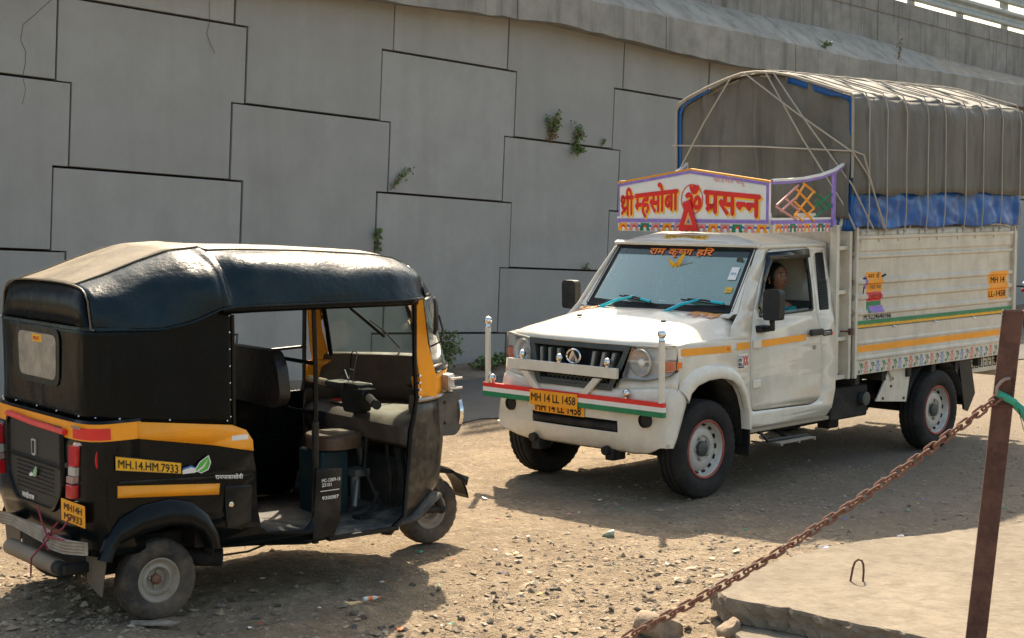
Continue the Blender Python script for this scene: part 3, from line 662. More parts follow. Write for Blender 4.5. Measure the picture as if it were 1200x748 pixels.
# bumper
Zs = [.325,.345,.40,.468,.473,.557,.562,.66,.735,.765,.782,.785]
Off = [-.085,-.05,-.022,-.006,-.006,0,0,.004,.0,-.012,-.035,-.11]
plan = [(.262,.862),(.30,.864),(.36,.848),(.42,.80),(.455,.71),(.48,.58),(.493,.425),(.497,.42),(.503,.3),(.507,.15),(.51,0)]
plan = plan + [(x,-y) for x, y in plan[-2::-1]]
bm_ = MB(); rows = []
for z, of in zip(Zs, Off):
    row = []
    for i, (x, y) in enumerate(plan):
        jj = min(i, len(plan)-1-i)
        if jj < 4: x += max(0,.74-z)*(.40,.34,.24,.12)[jj]
        k = abs(y)/.862; lift = .075*max(0,(k-.75)/.25)**1.5 if z < .36 else 0
        corner = .045*max(0,(k-.5))*max(0,(z-.6)) 
        nrm = Vector((1-k*.8, (k if y > 0 else -k)*.9)).normalized() if k > .6 else Vector((1,0))
        if i in (0,1,len(plan)-1,len(plan)-2): nrm = Vector((0, 1 if y > 0 else -1))*.45
        row.append((x+nrm.x*of, y+nrm.y*of, z+lift + (.05*max(0,(k-.45)) if z > .75 else 0)))
    rows.append(row)
n = len(plan); vs = [v for r in rows for v in r]; fs = []
for i in range(len(Zs)-1):
    for j in range(n-1):
        if Zs[i] > .47 and Zs[i+1] < .56 and abs(plan[j][1]) <= .421 and abs(plan[j+1][1]) <= .421: continue
        fs.append((i*n+j, i*n+j+1, (i+1)*n+j+1, (i+1)*n+j))
bm_.add(vs, fs); bp_ = bm_.build('front_bumper', M['white'], truck, solid=.012, smooth=45)
MB().box(.42,.45,-.43,.43,.46,.57).build('intake_recess', M['black'], bp_, smooth=0)
MB().tube([(.47,-.41,.505),(.475,.41,.505)], .028, 10).build('intake_tube', M['dark'], bp_)
for s in (1,-1):
    MB().lathe([(.052,.0),(.050,.030),(.040,.034),(.038,.022),(0,.021)], 24, c=(.46,s*.655,.58), axis='x').build('fog_lamp_recess', M['blackpl'], bp_)
MB().box(.30,.42,-.55,.55,.36,.42).tube([(.22,-.6,.33),(.22,.6,.33)], .03, 8).box(-.08,.08,-.62,.62,.26,.34).tube([(-.05,-.58,.30),(.30,-.50,.33)], .025, 6).tube([(-.05,.58,.30),(.30,.45,.33)], .025, 6).box(.33,.47,.28,.36,.26,.34).box(.33,.47,-.45,-.37,.26,.34).build('front_axle', M['dark'], truck, bevel=.01)
for (yy, zz) in ((-.42,.36), (.30,.34)): MB().tube([(.40,yy,zz),(.50,yy,zz-.01)], .032, 12).build('tow_eye', M['dark'], truck)

# --- windscreen, roof, cab rear ---
def wsx(y, v):      # v 0 bottom, 1 top
    b = Vector((-.385-.05*(abs(y)/.7)**2, 0, 1.272+.018*(abs(y)/.7)**2)); t = Vector((-.735-.035*(abs(y)/.7)**2, 0, 1.742-.004*(abs(y)/.7)**2))
    p = b.lerp(t, v); hw = .715-.04*v; return (p.x, y/.7*hw, p.z)
ys = np.linspace(-.7,.7,17)
wsg = glass_mat('windscreen_glass', (.52,.64,.60), 4.2, .28, (.38,.66,.54), .4)  # green layer paints the milky teal sky reflection into the glass colour
MB().grid(wsx, ys, np.linspace(0,1,6)).build('windscreen', wsg, truck, smooth=60)
ws_ = [o for o in truck.children if o.name.startswith('windscreen')][0]
def band(y0, y1, v0, v1): return MB().grid(lambda y, v: tuple(Vector(wsx(y, v))+Vector((.003,0,.002))), np.linspace(y0,y1,9), np.linspace(v0,v1,4))
bb = MB(); 
for a_ in ((-.7,.7,0,.10),(-.7,.7,.955,1),(-.7,-.655,.1,.955),(.655,.7,.1,.955)): q = band(*a_); bb.add(q.v, q.f)
bb.build('windscreen_edge_print', M['black'], ws_, smooth=0)
MB().grid(lambda y, v: tuple(Vector(wsx(y, v))+Vector((.0015,0,.001))), np.linspace(-.655,.655,9), np.linspace(.86,.955,4)).build('tinted_top_band', glass_mat('tint_band', (.30,.42,.42), 1.2), ws_)
frm = MB(); pth = [wsx(y, 0) for y in ys] + [wsx(.7,v) for v in (.25,.5,.75)] + [wsx(y,1) for y in ys[::-1]] + [wsx(-.7,v) for v in (.75,.5,.25)]
frm.tube(pth+[pth[0]], .011, 6, cap=False).build('windscreen_seal', M['blackpl'], ws_)
for s in (1,-1):     # A-pillars
    MB().loft([[Vector(wsx(s*.7, v))+Vector((.012,-s*.012,.0)), (wsx(.7,v)[0]+.004, s*(yt(wsx(.7,v)[2])-.034), wsx(.7,v)[2]+.008), (wsx(.7,v)[0]-.028, s*(yt(wsx(.7,v)[2])-.015), wsx(.7,v)[2]), (wsx(.7,v)[0]-.055, s*(yt(wsx(.7,v)[2])-.03), wsx(.7,v)[2]-.01)] for v in np.linspace(-.04,1.01,9)], True, True).build('windscreen_pillar', M['white'], truck, smooth=50)
rings = []
for x in (-.722,-.745,-.80,-.95,-1.15,-1.35,-1.55,-1.64,-1.665):
    ring = []; k = float(np.interp(x, [-1.665,-1.64,-.80,-.745,-.722], [.55,.9,1,.75,.40]))
    zc = float(np.interp(x, [-1.665,-1.3,-.95,-.80,-.722], [1.83,1.862,1.862,1.838,1.795]))
    for y in np.linspace(-1,1,21):
        hw = .705; z = 1.765 + (zc-1.765)*k**.2*(1-abs(y)**3.2); xx = x - .05*abs(y)**2*(1 if x > -.9 else 0)
        ring.append((xx, y*hw, z + .004*math.cos(y*pi*4)*(abs(y)<.8)))
    rings.append(ring)
MB().loft(rings, False).build('roof', M['white'], truck, solid=.03, smooth=60)
MB().loft([[(-.728-.05*(y/.7)**2, y, 1.757),(-.700-.05*(y/.7)**2, y, 1.752),(-.690-.05*(y/.7)**2, y, 1.768),(-.725-.05*(y/.7)**2, y, 1.785)] for y in np.linspace(-.70,.70,13)], True, True).build('roof_lip', M['white'], truck, smooth=60)
rs_ = MB().loft([[(-.745-.06*(y/.7)**2, y, 1.803), (-.775-.06*(y/.7)**2, y, 1.834)] for y in np.linspace(-.20,.22,5)], False).build('roof_sticker', M['yellow'], truck)
plain('roof_sticker_lettering', '1234567', M['black'], rs_, (-.742,-.19,1.808), (-.0,1,0), (-.67,0,.74), (.74,0,.67), .03, .40) if False else None
V, F, wd = word(['रा','म','न','गा','व','क','र']); x1 = max(v[0] for v in V)
lettering('roof_sticker_lettering', M['black'], rs_, V, F, lambda x, y, d: (-.748-.06*((-.19+x/x1*.40)/.7)**2 - y*.040, -.19+x/x1*.40, 1.8085+y*.038), .0)
MB().loft([[(x, y, z) for x, z in ((-1.655,1.77),(-1.625,1.4),(-1.60,1.1),(-1.60,.45))] for y in (-.70,-.3,.3,.70)], False).build('cab_back', M['white'], truck, solid=.02)
# --- interior ---
MB().box(-1.58,-.48,-.80,.80,.44,.47).build('cab_floor', M['dark'], truck)
da = MB().loft([[(-.44,y,1.24),(-.60,y,1.225),(-.72,y,1.20),(-.74,y,1.05),(-.66,y,.80)] for y in np.linspace(-.74,.74,7)], False).build('dashboard', M['greypl'], truck, solid=.02)
for y0, y1 in ((-.72,-.18),(-.12,.72)):
    s_ = MB().box(-1.38,-.92,y0,y1,.62,.78).build('seat', mat('dark_seat_cloth', (.03,.03,.035), .9), truck, bevel=.04, segs=3)
    MB().loft([[(-1.34,y,.76),(-1.46,y,1.32),(-1.54,y,1.32),(-1.46,y,.72)] for y in (y0,y1)], True, True).build('seat_back', M['greypl'], s_, bevel=.03)
for y in (.30,): MB().box(-1.50,-1.42,y-.12,y+.12,1.33,1.50).build('headrest', M['greypl'], truck, bevel=.03, segs=3)
MB().box(-1.50,-1.42,-.55,-.31,1.33,1.50).build('headrest', M['greypl'], truck, bevel=.03, segs=3)
sw = MB().lathe([(.185,-.012),(.20,0),(.185,.012),(.172,0)], 28, axis='x').build('steering_wheel', M['blackpl'], truck); sw.location = (-.86,-.38,1.16); sw.rotation_euler = (0,-.45,0)
MB().box(-.01,.01,-.18,.18,-.015,.015).box(-.01,.01,-.015,.015,-.18,0).build('spokes', M['blackpl'], sw)
# side-window rain visors
for s in (1,-1):
    sheet('rain_visor', [(-.84,1.715),(-1.39,1.73),(-1.385,1.665),(-.90,1.665),(-.76,1.50),(-.66,1.31),(-.62,1.31),(-.74,1.52)], [], glass_mat('smoked_visor', (.12,.15,.16), 1.0), truck, s, .016, solid=.003)
    if s < 0: sheet('door_glass', win_o, [], glass_mat('side_glass', (.5,.56,.54), 1.3), truck, s, -.012, solid=0)
sheet('door_glass', [(-.66,1.245),(-1.33,1.258),(-1.335,1.285),(-.675,1.272)], [], glass_mat('side_glass_l', (.5,.56,.54), 1.3), truck, 1, -.012, solid=0)
# mirrors
for s, xx in ((1,-.62), (-1,-.50)):
    m_ = MB().prism(rnd([(-.085,-.13),(.085,-.125),(.09,.10),(.07,.13),(-.06,.13),(-.085,.10)], .03), -.03, .035, lambda u, v, d: (xx+d, s*(.945+u*.85), 1.345+v*.88)).build('door_mirror', M['blackpl'], truck, bevel=.014, segs=3)
    MB().prism(rnd([(-.07,-.115),(.07,-.11),(.072,.10),(-.07,.105)], .02), -.036, -.032, lambda u, v, d: (xx+d, s*(.945+u*.85), 1.345+v*.88)).build('mirror_glass', M['chrome'], m_)
    MB().tube([(xx,s*.93,1.23),(xx-.01,s*.93,1.17),(xx-.02,s*.84,1.165)], .022, 8).box(xx-.07,xx+.05,s*.84-.025,s*.84+.025,1.14,1.19).build('mirror_arm', M['blackpl'], m_, bevel=.006)
# wipers
for (y0, y1, ya, yb, vz) in ((-.50,-.20,-.28,.05,.11),(.14,.42,.33,.71,.11)):
    a = Vector(wsx(y0,-.02))+Vector((.045,0,.0)); b = Vector(wsx(y1,.16))+Vector((.03,0,.02))
    wp = MB().tube([a, a.lerp(b,.5)+Vector((.012,0,.012)), b], [.014,.012,.008], 8).build('wiper', M['cyan'], truck)
    MB().ball(tuple(a+Vector((.0,-.01,-.01))), .024, 10).build('wiper_pivot', M['blackpl'], wp)
    c0 = Vector(wsx(ya-.10,.17))+Vector((.012,0,.008)); c1 = Vector(wsx(yb-.02,.075))+Vector((.012,0,.008))
    MB().tube([c0, c1], .006, 6).tube([c0.lerp(c1,.15)+Vector((.01,0,.01)), c0.lerp(c1,.5)+Vector((.024,0,.02)), c0.lerp(c1,.85)+Vector((.01,0,.01))], .008, 6).build('wiper_blade', M['blackpl'], wp)
    MB().tube([c0.lerp(c1,.62)+Vector((.02,0,.018)), c0.lerp(c1,.85)+Vector((.014,0,.014))], .011, 6).build('wiper_tape', M['cyan'], wp)
# windscreen lettering, stickers
def ws_text(name, toks, y0, wdt, v0, hgt, mats, par=ws_, lift=.004, bold=.02):
    V, F, wd = word(toks); x0 = min(p[0] for p in V); k = wdt/(max(p[0] for p in V)-x0)
    for i, (m_, dx, dy, bo) in enumerate(mats):
        lettering(name, m_, par, V, F, lambda x, y, d, i=i: tuple(Vector(wsx(y0+(x-x0)*k+dx, v0+(y+dy)*hgt/.6))+Vector((.005+lift*0+.0012*i+d, 0, .003+d))), bo)
HARI = ['ि','ह']
ws_text('windscreen_lettering', ['राम',' ','कृ',('ष',.66),'ण',' ','हिर'], -.31, .64, .868, .085, ((M['red'],0,0,.05),(M['orange'],0,.012,.008)))
MB().prism([(-.035,-.05),(.035,-.05),(.035,.05),(-.035,.05)], 0, .001, lambda u,v,d: tuple(Vector(wsx(.59+u,.60+v*2))+Vector((.006+d,0,.004)))).build('paper_sticker', M['whitep'], ws_, smooth=0)
plain('sticker_print', 'AAA', M['blue'], ws_, tuple(Vector(wsx(.565,.575))+Vector((.0075,0,.005))), (0,1,0), (-.6,0,.8), (.8,0,.6), .035, .05)
MB().prism([(-.03,-.02),(.03,-.02),(.03,.02),(-.03,.02)], 0, .001, lambda u,v,d: tuple(Vector(wsx(.60+u,.34+v*2))+Vector((.006+d,0,.004)))).build('fuel_sticker', M['yellow'], ws_, smooth=0)
plain('sticker_print', 'CNG', M['green'], ws_, tuple(Vector(wsx(.578,.325))+Vector((.0075,0,.005))), (0,1,0), (-.6,0,.8), (.8,0,.6), .02, .045)
MB().lathe([(.032,0),(.032,.001),(0,.001)], 20, c=tuple(Vector(wsx(.60,.80))+Vector((.004,0,.004))), axis='x').build('round_sticker', M['greypl'], ws_)
from mathutils.bvhtree import BVHTree
bpy.context.view_layer.update()
HT = [BVHTree.FromObject(o, bpy.context.evaluated_depsgraph_get()) for o in truck.children if o.name.startswith(('bonnet','cowl'))]
def hz(x, y): return max([h[0].z for h in (t.ray_cast(Vector((x,y,3)), Vector((0,0,-1))) for t in HT) if h[0]] or [1.25])
def hood_letter(toks, y0, wdt, hgt):
    V, F, wd = word(toks); x0 = min(p[0] for p in V); k = wdt/(max(p[0] for p in V)-x0)
    for i, (m_, dy, bo) in enumerate(((M['red'],-.10,.05),(M['whitep'],-.10,.012),(M['orange'],.06,.02))):
        lettering('bonnet_lettering', m_, truck, V, F, lambda x, y, d, i=i: (-.285-(y+dy)*hgt, y0+(x-x0)*k, hz(-.285-(y+dy)*hgt, y0+(x-x0)*k) + .004+.0014*i + d), bo)
hood_letter(['सा','रा','ज','य'], -.69, .17, .11)
hood_letter(['ले','क','रु','वा','ळी'], .40, .25, .13)
# hanging charm behind the glass
ch = thing('dashboard_charm', 'yellow and black ribbon charm hanging at the top of the truck windscreen', 'charm', tuple(TF @ Vector((-.625,.03,1.665))), TRZ)
MB().add([(0,-.08,0),(0,-.05,-.02),(0,.01,-.06),(0,-.01,-.09),(0,-.06,-.05)],[(0,1,2,3,4)]).add([(0,.09,.03),(0,.06,.03),(0,-.01,-.05),(0,.03,-.07)],[(0,1,2,3)]).build('ribbon', M['yellow'], ch, solid=.004)
MB().add([(0,-.03,-.07),(0,-.01,-.05),(0,-.03,-.13),(0,-.05,-.12)],[(0,1,2,3)]).build('tassel', M['black'], ch, solid=.004)
MB().tube([(0,0,0),(0,.005,.07)], .002, 4).build('cord', M['black'], ch)
gu = thing('dashboard_idol', 'small white and gold seated idol on the truck dashboard, centre of the windscreen', 'figurine', tuple(TF @ Vector((-.60,.07,1.238))), TRZ)
MB().box(-.03,.03,-.035,.035,0,.02).build('base', M['gold'], gu, bevel=.004)
MB().ball((0,0,.05),.035,10,(.8,1,.9)).ball((0,0,.095),.022,10).build('figure', M['cream'], gu)
pc = MB().grid(lambda a, b: (-.58+.10*a*.8, -.42+.19*b, 1.236+.085*(1-a*a)**.5*(1-b*b)**.5+.008*math.sin(9*a+7*b)*(1-a*a)), np.linspace(-1,1,13), np.linspace(-1,1,15)).build('folded_cloth', M['pinkcloth'])
pc.matrix_world = TF.copy(); tag(pc, 'pink folded cloth lying on the truck dashboard behind the windscreen', 'cloth')
pb = MB().grid(lambda a, b: (-.57+.11*a*.8, .53+.18*b, 1.238+.115*(1-a*a)**.5*(1-b*b)**.5+.012*math.sin(8*a+6*b)*(1-a*a)), np.linspace(-1,1,13), np.linspace(-1,1,15)).build('cloth_bundle', M['bedding'])
pb.matrix_world = TF.copy(); tag(pb, 'crumpled white cloth bundle on the truck dashboard near the passenger', 'cloth')

# ================= CARGO BODY =================
BX0, BX1 = -1.83, -4.44
prof = [(.718,0),(.722,.012),(.83,.012),(.842,.022),(.856,.022),(.868,.010),(.955,.010),(.965,.018),(.978,.018),(.988,.010),(1.085,.010),(1.088,-.012),(1.094,-.012),(1.097,.016),(1.15,.016),(1.153,.004),(1.185,.004),(1.200,.024),(1.222,.024),(1.240,.004),(1.25,.004),
        (1.31,.004),(1.325,.024),(1.347,.024),(1.365,.004),(1.43,.004),(1.445,.024),(1.467,.024),(1.485,.004),(1.635,.004),(1.648,.020),(1.664,.020),(1.678,.004),(1.69,.004),(1.705,.016),(1.79,.016),(1.80,.028),(1.822,.028),(1.826,.012),(1.875,.012)]
for s in (1,-1):
    b = MB().loft([[(x, s*(.828+d), z) for z, d in prof] for x in np.linspace(BX0, BX1, 24)], False).build('cargo_side', M['boxwhite'], truck, solid=.012, smooth=30)
    MB().box(BX1-.012, BX1+.035, s*.828 if s>0 else -.862, .862 if s>0 else s*.828, .70,1.90).build('corner_post', M['boxwhite'], b, bevel=.004)
    MB().box(BX0-.03, BX0+.0, s*.828 if s>0 else -.862, .862 if s>0 else s*.828, .70,1.90).build('corner_post', M['boxwhite'], b, bevel=.004)
    # front ladder frame
    lf = MB().box(-1.655,-1.615, s*.79-.03, s*.79+.03, .70,1.91).box(-1.80,-1.765, s*.82-.022, s*.82+.022, .70,1.91).box(-1.80,-1.62,s*.795-.02,s*.795+.02,.70,.735)
    lf = lf.build('ladder_frame', M['boxwhite'], truck, bevel=.005)
    for z in (1.02,1.385,1.73): MB().box(-1.80,-1.62, s*.80-.018, s*.80+.018, z-.016, z+.016).build('rung', M['boxwhite'], lf, bevel=.004)
    MB().box(-1.80,-1.62, s*.755-.003, s*.755+.003, .74,1.9).build('infill_panel', M['boxwhite'], lf)
    MB().box(-1.80,-1.76,s*.85-.01,s*.85+.012,1.05,1.10).tube([(-1.70,s*.81,1.08),(-1.79,s*.845,1.075)], .008,6).build('latch', M['rust'], lf)
MB().box(-1.80,-1.765,-.80,.80,.72,2.0).build('headboard', M['boxwhite'], truck, bevel=.004)
MB().box(BX1,BX0,-.82,.82,.74,.78).build('cargo_floor', M['boxwhite'], truck)
MB().box(BX1-.01,BX1+.02,-.82,.82,.72,1.88).build('tailgate', M['boxwhite'], truck)
# painted bands on the side (near side)
def band_side(name, z0, z1, y, x0, x1, m, parent=truck, t=.0012): return MB().box(x1, x0, y, y+t, z0, z1).build(name, m, parent, smooth=0)
Y0 = .828
band_side('green_band', 1.122,1.150,Y0+.0162,BX0-.002,BX1+.04,M['green']); band_side('yellow_band',1.097,1.122,Y0+.0162,BX0-.002,BX1+.04,M['yellow'])
dr = MB(); r = random.Random(4)
for k in range(130):
    x = BX0-.01-k*.0197; dr.prism([(x, 1.1225),(x-.018, 1.1225),(x-.009-r.uniform(-.004,.004), 1.122-r.uniform(.004,.014))], Y0+.0175, Y0+.0183, lambda u, v, d: (u, d, v))
dr.build('band_drips', M['green'], truck, smooth=0)
band_side('reflective_stripe', .900,.950,Y0+.0104,BX0-.002,BX1+.04,M['orange'])
for x in (-2.4,-3.05,-3.7,-4.2): MB().tube([(x,Y0+.02,1.088),(x-.03,Y0+.03,1.075)], .006, 6).build('hinge_pin', M['chrome'], truck)
# floral skirt
fz = MB(); cols = {'red': MB(), 'blue': MB(), 'green': MB(), 'greypl': MB()}
def blob(mb, x, z, a, b, ang, y=Y0+.0132, n=7):
    a *= 1.35; b *= 1.5; c = math.cos(ang); s_ = math.sin(ang); P = [(x + a*cos(2*pi*k/n)*c - b*sin(2*pi*k/n)*s_, z + a*cos(2*pi*k/n)*s_ + b*sin(2*pi*k/n)*c) for k in range(n)]
    mb.add([(p[0], y, p[1]) for p in P], [tuple(range(n))])
r = random.Random(9)
for k in range(16):
    x = BX0-.03-k*.168; q = cols['blue'] if k % 2 == 0 else cols['red']
    for a in (-1,0,1):
        blob(q, x+a*.013, .812-.005*abs(a), .010, .0035, pi/2-a*.45); blob(q, x+a*.018+.003, .738+.002*abs(a), .011, .0035, pi/2+a*.2)
    for a in (-1,1):
        blob(q, x+a*.022, .778, .009,.004, .5*a); blob(q, x+a*.008, .790,.006,.004,1.2*a); blob(q, x+a*.010, .763,.007,.0035,-.9*a)
    x2 = x-.084
    cols['greypl'].prism([(x2+.022,.815),(x2+.012,.818),(x2-.026,.742),(x2-.014,.738)], Y0+.0128, Y0+.0134, lambda u,v,d:(u,d,v))
    for (dx,dz) in ((-.012,.806),(-.024,.797),(-.018,.786),(-.006,.800),(-.030,.780)): blob(cols['green'], x2+dx, dz, .009,.004, r.uniform(-1,1))
    for (dx,dz) in ((.018,.752),(.028,.744),(.012,.742),(.022,.735)): blob(cols['green'], x2+dx, dz, .009,.004, r.uniform(-1,1))
sk = band_side('floral_skirt', .724,.829,Y0+.0122,BX0-.002,BX1+.04,M['boxwhite'], t=.0004)
MB().add(cols['greypl'].v, cols['greypl'].f).build('printed_stems', mat('grey_print',(.25,.24,.2),.6), sk, smooth=0)
for k in ('red','blue','green'): cols[k].build(k+'_flowers' if k != 'green' else 'printed_leaves', M[k], sk, smooth=0, fixn=False)
# painted vertical emblem and phone number
pe = bpy.data.objects.new('painted_emblem', None); COL.objects.link(pe); pe.parent = truck; pe.empty_display_size=.1
def pp(name, P, m, o_=0): return MB().prism([(-(a)+0, b) for a, b in P], Y0+.0045+o_, Y0+.0055+o_, lambda u,v,d:(u,d,v)).build(name, m, pe, smooth=0)
def follow(z):
    for (z0, d0), (z1, d1) in zip(prof[:-1], prof[1:]):
        if z0 <= z <= z1: return d0+(d1-d0)*(z-z0)/(z1-z0+1e-9)
    return .004
def pq_patch(name, xa, xb, za, zb, m, o_=.0008, skew=0):
    zs = sorted(set([za, zb]+[z for z, d in prof if za < z < zb]))
    return MB().loft([[(xa-(z-za)*skew, Y0+follow(z)+o_, z), (xb-(z-za)*skew, Y0+follow(z)+o_, z)] for z in zs], False).build(name, m, pe, smooth=0)
pq_patch('emblem_panel', -2.02,-2.25,1.375,1.53,M['orange'], skew=-.1); pq_patch('emblem_panel', -2.02,-2.235,1.30,1.372,M['red'])
pq_patch('emblem_panel', -2.02,-2.235,1.245,1.298,M['green']); pq_patch('emblem_panel', -2.06,-2.26,1.205,1.262,M['violet'], .0016)
pq_patch('emblem_panel', -2.02,-2.075,1.205,1.243,M['green'], .0012); pq_patch('emblem_panel', -1.985,-2.02,1.40,1.50,M['violet'], .0012)
MB().tube([(-1.965,Y0+.008,1.478),(-2.01,Y0+.008,1.484)],.008,6).tube([(-2.25,Y0+.008,1.492),(-2.295,Y0+.008,1.505)],.008,6).tube([(-1.985,Y0+.007,1.42),(-1.965,Y0+.007,1.33)],.004,5).build('emblem_knob', M['black'], pe)
for z_, s_ in ((1.492,'सा ई'),(1.405,'बा बा'),(1.335,'जय'),): plain('emblem_print', s_, M['blackpl'], pe, (-2.04,Y0+.0265 if z_<1.45 else Y0+.0062,z_-.008), (-1,0,0),(0,0,1),(0,1,0),.045,.17)
plain('phone_lettering', 'M.9224640766', M['black'], truck, (-1.99,Y0+.0055,1.155), (-1,0,.0),(0,0,1),(0,1,0),.058,.40, .015)
pn = bpy.data.objects.new('number_panel', None); COL.objects.link(pn); pn.parent = truck
zs = sorted(set([1.222,1.475]+[z for z, d in prof if 1.222 < z < 1.475]))
MB().loft([[(-3.98, Y0+follow(z)+.0008, z), (-4.32, Y0+follow(z)+.0008, z)] for z in zs], False).build('panel_paint', M['orange'], pn, smooth=0)
plain('panel_lettering', 'MH 14', M['black'], pn, (-4.03,Y0+.006,1.37), (-1,0,0),(0,0,1),(0,1,0),.075,.25,.012)
plain('panel_lettering', 'LL-1458', M['black'], pn, (-4.00,Y0+.006,1.247), (-1,0,0),(0,0,1),(0,1,0),.075,.30,.012)
# key pattern board under the side behind the wheel, guards, chassis
kb = MB().box(-4.42,-3.60,.74,.76,.575,.72).build('lower_side_board', M['boxwhite'], truck, bevel=.003)
kp = MB()
for k in range(9):
    x = -3.68-k*.08
    for a, b, c, d in ((0,.062,.690,.700),(.052,.062,.62,.70),(.0,.062,.615,.625),(.0,.01,.615,.668),(.0,.036,.660,.670)): kp.box(x-b, x-a, .7605, .7615, c, d)
kp.build('key_pattern', M['black'], kb, smooth=0)
gd = MB().prism([(-2.47,.742),(-2.80,.742),(-2.73,.43),(-2.26,.475),(-2.30,.52)], .775, .79, lambda u,v,d:(u,d,v)).build('splash_guard', M['boxwhite'], truck, bevel=.004)
MB().tube([(-2.42,.795,.73),(-2.47,.80,.66),(-2.48,.795,.62)], .008, 6).build('guard_strap', M['boxwhite'], gd)
bl = MB()
for p in ((-2.36,.49),(-2.68,.465),(-2.48,.58),(-2.5,.64)): bl.lathe([(.012,0),(.012,.008),(0,.01)],8,c=(p[0],.79,p[1]))
bl.build('bolts', M['rust'], gd)
for s in (1,-1):
    MB().prism([(-3.58,.72),(-3.78,.72),(-3.88,.40),(-3.76,.25),(-3.70,.27)], .78*s-.012, .78*s+.01, lambda u,v,d:(u,d,v)).box(-3.78,-3.765,.45*s-.15,.45*s+.33 if s>0 else .45*s+.15,.30,.70).build('rear_mud_flap', M['blackpl'], truck)
    MB().loft([[(-3.18+.46*cos(a), s*.80, .36+.40*sin(a)), (-3.18+.46*cos(a), s*.46, .36+.40*sin(a))] for a in np.linspace(.15,pi-.1,12)], False).build('rear_wheel_well', M['dark'], truck, solid=.004)
    MB().box(-4.40,.30,s*.42-.035,s*.42+.035,.45,.58).build('chassis_rail', M['dark'], truck, bevel=.006)
    MB().loft([[(x, s*.50+dy, .36+.14*((x+3.18)/.6)**2+dz) for dy,dz in ((-.03,-.02),(.03,-.02),(.03,.02),(-.03,.02))] for x in np.linspace(-3.8,-2.56,9)], True, True).build('leaf_spring', M['dark'], truck)
MB().tube([(-3.18,-.66,.32),(-3.18,.66,.32)], .045, 10).ball((-3.18,0,.32),.14,12).build('rear_axle', M['dark'], truck)
for x in np.linspace(-4.3,-1.95,7): MB().box(x-.03,x+.03,-.81,.81,.64,.735).build('cross_member', M['dark'], truck)
MB().box(-2.22,-1.68,.42,.74,.36,.62).build('battery_box', M['dark'], truck, bevel=.02); MB().box(-2.75,-2.2,-.70,-.2,.32,.60).build('fuel_tank', M['dark'], truck, bevel=.05,segs=3)
MB().lathe([(.045,0),(.055,.01),(.055,.05),(0,.06)],16,c=(-2.12,.74,.51)).build('filter_cap', M['greypl'], truck)
MB().tube([(-.9,.30,.30),(-1.8,.36,.30),(-2.5,.40,.32)],.035,8).box(-1.05,-.15,-.32,.32,.24,.5).box(-2.30,-2.45+.3,.3,.42,.22,.45).build('exhaust_and_gearbox', M['dark'], truck, bevel=.02)
MB().box(-1.80,-1.58,.62,.72,.55,.60).tube([(-1.68,.74,.70),(-1.66,.76,.60),(-1.72,.75,.56)],.008,6).build('side_cable', M['blackpl'], truck)
MB().box(-4.50,-4.45,-.78,.78,.50,.60).build('rear_bumper', M['boxwhite'], truck, bevel=.01)
MB().box(-4.455,-4.45,.70,.84,1.0,1.9).build('tail_stripe', M['red'], truck)

# ================= NAME BOARD OVER THE CAB =================
sb = bpy.data.objects.new('name_board', None); COL.objects.link(sb); sb.parent = truck; sb.empty_display_size = .1
SX = -.86; YL, YR = -.765, .715
bo = [(YL,1.925),(YR,1.925),(YR,2.235),(-.03,2.335),(YL,2.235)]
fm = lambda u, v, d: (SX+d, u, v)
MB().prism(bo, -.03, 0, fm).build('board', M['whitep'], sb, bevel=.003)
def strip(P, w_, d, name, m, lift=.0015):
    mb = MB(); n = len(P)
    for a, b in zip(P[:-1], P[1:]):
        a = Vector(a); b = Vector(b); t = (b-a).normalized()*w_/2*0; nn = Vector((-(b-a).y, (b-a).x)).normalized()*w_/2; tt = (b-a).normalized()*w_/2
        q = [a-tt-nn, b+tt-nn, b+tt+nn, a-tt+nn]; mb.add([fm(p.x, p.y, lift) for p in q], [(0,1,2,3)])
    return mb.build(name, m, sb, smooth=0)
strip([(YL+.012,1.94),(YR-.012,1.94)], .026, 0, 'border', M['violet'], .0012); strip([(YL+.010,1.94),(YL+.010,2.22)], .012, 0, 'border', M['violet'], .0016)
strip([(YR-.010,1.94),(YR-.010,2.22)], .026, 0, 'border', M['violet'], .0020); strip([(YL+.01,2.222),(-.03,2.321)], .020, 0, 'border', M['violet'], .0024); strip([(-.03,2.321),(YR-.01,2.222)], .020, 0, 'border', M['violet'], .0028)
tm = MB()
for k in range(120):
    y = YL+.02+k*.0121; tm.add([fm(y,1.952,.0034), fm(y+.005,1.952,.0034), fm(y+.0025,1.963,.0034)],[(0,1,2)])
    zt = np.interp(y+.002,[YL,-.03,YR],[2.22,2.319,2.22]); tm.add([fm(y,zt-.008,.0034), fm(y+.0025,zt-.019,.0034), fm(y+.005,zt-.008,.0034)],[(0,1,2)])
tm.build('border_fringe', M['violet'], sb, smooth=0)
MB().loft([[(SX-.032+a, y, z+b) for a, b in ((0,0),(.036,0),(.036,.012),(0,.012))] for y, z in ((YL-.006,2.235),(-.03,2.336),(YR+.006,2.235))], True, True).build('top_trim', M['orange'], sb)
def sign_word(toks, y0, y1, z0, h, slope, bold=.026, mats=None, name='board_lettering'):
    V, F, wd = word(toks); x0 = min(p[0] for p in V); x1 = max(p[0] for p in V); k = (y1-y0)/(x1-x0)
    for i, (m_, dx, dz, bo_) in enumerate(mats or ((M['yellowpaint'],.011,-.012,.050),(M['red'],0,0,bold))):
        lettering(name, m_, sb, V, F, lambda x, y, d, i=i: (SX+.003+.0014*i+d, y0+(x-x0)*k+dx, z0+slope*((x-x0)*k)+y*h+dz), bo_)
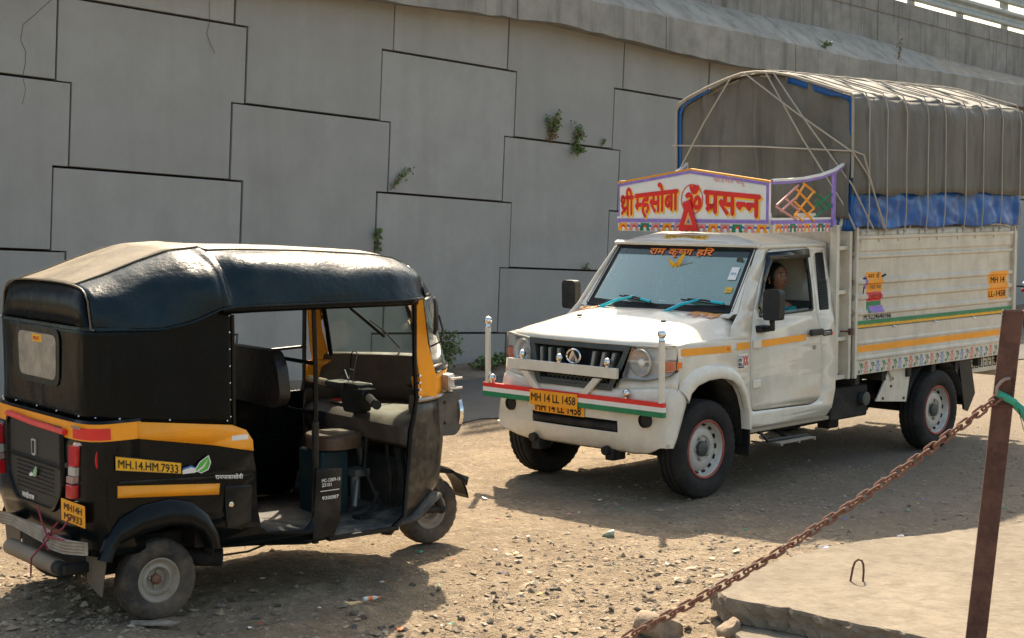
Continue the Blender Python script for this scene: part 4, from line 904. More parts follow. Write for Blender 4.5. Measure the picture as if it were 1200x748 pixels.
sign_word(['/shr','ी'], -.735,-.60,1.985,.235,0,bold=.03)
sign_word([('म',.70),'ह','सो','बा'], -.585,-.145,1.99,.245,.09,bold=.036)
sign_word(['प','/ra','स',('न',.66),'न'], .115,.640,2.012,.26,-.075,bold=.036)
sign_word(['ॐ'], -.09,.08,1.985,.265,0,bold=.04)
mbr = MB()
for k in range(40):
    a0 = 2*pi*k/40; a1 = 2*pi*(k+1)/40; f_ = lambda a, r_: fm(-.005+r_*.108*cos(a), 2.108+r_*.118*sin(a), .0062)
    mbr.add([f_(a0,1),f_(a1,1),f_(a1,.93),f_(a0,.93)],[(0,1,2,3)])
mbr.build('om_circle', M['red'], sb, smooth=0)
sign_word(['खां','ड','भो','र',' ','बं','धू'], .20,.50,2.245,.055,-.10, mats=((M['pink'],0,0,.0),))
# floral strip below board and wing
def floral(P, Q, nrm, n, parent):
    P = Vector(P); Q = Vector(Q); nrm = Vector(nrm); X = (Q-P); L = X.length; X.normalize(); Z = Vector((0,0,1))
    MB().obox((P+Q)/2, X*L/2, Z*.032, nrm*.006).build('flower_strip', M['whitep'], parent, bevel=.001)
    q = {k: MB() for k in ('orange','pink','green','blue','red','whitep')}; seq = ['orange','pink','green','pink']
    for k in range(n):
        c = P + X*(L*(k+.5)/n) + nrm*.0068; w_ = L/n
        def rec(mb, dx, dz, a, b, lift=0): mb.add([c+X*(dx-a)+Z*(dz-b)+nrm*lift, c+X*(dx+a)+Z*(dz-b)+nrm*lift, c+X*(dx+a)+Z*(dz+b)+nrm*lift, c+X*(dx-a)+Z*(dz+b)+nrm*lift], [(0,1,2,3)])
        def el(mb, dx, dz, a, b, lift): 
            i0 = 9; mb.add([c+X*(dx+a*cos(2*pi*j/i0))+Z*(dz+b*sin(2*pi*j/i0))+nrm*lift for j in range(i0)], [tuple(range(i0))])
        m_ = q[seq[k % 4]]
        rec(m_, 0, .014, w_*.40, .017); rec(m_, -w_*.30, -.014, w_*.17, .016); rec(m_, w_*.30, -.014, w_*.17, .016)
        el(q['red'], 0, .002, w_*.17, .015, .0008); el(q['whitep'], 0, -.010, w_*.12, .011, .0014)
        el(q['blue'], w_*.48, .008, w_*.14, .012, .0018); el(q['whitep'], w_*.48, -.008, w_*.10, .009, .0022)
    for k, mb in q.items(): mb.build('printed_flowers', M[k], parent, smooth=0, fixn=False)
floral((SX-.004,YL,1.888),(SX-.004,YR,1.888),(1,0,0),13,sb)
for s in (1,-1):
    wg = bpy.data.objects.new('side_wing', None); COL.objects.link(wg); wg.parent = truck; wg.empty_display_size = .1
    y0 = s*.735
    top = [(SX,y0,2.238),(-1.05,y0+s*.01,2.245),(-1.25,y0+s*.02,2.258),(-1.45,y0+s*.03,2.285),(-1.62,y0+s*.04,2.325),(-1.74,y0+s*.05,2.375),(-1.80,y0+s*.055,2.415)]
    MB().loft([[(p[0],p[1]-s*.0,p[2]+.016),(p[0],p[1]+s*.018,p[2]+.016),(p[0],p[1]+s*.018,p[2]-.018),(p[0],p[1],p[2]-.018)] for p in top], True, True).build('top_rail', M['violet'], wg)
    MB().loft([[(p[0],p[1]-s*.004,p[2]+.020),(p[0],p[1]+s*.022,p[2]+.020),(p[0],p[1]+s*.022,p[2]+.002),(p[0],p[1]-s*.004,p[2]+.002)] for p in top], True, True).build('rail_cap', M['whitep'], wg)
    MB().obox((-1.24,y0+s*.02,1.937),(.39,0,0),(0,.012,0),(0,0,.018)).build('bottom_rail', M['violet'], wg, bevel=.003)
    MB().obox((-1.24,y0+s*.02,1.962),(.39,0,0),(0,.014,0),(0,0,.008)).build('rail_cap', M['whitep'], wg)
    MB().box(-1.635,-1.605,y0+s*.045-.012,y0+s*.045+.012,1.90,2.32).build('post', M['violet'], wg, bevel=.003)
    lat = [((-.90,2.065),(-1.16,2.215),'pink'),((-.89,2.055),(-1.14,1.955),'pink'),((-.95,2.02),(-1.13,2.12),'pink'),((-1.02,2.11),(-1.18,2.02),'pink'),
           ((-1.13,2.20),(-1.37,2.04),'orange'),((-1.13,2.09),(-1.37,1.94),'orange'),((-1.14,2.11),(-1.24,2.22),'orange'),((-1.13,1.99),(-1.37,2.17),'orange'),((-1.24,2.23),(-1.38,2.16),'orange'),((-1.21,1.945),(-1.37,2.04),'orange'),((-1.13,1.99),(-1.22,1.945),'orange'),
           ((-1.37,2.165),(-1.60,2.05),'green'),((-1.37,2.04),(-1.60,2.15),'green'),((-1.37,1.96),(-1.60,2.07),'green'),((-1.40,2.10),(-1.52,2.02),'green')]
    for (a, b, m_) in lat: MB().tube([(a[0],y0+s*.025,a[1]),(b[0],y0+s*.035,b[1])], .0085, 6).build('lattice_bar', M[m_], wg)
    P_, Q_ = ((SX,y0+s*.03,1.893),(-1.60,y0+s*.03,1.893)); 
    if s > 0: floral(P_, Q_, (0,1,0), 8, wg)
    MB().tube([(-1.78,s*.80,1.9),(-1.78,s*.80,2.42)],.018,6).build('corner_upright', M['boxwhite'], wg)
tri = thing('warning_triangle', 'red reflective warning triangle fixed on the painted name board of the truck', 'warning triangle', tuple(TF @ Vector((SX+.012,-.03,1.865))), TRZ)
o3 = [(-.098,0),(.098,0),(.016,.235),(-.016,.235)]; i3 = [(-.045,.045),(.045,.045),(.003,.150),(-.003,.150)]
MB().add([(d,u,v) for d in (0,.012) for P in (o3,i3) for u,v in P], [(i,(i+1)%4,(i+1)%4+4,i+4) for i in range(4)]+[(i+8,(i+1)%4+8,(i+1)%4+12,i+12) for i in range(4)]+[(i,(i+1)%4,(i+1)%4+8,i+8) for i in range(4)]+[(i+4,(i+1)%4+4,(i+1)%4+12,i+12) for i in range(4)]).build('frame', M['red'], tri, bevel=.003)
MB().prism([(-.05,.042),(.05,.042),(.003,.160),(-.003,.160)], .001,.004, lambda u,v,d:(d,u,v)).build('inner_plate', mat('pale_orange',(.75,.35,.15),.5), tri)
MB().prism([(-.014,.06),(.014,.06),(.0,.092)], .004,.006, lambda u,v,d:(d,u,v)).build('inner_mark', M['blue'], tri)

# ================= FRONT CRASH BAR =================
FX = .50
fb = bpy.data.objects.new('front_bar', None); COL.objects.link(fb); fb.parent = truck; fb.empty_display_size=.1
def fbx(y0,y1,z0,z1,d0=0,d1=.03): return MB().box(FX+d0,FX+d1,y0,y1,z0,z1)
YLb, YRb = -.86, .945-.0
# main tricolour bar
for nm, z0, z1, m_ in (('saffron_stripe',.693,.725,M['red']),('white_stripe',.660,.693,M['whitep']),('green_stripe',.622,.660,M['green'])):
    fbx(-.905,.862,z0,z1,0,.03).build(nm, m_, fb, bevel=.0)
ub = fbx(-.645,.435,.855,.93).build('upper_bar', M['white'], fb, bevel=.004)
for s in (1,-1):
    MB().prism([(s*.36-.035-.11,.845),(s*.36+.035-.11,.845),(s*.22+.035-.11,.71),(s*.22-.035-.11,.71)], .002,.028, lambda u,v,d:(FX+d,u,v)).build('leg', M['white'], fb)
    MB().lathe([(.022,0),(.022,.44),(0,.441)],16,c=(FX+.015,s*.85-.015,.722),axis='z').build('flag_pole', M['white'], fb)
    MB().ball((FX+.015,s*.85-.015,1.195),.033,16).lathe([(.02,0),(.026,.01),(.02,.03)],12,c=(FX+.015,s*.85-.015,1.14),axis='z').build('chrome_ball', M['chrome'], fb)
    MB().box(FX-.06,FX,s*.22-.03,s*.22+.03,.585,.655).build('mounting_bracket', M['white'], fb, bevel=.004)
for (y,z) in ((-.50,.95),(-.12,.95),(.34,.95),(-.82,.745),(.52,.745)):
    MB().ball((FX+.015,y,z+.018),.030,16).lathe([(.014,-.022),(.018,-.005),(.02,.0)],12,c=(FX+.015,y,z),axis='z').build('chrome_ball', M['chrome'], fb)
pl = MB().box(FX+.034,FX+.040,-.40,.075,.605,.715).build('number_plate', M['orangeplate'], truck, bevel=.002)
plain('plate_lettering', 'MH 14 LL 1458', M['black'], pl, (FX+.0405,-.382,.636), (0,1,0),(0,0,1),(1,0,0),.082,.44,.018)
pl2 = MB().box(FX+.016,FX+.020,-.37,.125,.555,.655).build('number_plate', M['orangeplate'], truck, bevel=.002)
plain('plate_lettering', 'MH 14 LL 1458', M['black'], pl2, (FX+.0205,-.355,.565), (0,1,0),(0,0,1),(1,0,0),.088,.45,.022)
MB().box(FX-.03,FX-.01,-.14,-.06,.60,.70).box(FX-.05,FX+.0,.24,.36,.565,.61).box(FX-.05,FX+.0,-.46,-.38,.575,.615).build('bar_fixings', M['white'], fb, bevel=.003)

# ================= TARPAULIN AND ROPES =================
tp = thing('tarpaulin', 'grey canvas tarpaulin stretched over hoops on the truck bed', 'tarpaulin', (.794, 11.534, 0), TRZ)
TX0, TX1 = -1.74, -4.47
arch = [(.868,2.15),(.872,2.4),(.870,2.65),(.868,2.80),(.866,2.895),(.845,2.922),(.74,2.955),(.5,3.03),(.3,3.09),(.12,3.125),(-.05,3.14),(-.2,3.135),(-.35,3.10),(-.55,3.04),(-.75,2.965),(-.855,2.915),(-.88,2.86),(-.88,2.7),(-.875,2.4),(-.87,1.95)]
A = []
for (a, b) in zip(arch[:-1], arch[1:]):
    for k in range(4): A.append(tuple(Vector(a).lerp(Vector(b), k/4)))
A.append(arch[-1]); A = np.array(A)
ropex = [-1.90,-2.16,-2.45,-2.78,-3.06,-3.40,-3.70,-4.03,-4.36]
xs = np.arange(TX0, TX1-.001, -.0175); U = np.zeros((len(xs), len(A), 3))
sg = np.arange(len(A))/4.
XX, SS = np.meshgrid(xs, sg, indexing='ij')
near = np.min(np.abs(XX[..., None]-np.array(ropex)), -1)
side = (np.clip(4.2-SS,0,1)+np.clip(SS-15.2,0,1))
top = 1-side
fold = .020*vnoise(XX*7.5, SS*.35, 11)+.010*vnoise(XX*17, SS*.8+3, 12)+.005*vnoise(XX*30, SS*2.5, 13)
sag = .011*(1-np.exp(-(near/.03)**1.3))*side
dip = top*(-.014*np.sin(np.clip(near/.15,0,1)*pi/2)**1.2+.010*vnoise(XX*5,SS*1.1,14))
ridge = .008*np.exp(-(near/.022)**2)*top
D = (fold+.024)*side*np.clip((TX0-XX)/.12,.0,1) + sag*np.clip((TX0-XX)/.05,0,1) + dip + ridge + .5*fold*top
fold_dummy = 0
for i, x in enumerate(xs):
    for k in range(len(A)):
        a = A[max(k-1,0)]; b = A[min(k+1,len(A)-1)]; t = b-a; t = t/np.hypot(*t); nrm = (t[1], -t[0])
        if k < 40: pass
        nrm = (abs(nrm[0])*(1 if A[k][0] > 0 else -1), abs(nrm[1]))
        U[i, k] = (x, A[k][0]+nrm[0]*D[i,k], A[k][1]+nrm[1]*D[i,k])
zb = .02*vnoise(xs*4, xs*0, 15)
U[:,0,2] += zb
mb = MB(); mb.loft([[tuple(p) for p in r_] for r_ in U], False)
mb.build('canvas_cover', M['tarp'], tp, solid=.004, smooth=180)
# front curtain
zs_ = np.linspace(0,1,34); ysn = np.linspace(-1,1,110)
def ztop(y): return float(np.interp(y, [p[0] for p in arch[::-1]][1:], [p[1] for p in arch[::-1]][1:]))
rings = []
for y in ysn:
    yy = y*.855; zt = ztop(yy)-.012; ring = []
    for t in zs_:
        z = zt+(1.96-zt)*t
        f_ = .055*float(vnoise(np.array([yy*4.2+.25*t]), np.array([t*1.1]), 21)[0])*(.3+t) + .030*float(vnoise(np.array([yy*13]), np.array([t*2.2]), 22)[0]) + .008*float(vnoise(np.array([yy*26]), np.array([t*6.]), 23)[0])
        f_ += .03*math.exp(-((yy+.10-.05*t)/.022)**2)*min(1,t*3) - .025*math.exp(-((yy+.05-.05*t)/.025)**2)*min(1,t*3)
        ring.append((TX0-.045+f_+.03*t*(1-t)*2, yy, z))
    rings.append(ring)
MB().loft(rings, False).build('front_curtain', M['tarp'], tp, solid=.003, smooth=180)
rings = [[(TX1+.02, y*.855, 2.1), (TX1+.02, y*.855, ztop(y*.855)-.01)] for y in np.linspace(-1,1,30)]
MB().loft(rings, False).build('rear_curtain', M['tarp'], tp, solid=.003)
ed = [tuple(a) for a in A]
MB().tube([(TX0+.006, a[0], a[1]) for a in ed[2:]], .012, 6).build('hem', mat('pale_canvas_hem',(.33,.29,.22),.8), tp)
# blue edging of the opening
MB().loft([[(TX0-.006, a[0]*.985, a[1]-.012), (TX0-.012, a[0]*.950, a[1]-.045-.02*(abs(a[0])<.7))] for a in ed if not -.25 < a[0] < .25 and a[0] > 0], False).build('blue_lining', M['bluetarp'], tp, solid=.002)
MB().loft([[(TX0-.006, a[0]*.985, a[1]-.012), (TX0-.012, a[0]*.95, a[1]-.03)] for a in ed if a[0] < -.5], False).build('blue_lining', M['bluetarp'], tp, solid=.002)
for x in (-1.80,-2.65,-3.5,-4.38): MB().tube([(x, a[0]*.96, a[1]-.03) for a in [(.868,1.9)]+[tuple(q) for q in arch]+[(-.868,1.9)]], .014, 6).build('hoop', M['steel'], tp)
# blue lower sheet
bs = thing('blue_tarpaulin', 'glossy blue plastic sheet tied along the near side of the truck below the grey canvas', 'tarpaulin', (.794, 11.534, 0), TRZ)
xs2 = np.arange(TX0-.03, TX1-.02, -.02); rings = []
for i, x in enumerate(xs2):
    near = min(abs(x-q) for q in ropex); ring = []
    for k, t in enumerate(np.linspace(0,1,20)):
        z = 2.175+(1.885-2.175)*t + (.012*math.sin(x*9) if t > .9 else 0); 
        d = .012 + min(1,t*3)*(.012*(1-math.exp(-(near/.04)**1.5)) + .016*float(vnoise(np.array([x*7+t*2.5]), np.array([t*2.2-x*1.5]), 31)[0]) + .006*float(vnoise(np.array([x*16-t*4]), np.array([t*5]), 32)[0]))
        ring.append((x, .840+d+.016*t, z))
    rings.append(ring)
MB().loft(rings, False).build('sheet', M['bluetarp'], bs, solid=.002, smooth=180)
rings = []
for y in np.linspace(.872,.72,8):
    ring = []
    for t in np.linspace(0,1,12): ring.append((TX0-.02+.012*math.sin(y*60+t*4), y, 2.22+(1.86-2.22)*t+.03*(.872-y)))
    rings.append(ring)
MB().loft(rings, False).build('front_flap', M['bluetarp'], bs, solid=.002, smooth=180)
# ropes: each a thing lying over the load
rpn = 'ropes lashed over the canvas canopy'
for i, x in enumerate(ropex):
    P = [(x+.004*math.sin(k*1.7+i), (a[0]+(.046 if a[0] > 0 else -.046)*min(1,max(0,(3.0-a[1])*6))), a[1]+.020*(a[1] > 2.9)) for k, a in enumerate(arch[1:-2])]
    P = [(x-.008, .905, 1.86),(x+.004,.925,2.02)]+P+[(x,-.90,1.86)]
    rp = MB().tube(P, .0058, 6).build('rope', M['rope']); rp.matrix_world = TF.copy()
    kn = MB().ball((x-.008,.905,1.86),.018,8).tube([(x-.008,.90,1.86),(x+.02,.912,1.83)],.006,5).build('knot', M['rope'], rp)
    MB().box(x-.018,x-.008,.842,.853,1.77,1.86).build('rope_hook', M['boxwhite'], rp)
    pos = ['foremost','second','third','fourth','fifth','sixth','seventh','second last','rearmost'][i]
    tag(rp, pos + ' rope from the front, running down the canopy side over the blue sheet', 'rope', rpn)
fx = TX0+.02
for nm_, P in (('rope falling left across the canopy front, from its peak to the name board end', [(fx,-.30,3.105),(fx+.02,-.56,2.74),(fx+.01,-.82,2.36)]),
          ('long diagonal rope from canopy peak to its right edge, then down to the second hook', [(fx,-.17,3.14),(fx+.03,.33,2.82),(fx,.885,2.47),(-1.86,.93,2.30),(-2.15,.92,1.87)]),
          ('left of two near parallel ropes descending right behind the name board wing', [(fx,.05,3.13),(fx+.03,.44,2.58),(fx,.82,2.05),(fx-.02,.90,1.88)]),
          ('right of two near parallel ropes crossing the canopy front and wrapping its corner', [(fx,.12,3.13),(fx+.03,.5,2.68),(fx,.88,2.22),(-1.95,.93,1.88)]),
          ('level rope tied straight across the canopy front above the name board', [(fx,-.91,2.565),(fx+.03,0,2.535),(fx,.90,2.48)]),
          ('rope slanting down the canopy side from its front corner to the second hook', [(fx,.89,2.48),(-1.80,.93,2.45),(-1.95,.935,2.15),(-2.12,.92,1.88)])):
    rp = MB().tube(P, .0068, 6).build('rope', M['rope']); rp.matrix_world = TF.copy(); tag(rp, nm_, 'rope', rpn)

# ================= PASSENGER =================
pr = thing('person', 'dark-haired woman in a teal top sitting in the truck and looking out of its window', 'person', tuple(TF @ Vector((-1.20,.45,.78))), TRZ)
def skin_mesh(name, nodes, edges, m, parent, sub=2):
    me = bpy.data.meshes.new(name); me.from_pydata([n_[0] for n_ in nodes], edges, []); me.materials.append(m)
    o = bpy.data.objects.new(name, me); COL.objects.link(o); o.parent = parent
    q = o.modifiers.new('skin', 'SKIN'); q.use_smooth_shade = True
    for i, n_ in enumerate(nodes): me.skin_vertices[0].data[i].radius = (n_[1], n_[1] if len(n_) < 3 else n_[2]); me.skin_vertices[0].data[i].use_root = (i == 0)
    u = o.modifiers.new('sub', 'SUBSURF'); u.levels = sub; u.render_levels = sub
    return o
# local frame: origin on the seat, x forward; she is turned to the window (y+)
nodes = [((0,0,.10),.14,.16),((-.04,0,.25),.13,.15),((-.06,.01,.40),.14,.16),((-.06,.02,.50),.10,.13),((-.05,.03,.57),.052),((-.04,.05,.64),.055),
         ((-.04,.19,.49),.062),((-.02,.23,.33),.048),((.08,.20,.20),.038),((.18,.14,.16),.028),
         ((-.08,-.16,.48),.062),((-.02,-.22,.32),.048),((.12,-.16,.22),.038),((.20,-.06,.18),.028),
         ((.18,.10,.09),.085),((.42,.11,.10),.065),((.48,.11,-.20),.05),((.50,.11,-.38),.038),((.58,.11,-.42),.03),
         ((.18,-.10,.09),.085),((.42,-.11,.10),.065),((.48,-.11,-.20),.05),((.50,-.11,-.38),.038),((.58,-.11,-.42),.03)]
edges = [(0,1),(1,2),(2,3),(3,4),(4,5),(3,6),(6,7),(7,8),(8,9),(3,10),(10,11),(11,12),(12,13),(0,14),(14,15),(15,16),(16,17),(17,18),(0,19),(19,20),(20,21),(21,22),(22,23)]
skin_mesh('body', nodes, edges, M['skin'], pr)
bn = [(n_[0], *[r_+.012 for r_ in n_[1:]]) for n_ in [nodes[i] for i in (0,1,2,3,6,7,10,11)]]
skin_mesh('blouse', bn, [(0,1),(1,2),(2,3),(3,4),(4,5),(3,6),(6,7)], M['teal'], pr)
MB().loft([[( -.05+.14*cos(a)*k, .03+.17*sin(a)*k, z) for a in np.linspace(0,2*pi,16,endpoint=False)] for k, z in ((.62,.535),(.9,.505),(1.1,.46))], True).build('shawl_edge', M['cream'], pr, solid=.006)
sk2 = [(n_[0], *[r_+.02 for r_ in n_[1:]]) for n_ in [nodes[i] for i in (0,14,15,16,19,20,21)]]
skin_mesh('skirt', sk2, [(0,1),(1,2),(2,3),(0,4),(4,5),(5,6)], M['teal'], pr)
# hands: palm with five fingers resting on the lap
for s, w0 in ((1, Vector((.18,.14,.16))), (-1, Vector((.20,-.06,.18)))):
    hn = [(tuple(w0),.026,.02),(tuple(w0+Vector((.06,-.02*s,-.005))),.034,.016)]; he = [(0,1)]
    for k in range(4):
        b_ = w0+Vector((.085,(-.035+.02*k)*1.0-.02*s,-.005)); L = (.028,.034,.032,.026)[k]; i0 = len(hn)
        hn += [(tuple(b_),.0095),(tuple(b_+Vector((L,0,-.008))),.0085),(tuple(b_+Vector((L*1.75,0,-.028))),.007)]; he += [(1,i0),(i0,i0+1),(i0+1,i0+2)]
    i0 = len(hn); hn += [(tuple(w0+Vector((.045,.028*s,0))),.011),(tuple(w0+Vector((.075,.045*s,-.01))),.009)]; he += [(0,i0),(i0,i0+1)]
    skin_mesh('hand', hn, he, M['skin'], pr, 1)
# head: shaped sphere, face towards +Y (out of the window)
hd = bpy.data.objects.new('head', None); COL.objects.link(hd); hd.parent = pr; hd.location = (-.03,.075,.725); hd.rotation_euler = (radians(6),0,radians(-6)); hd.empty_display_size=.1
def headf(th, ph):     # th 0 top..pi, ph azimuth, 0 = face dir (+y)
    x = sin(th)*sin(ph); y = sin(th)*cos(ph); z = cos(th); r = .1
    X = x*.074; Y = y*.092; Z = z*.112
    if z < 0: X *= 1-.30*(-z)**1.5*(1 if y > -.2 else .5); Y *= 1 - .12*(-z) if y > 0 else 1-.35*(-z)
    fr = max(0, y)
    g = lambda a, b, sx, sz: math.exp(-((X-a)/sx)**2-((Z-b)/sz)**2)
    if y > 0:
        Y += .020*g(0,-.022,.010,.014)+.011*g(0,.0,.008,.022)-.009*(g(.030,.010,.016,.011)+g(-.030,.010,.016,.011))+.004*(g(.03,.030,.02,.008)+g(-.03,.030,.02,.008))
        Y += .008*g(0,-.056,.020,.006)+.006*g(0,-.067,.016,.006)-.004*g(0,-.0615,.02,.002)+.008*g(0,-.098,.018,.014)+.003*(g(.04,-.02,.02,.02)+g(-.04,-.02,.02,.02))
    return (X, Y, Z)
MB().grid(headf, np.linspace(0.001,pi-.001,70), np.linspace(-pi,pi,90)).build('face', M['skin'], hd, smooth=180)
for s in (1,-1):
    MB().ball((s*.030,.071,.010),.0115,12,(1.1,.7,.55)).build('eye', M['cream'], hd); MB().ball((s*.030,.0795,.010),.0062,10).build('iris', M['black'], hd)
    MB().tube([(s*.014,.087,.030),(s*.030,.089,.035),(s*.047,.079,.029)],[.002,.0035,.002],6).build('eyebrow', M['hair'], hd)
    MB().ball((s*.078,.0,-.005),.02,10,(.4,.8,1.4)).build('ear', M['skin'], hd); MB().ball((s*.082,.004,-.036),.007,8).build('earring', M['gold'], hd)
MB().ball((0,.092,.040),.0045,8).build('bindi', M['red'], hd)
MB().tube([(-.022,.0915,-.060),(0,.098,-.058),(.022,.0915,-.060)],[.002,.005,.002],8).build('lips', mat('lip',(.25,.06,.05),.4), hd)
def hairf(th, ph):
    x, y, z = headf(th, ph); k = 1.10 + .015*math.sin(ph*22+2*math.sin(th*3)); back = (1-cos(ph))/2
    return (x*k*1.04, y*(1.04 if y > 0 else 1.16)-.004, z*1.08+.004)
V_ = MB()
ths = np.linspace(.001, pi*.80, 26); phs = np.linspace(-pi, pi, 60)
for i in range(len(ths)-1):
    for j in range(len(phs)-1):
        th = (ths[i]+ths[i+1])/2; ph = abs((phs[j]+phs[j+1])/2)
        lim = np.interp(ph, [0,.45,.9,1.3,pi], [.80,.92,1.25,2.6,2.6])
        if th < lim: V_.add([hairf(ths[i],phs[j]),hairf(ths[i],phs[j+1]),hairf(ths[i+1],phs[j+1]),hairf(ths[i+1],phs[j])],[(0,1,2,3)])
V_.build('hair', M['hair'], hd, solid=.004, smooth=180)
MB().tube([(0,-.10,-.02),(0.03,-.13,-.12),(.06,-.10,-.25),(.07,-.06,-.38)],[.045,.04,.032,.02],10).ball((0,-.11,.0),.05,12).build('ponytail', M['hair'], hd)

# ================= AUTO RICKSHAW =================
RRZ = math.atan2(.6293, .7771)
rk = thing('auto_rickshaw', 'black and orange three-wheeled auto rickshaw with black vinyl hood and open doorway', 'auto rickshaw', (-2.16, 8.202, 0), RRZ)
def rwheel(loc, rot, side):
    h = .052; R = .208; rr = .112
    e = bpy.data.objects.new('wheel', None); COL.objects.link(e); e.parent = rk; e.location = loc; e.rotation_euler = (0, rot, 0 if side > 0 else pi); e.empty_display_size=.1
    prof = [(rr-.006,h*.55),(rr,h*.8),(rr+.008,h*.95),(rr+.035,h*1.12),(rr+.065,h*1.12),(R-.018,h*.98),(R-.006,h*.86),(R-.002,h*.7),(R,h*.4),(R,h*.36),(R-.006,h*.33),(R-.006,h*.27),(R+.001,h*.24),(R+.001,-h*.24),(R-.006,-h*.27),(R-.006,-h*.33),(R,-h*.36),(R,-h*.4),(R-.002,-h*.7),(R-.006,-h*.86),(R-.018,-h*.98),(rr+.065,-h*1.12),(rr+.035,-h*1.12),(rr+.008,-h*.95),(rr,-h*.8),(rr-.006,-h*.55),(rr-.006,h*.55)]
    MB().lathe(prof, 104, wob=lambda j,r,a: (-.005 if (j % 4 < 1 and r > R-.008 and abs(a) > h*.45) else (-.003 if (j % 4 == 2 and r > R-.001) else 0))).build('tyre', M['rubber2'], e, smooth=40)
    d = [(rr+.004,h*.62),(rr+.006,h*.82),(rr-.004,h*.88),(rr-.012,h*.78),(rr-.018,h*.55),(rr-.028,h*.50),(rr-.034,h*.62),(rr-.045,h*.66),(rr-.052,h*.50),(rr-.058,h*.12),(rr-.062,-h*.05),(0,-h*.05)]
    MB().lathe(d, 40).build('rim', M['rimdirty'], e, smooth=50)
    MB().lathe([(.026,-.01),(.026,.018),(.018,.026),(0,.026)],20).build('hub', M['rustlink'], e)
    nm = MB()
    for k in range(4): a = 2*pi*k/4+.5; nm.lathe([(.008,-.005),(.008,.010),(0,.012)],6,c=(.036*cos(a),0,.036*sin(a)))
    nm.build('wheel_nuts', M['steel'], e, smooth=20); return e
rwheel((0,-.57,.203),.3,-1); rwheel((0,.57,.203),1.1,1); rwheel((2.10,0,.203),0,-1)
rt = lambda z: float(np.interp(z,[.25,.45,.7,1.05],[.615,.63,.638,.628]))
arc_i = [(-.275,.345),(-.245,.42),(-.16,.455),(-.03,.475),(.07,.485),(.16,.465),(.23,.415),(.262,.335)]
arc_o = [(-.335,.36),(-.295,.455),(-.215,.552),(-.10,.605),(.05,.620),(.17,.592),(.262,.52),(.322,.42),(.345,.325)]
bodyR = [(-.275,1.03),(-.275,.345)]+arc_i[1:]+[(.345,.32),(.53,.305),(.86,.265),(1.03,.285),(1.065,.37),(1.075,.655),(.915,.67),(.905,.44),(.89,.385),(.85,.345),(.62,.365),(.578,.41),(.555,.51),(.548,.70),(.53,.81),(.525,.86),(.49,.92),(.41,.955)]
fr_ = lambda z: rt(z)
for s in (-1,1):
    if s < 0: sheet('side_panel', bodyR, [], M['rblack'], rk, s, 0, fn=fr_, solid=.012)
    else: sheet('side_panel', [(-.275,1.03),(-.275,.345)]+arc_i[1:]+[(.345,.32),(.53,.305),(.86,.265),(1.50,.27),(1.56,.45),(1.58,.92),(.55,.93),(.41,.955)], [], M['rblack'], rk, s, 0, fn=fr_, solid=.012)
    rings = []
    ii = [(-.275,.345),(-.262,.385),(-.235,.43),(-.12,.462),(.04,.485),(.15,.468),(.22,.43),(.25,.38),(.262,.335)]
    for o_, i_ in zip(arc_o, ii):
        rings.append([(o_[0],s*.630,o_[1]),(o_[0]*.97+i_[0]*.03,s*.646,o_[1]*.97+i_[1]*.03),(o_[0]*.9+i_[0]*.1,s*.652,o_[1]*.9+i_[1]*.1),(o_[0]*.6+i_[0]*.4,s*.672,o_[1]*.6+i_[1]*.4),(o_[0]*.1+i_[0]*.9,s*.680,o_[1]*.1+i_[1]*.9),(i_[0],s*.672,i_[1]),(i_[0],s*.60,i_[1])])
    MB().loft(rings, False).build('mudguard', M['rblack'], rk, smooth=60)
    MB().loft([[(x,s*.62,z),(x,s*.42,z)] for x,z in [(-.30,.28),(-.29,.42),(-.2,.52),(0,.55),(.2,.5),(.29,.4),(.31,.28)]], False).build('wheel_well', M['dark'], rk, solid=.004)
    MB().prism([(-.15,.395),(.10,.40),(.04,.165),(.0,.17),(-.13,.21)], -.30, -.294, lambda u,v,d:(d-.02*(.4-v), s*(.565+u), v)).build('mud_flap', mat('mud_flap_rubber',(.12,.095,.07),.8,dirt=((.2,.15,.1),.6,8)), rk)
# rear wall, rounded corners
planR = [(-.10,.634),(-.26,.634),(-.305,.622),(-.345,.588),(-.365,.535),(-.373,.46),(-.377,.3),(-.378,0)]
planR = [(x,-y) for x, y in planR] + [(x,y) for x, y in planR[-2::-1]]
zr = [.36,.40,.52,.60,.74,.90,.925,1.035]
MB().loft([[(x+(.03 if z < .41 else .0)+(.006 if z>.92 else 0), y*(1-.02*(z<.41)), z) for x,y in planR] for z in zr], False).build('rear_wall', M['rblack'], rk, solid=.012, smooth=50)
def wrap(name, z0, z1, m, i0, i1, off=.004, parent=rk, slope=0):
    P = planR[i0:i1]; mb = MB(); rings = []
    for i,(x,y) in enumerate(P):
        a = Vector(planR[max(i0+i-1,0)]); b = Vector(planR[min(i0+i+1,len(planR)-1)]); t=(b-a).normalized(); n_ = Vector((t.y,-t.x)); 
        if n_.dot(Vector((x+.05,y))) < 0: n_ = -n_
        rings.append([(x+n_.x*off+(.006 if z>.92 else 0), y+n_.y*off, z) for z in (z0,(z0+z1)/2,z1)])
    return mb.loft(rings, False).build(name, m, parent, smooth=60)
ob = wrap('orange_band', .935, 1.020, M['orange'], 0, len(planR), .003)
sheet('orange_band', [(-.11,1.018),(-.11,.935),(.30,.862),(.46,.825),(.53,.81),(.527,.865),(.49,.922),(.41,.956)], [], M['orange'], rk, -1, .0115, fn=fr_, solid=.010)
wrap('red_tape', .942, 1.0, M['red'], 1, 6, .0055); MB().tube([(-.388,.34,.985),(-.392,.0,.972),(-.388,-.40,.965)],.016,8).build('red_tape_roll', M['red'], rk)
for yy in (-.47,): MB().box(-.385,-.382,yy-.10,yy-.0,.997,1.008).build('silver_strip', M['steel'], rk)
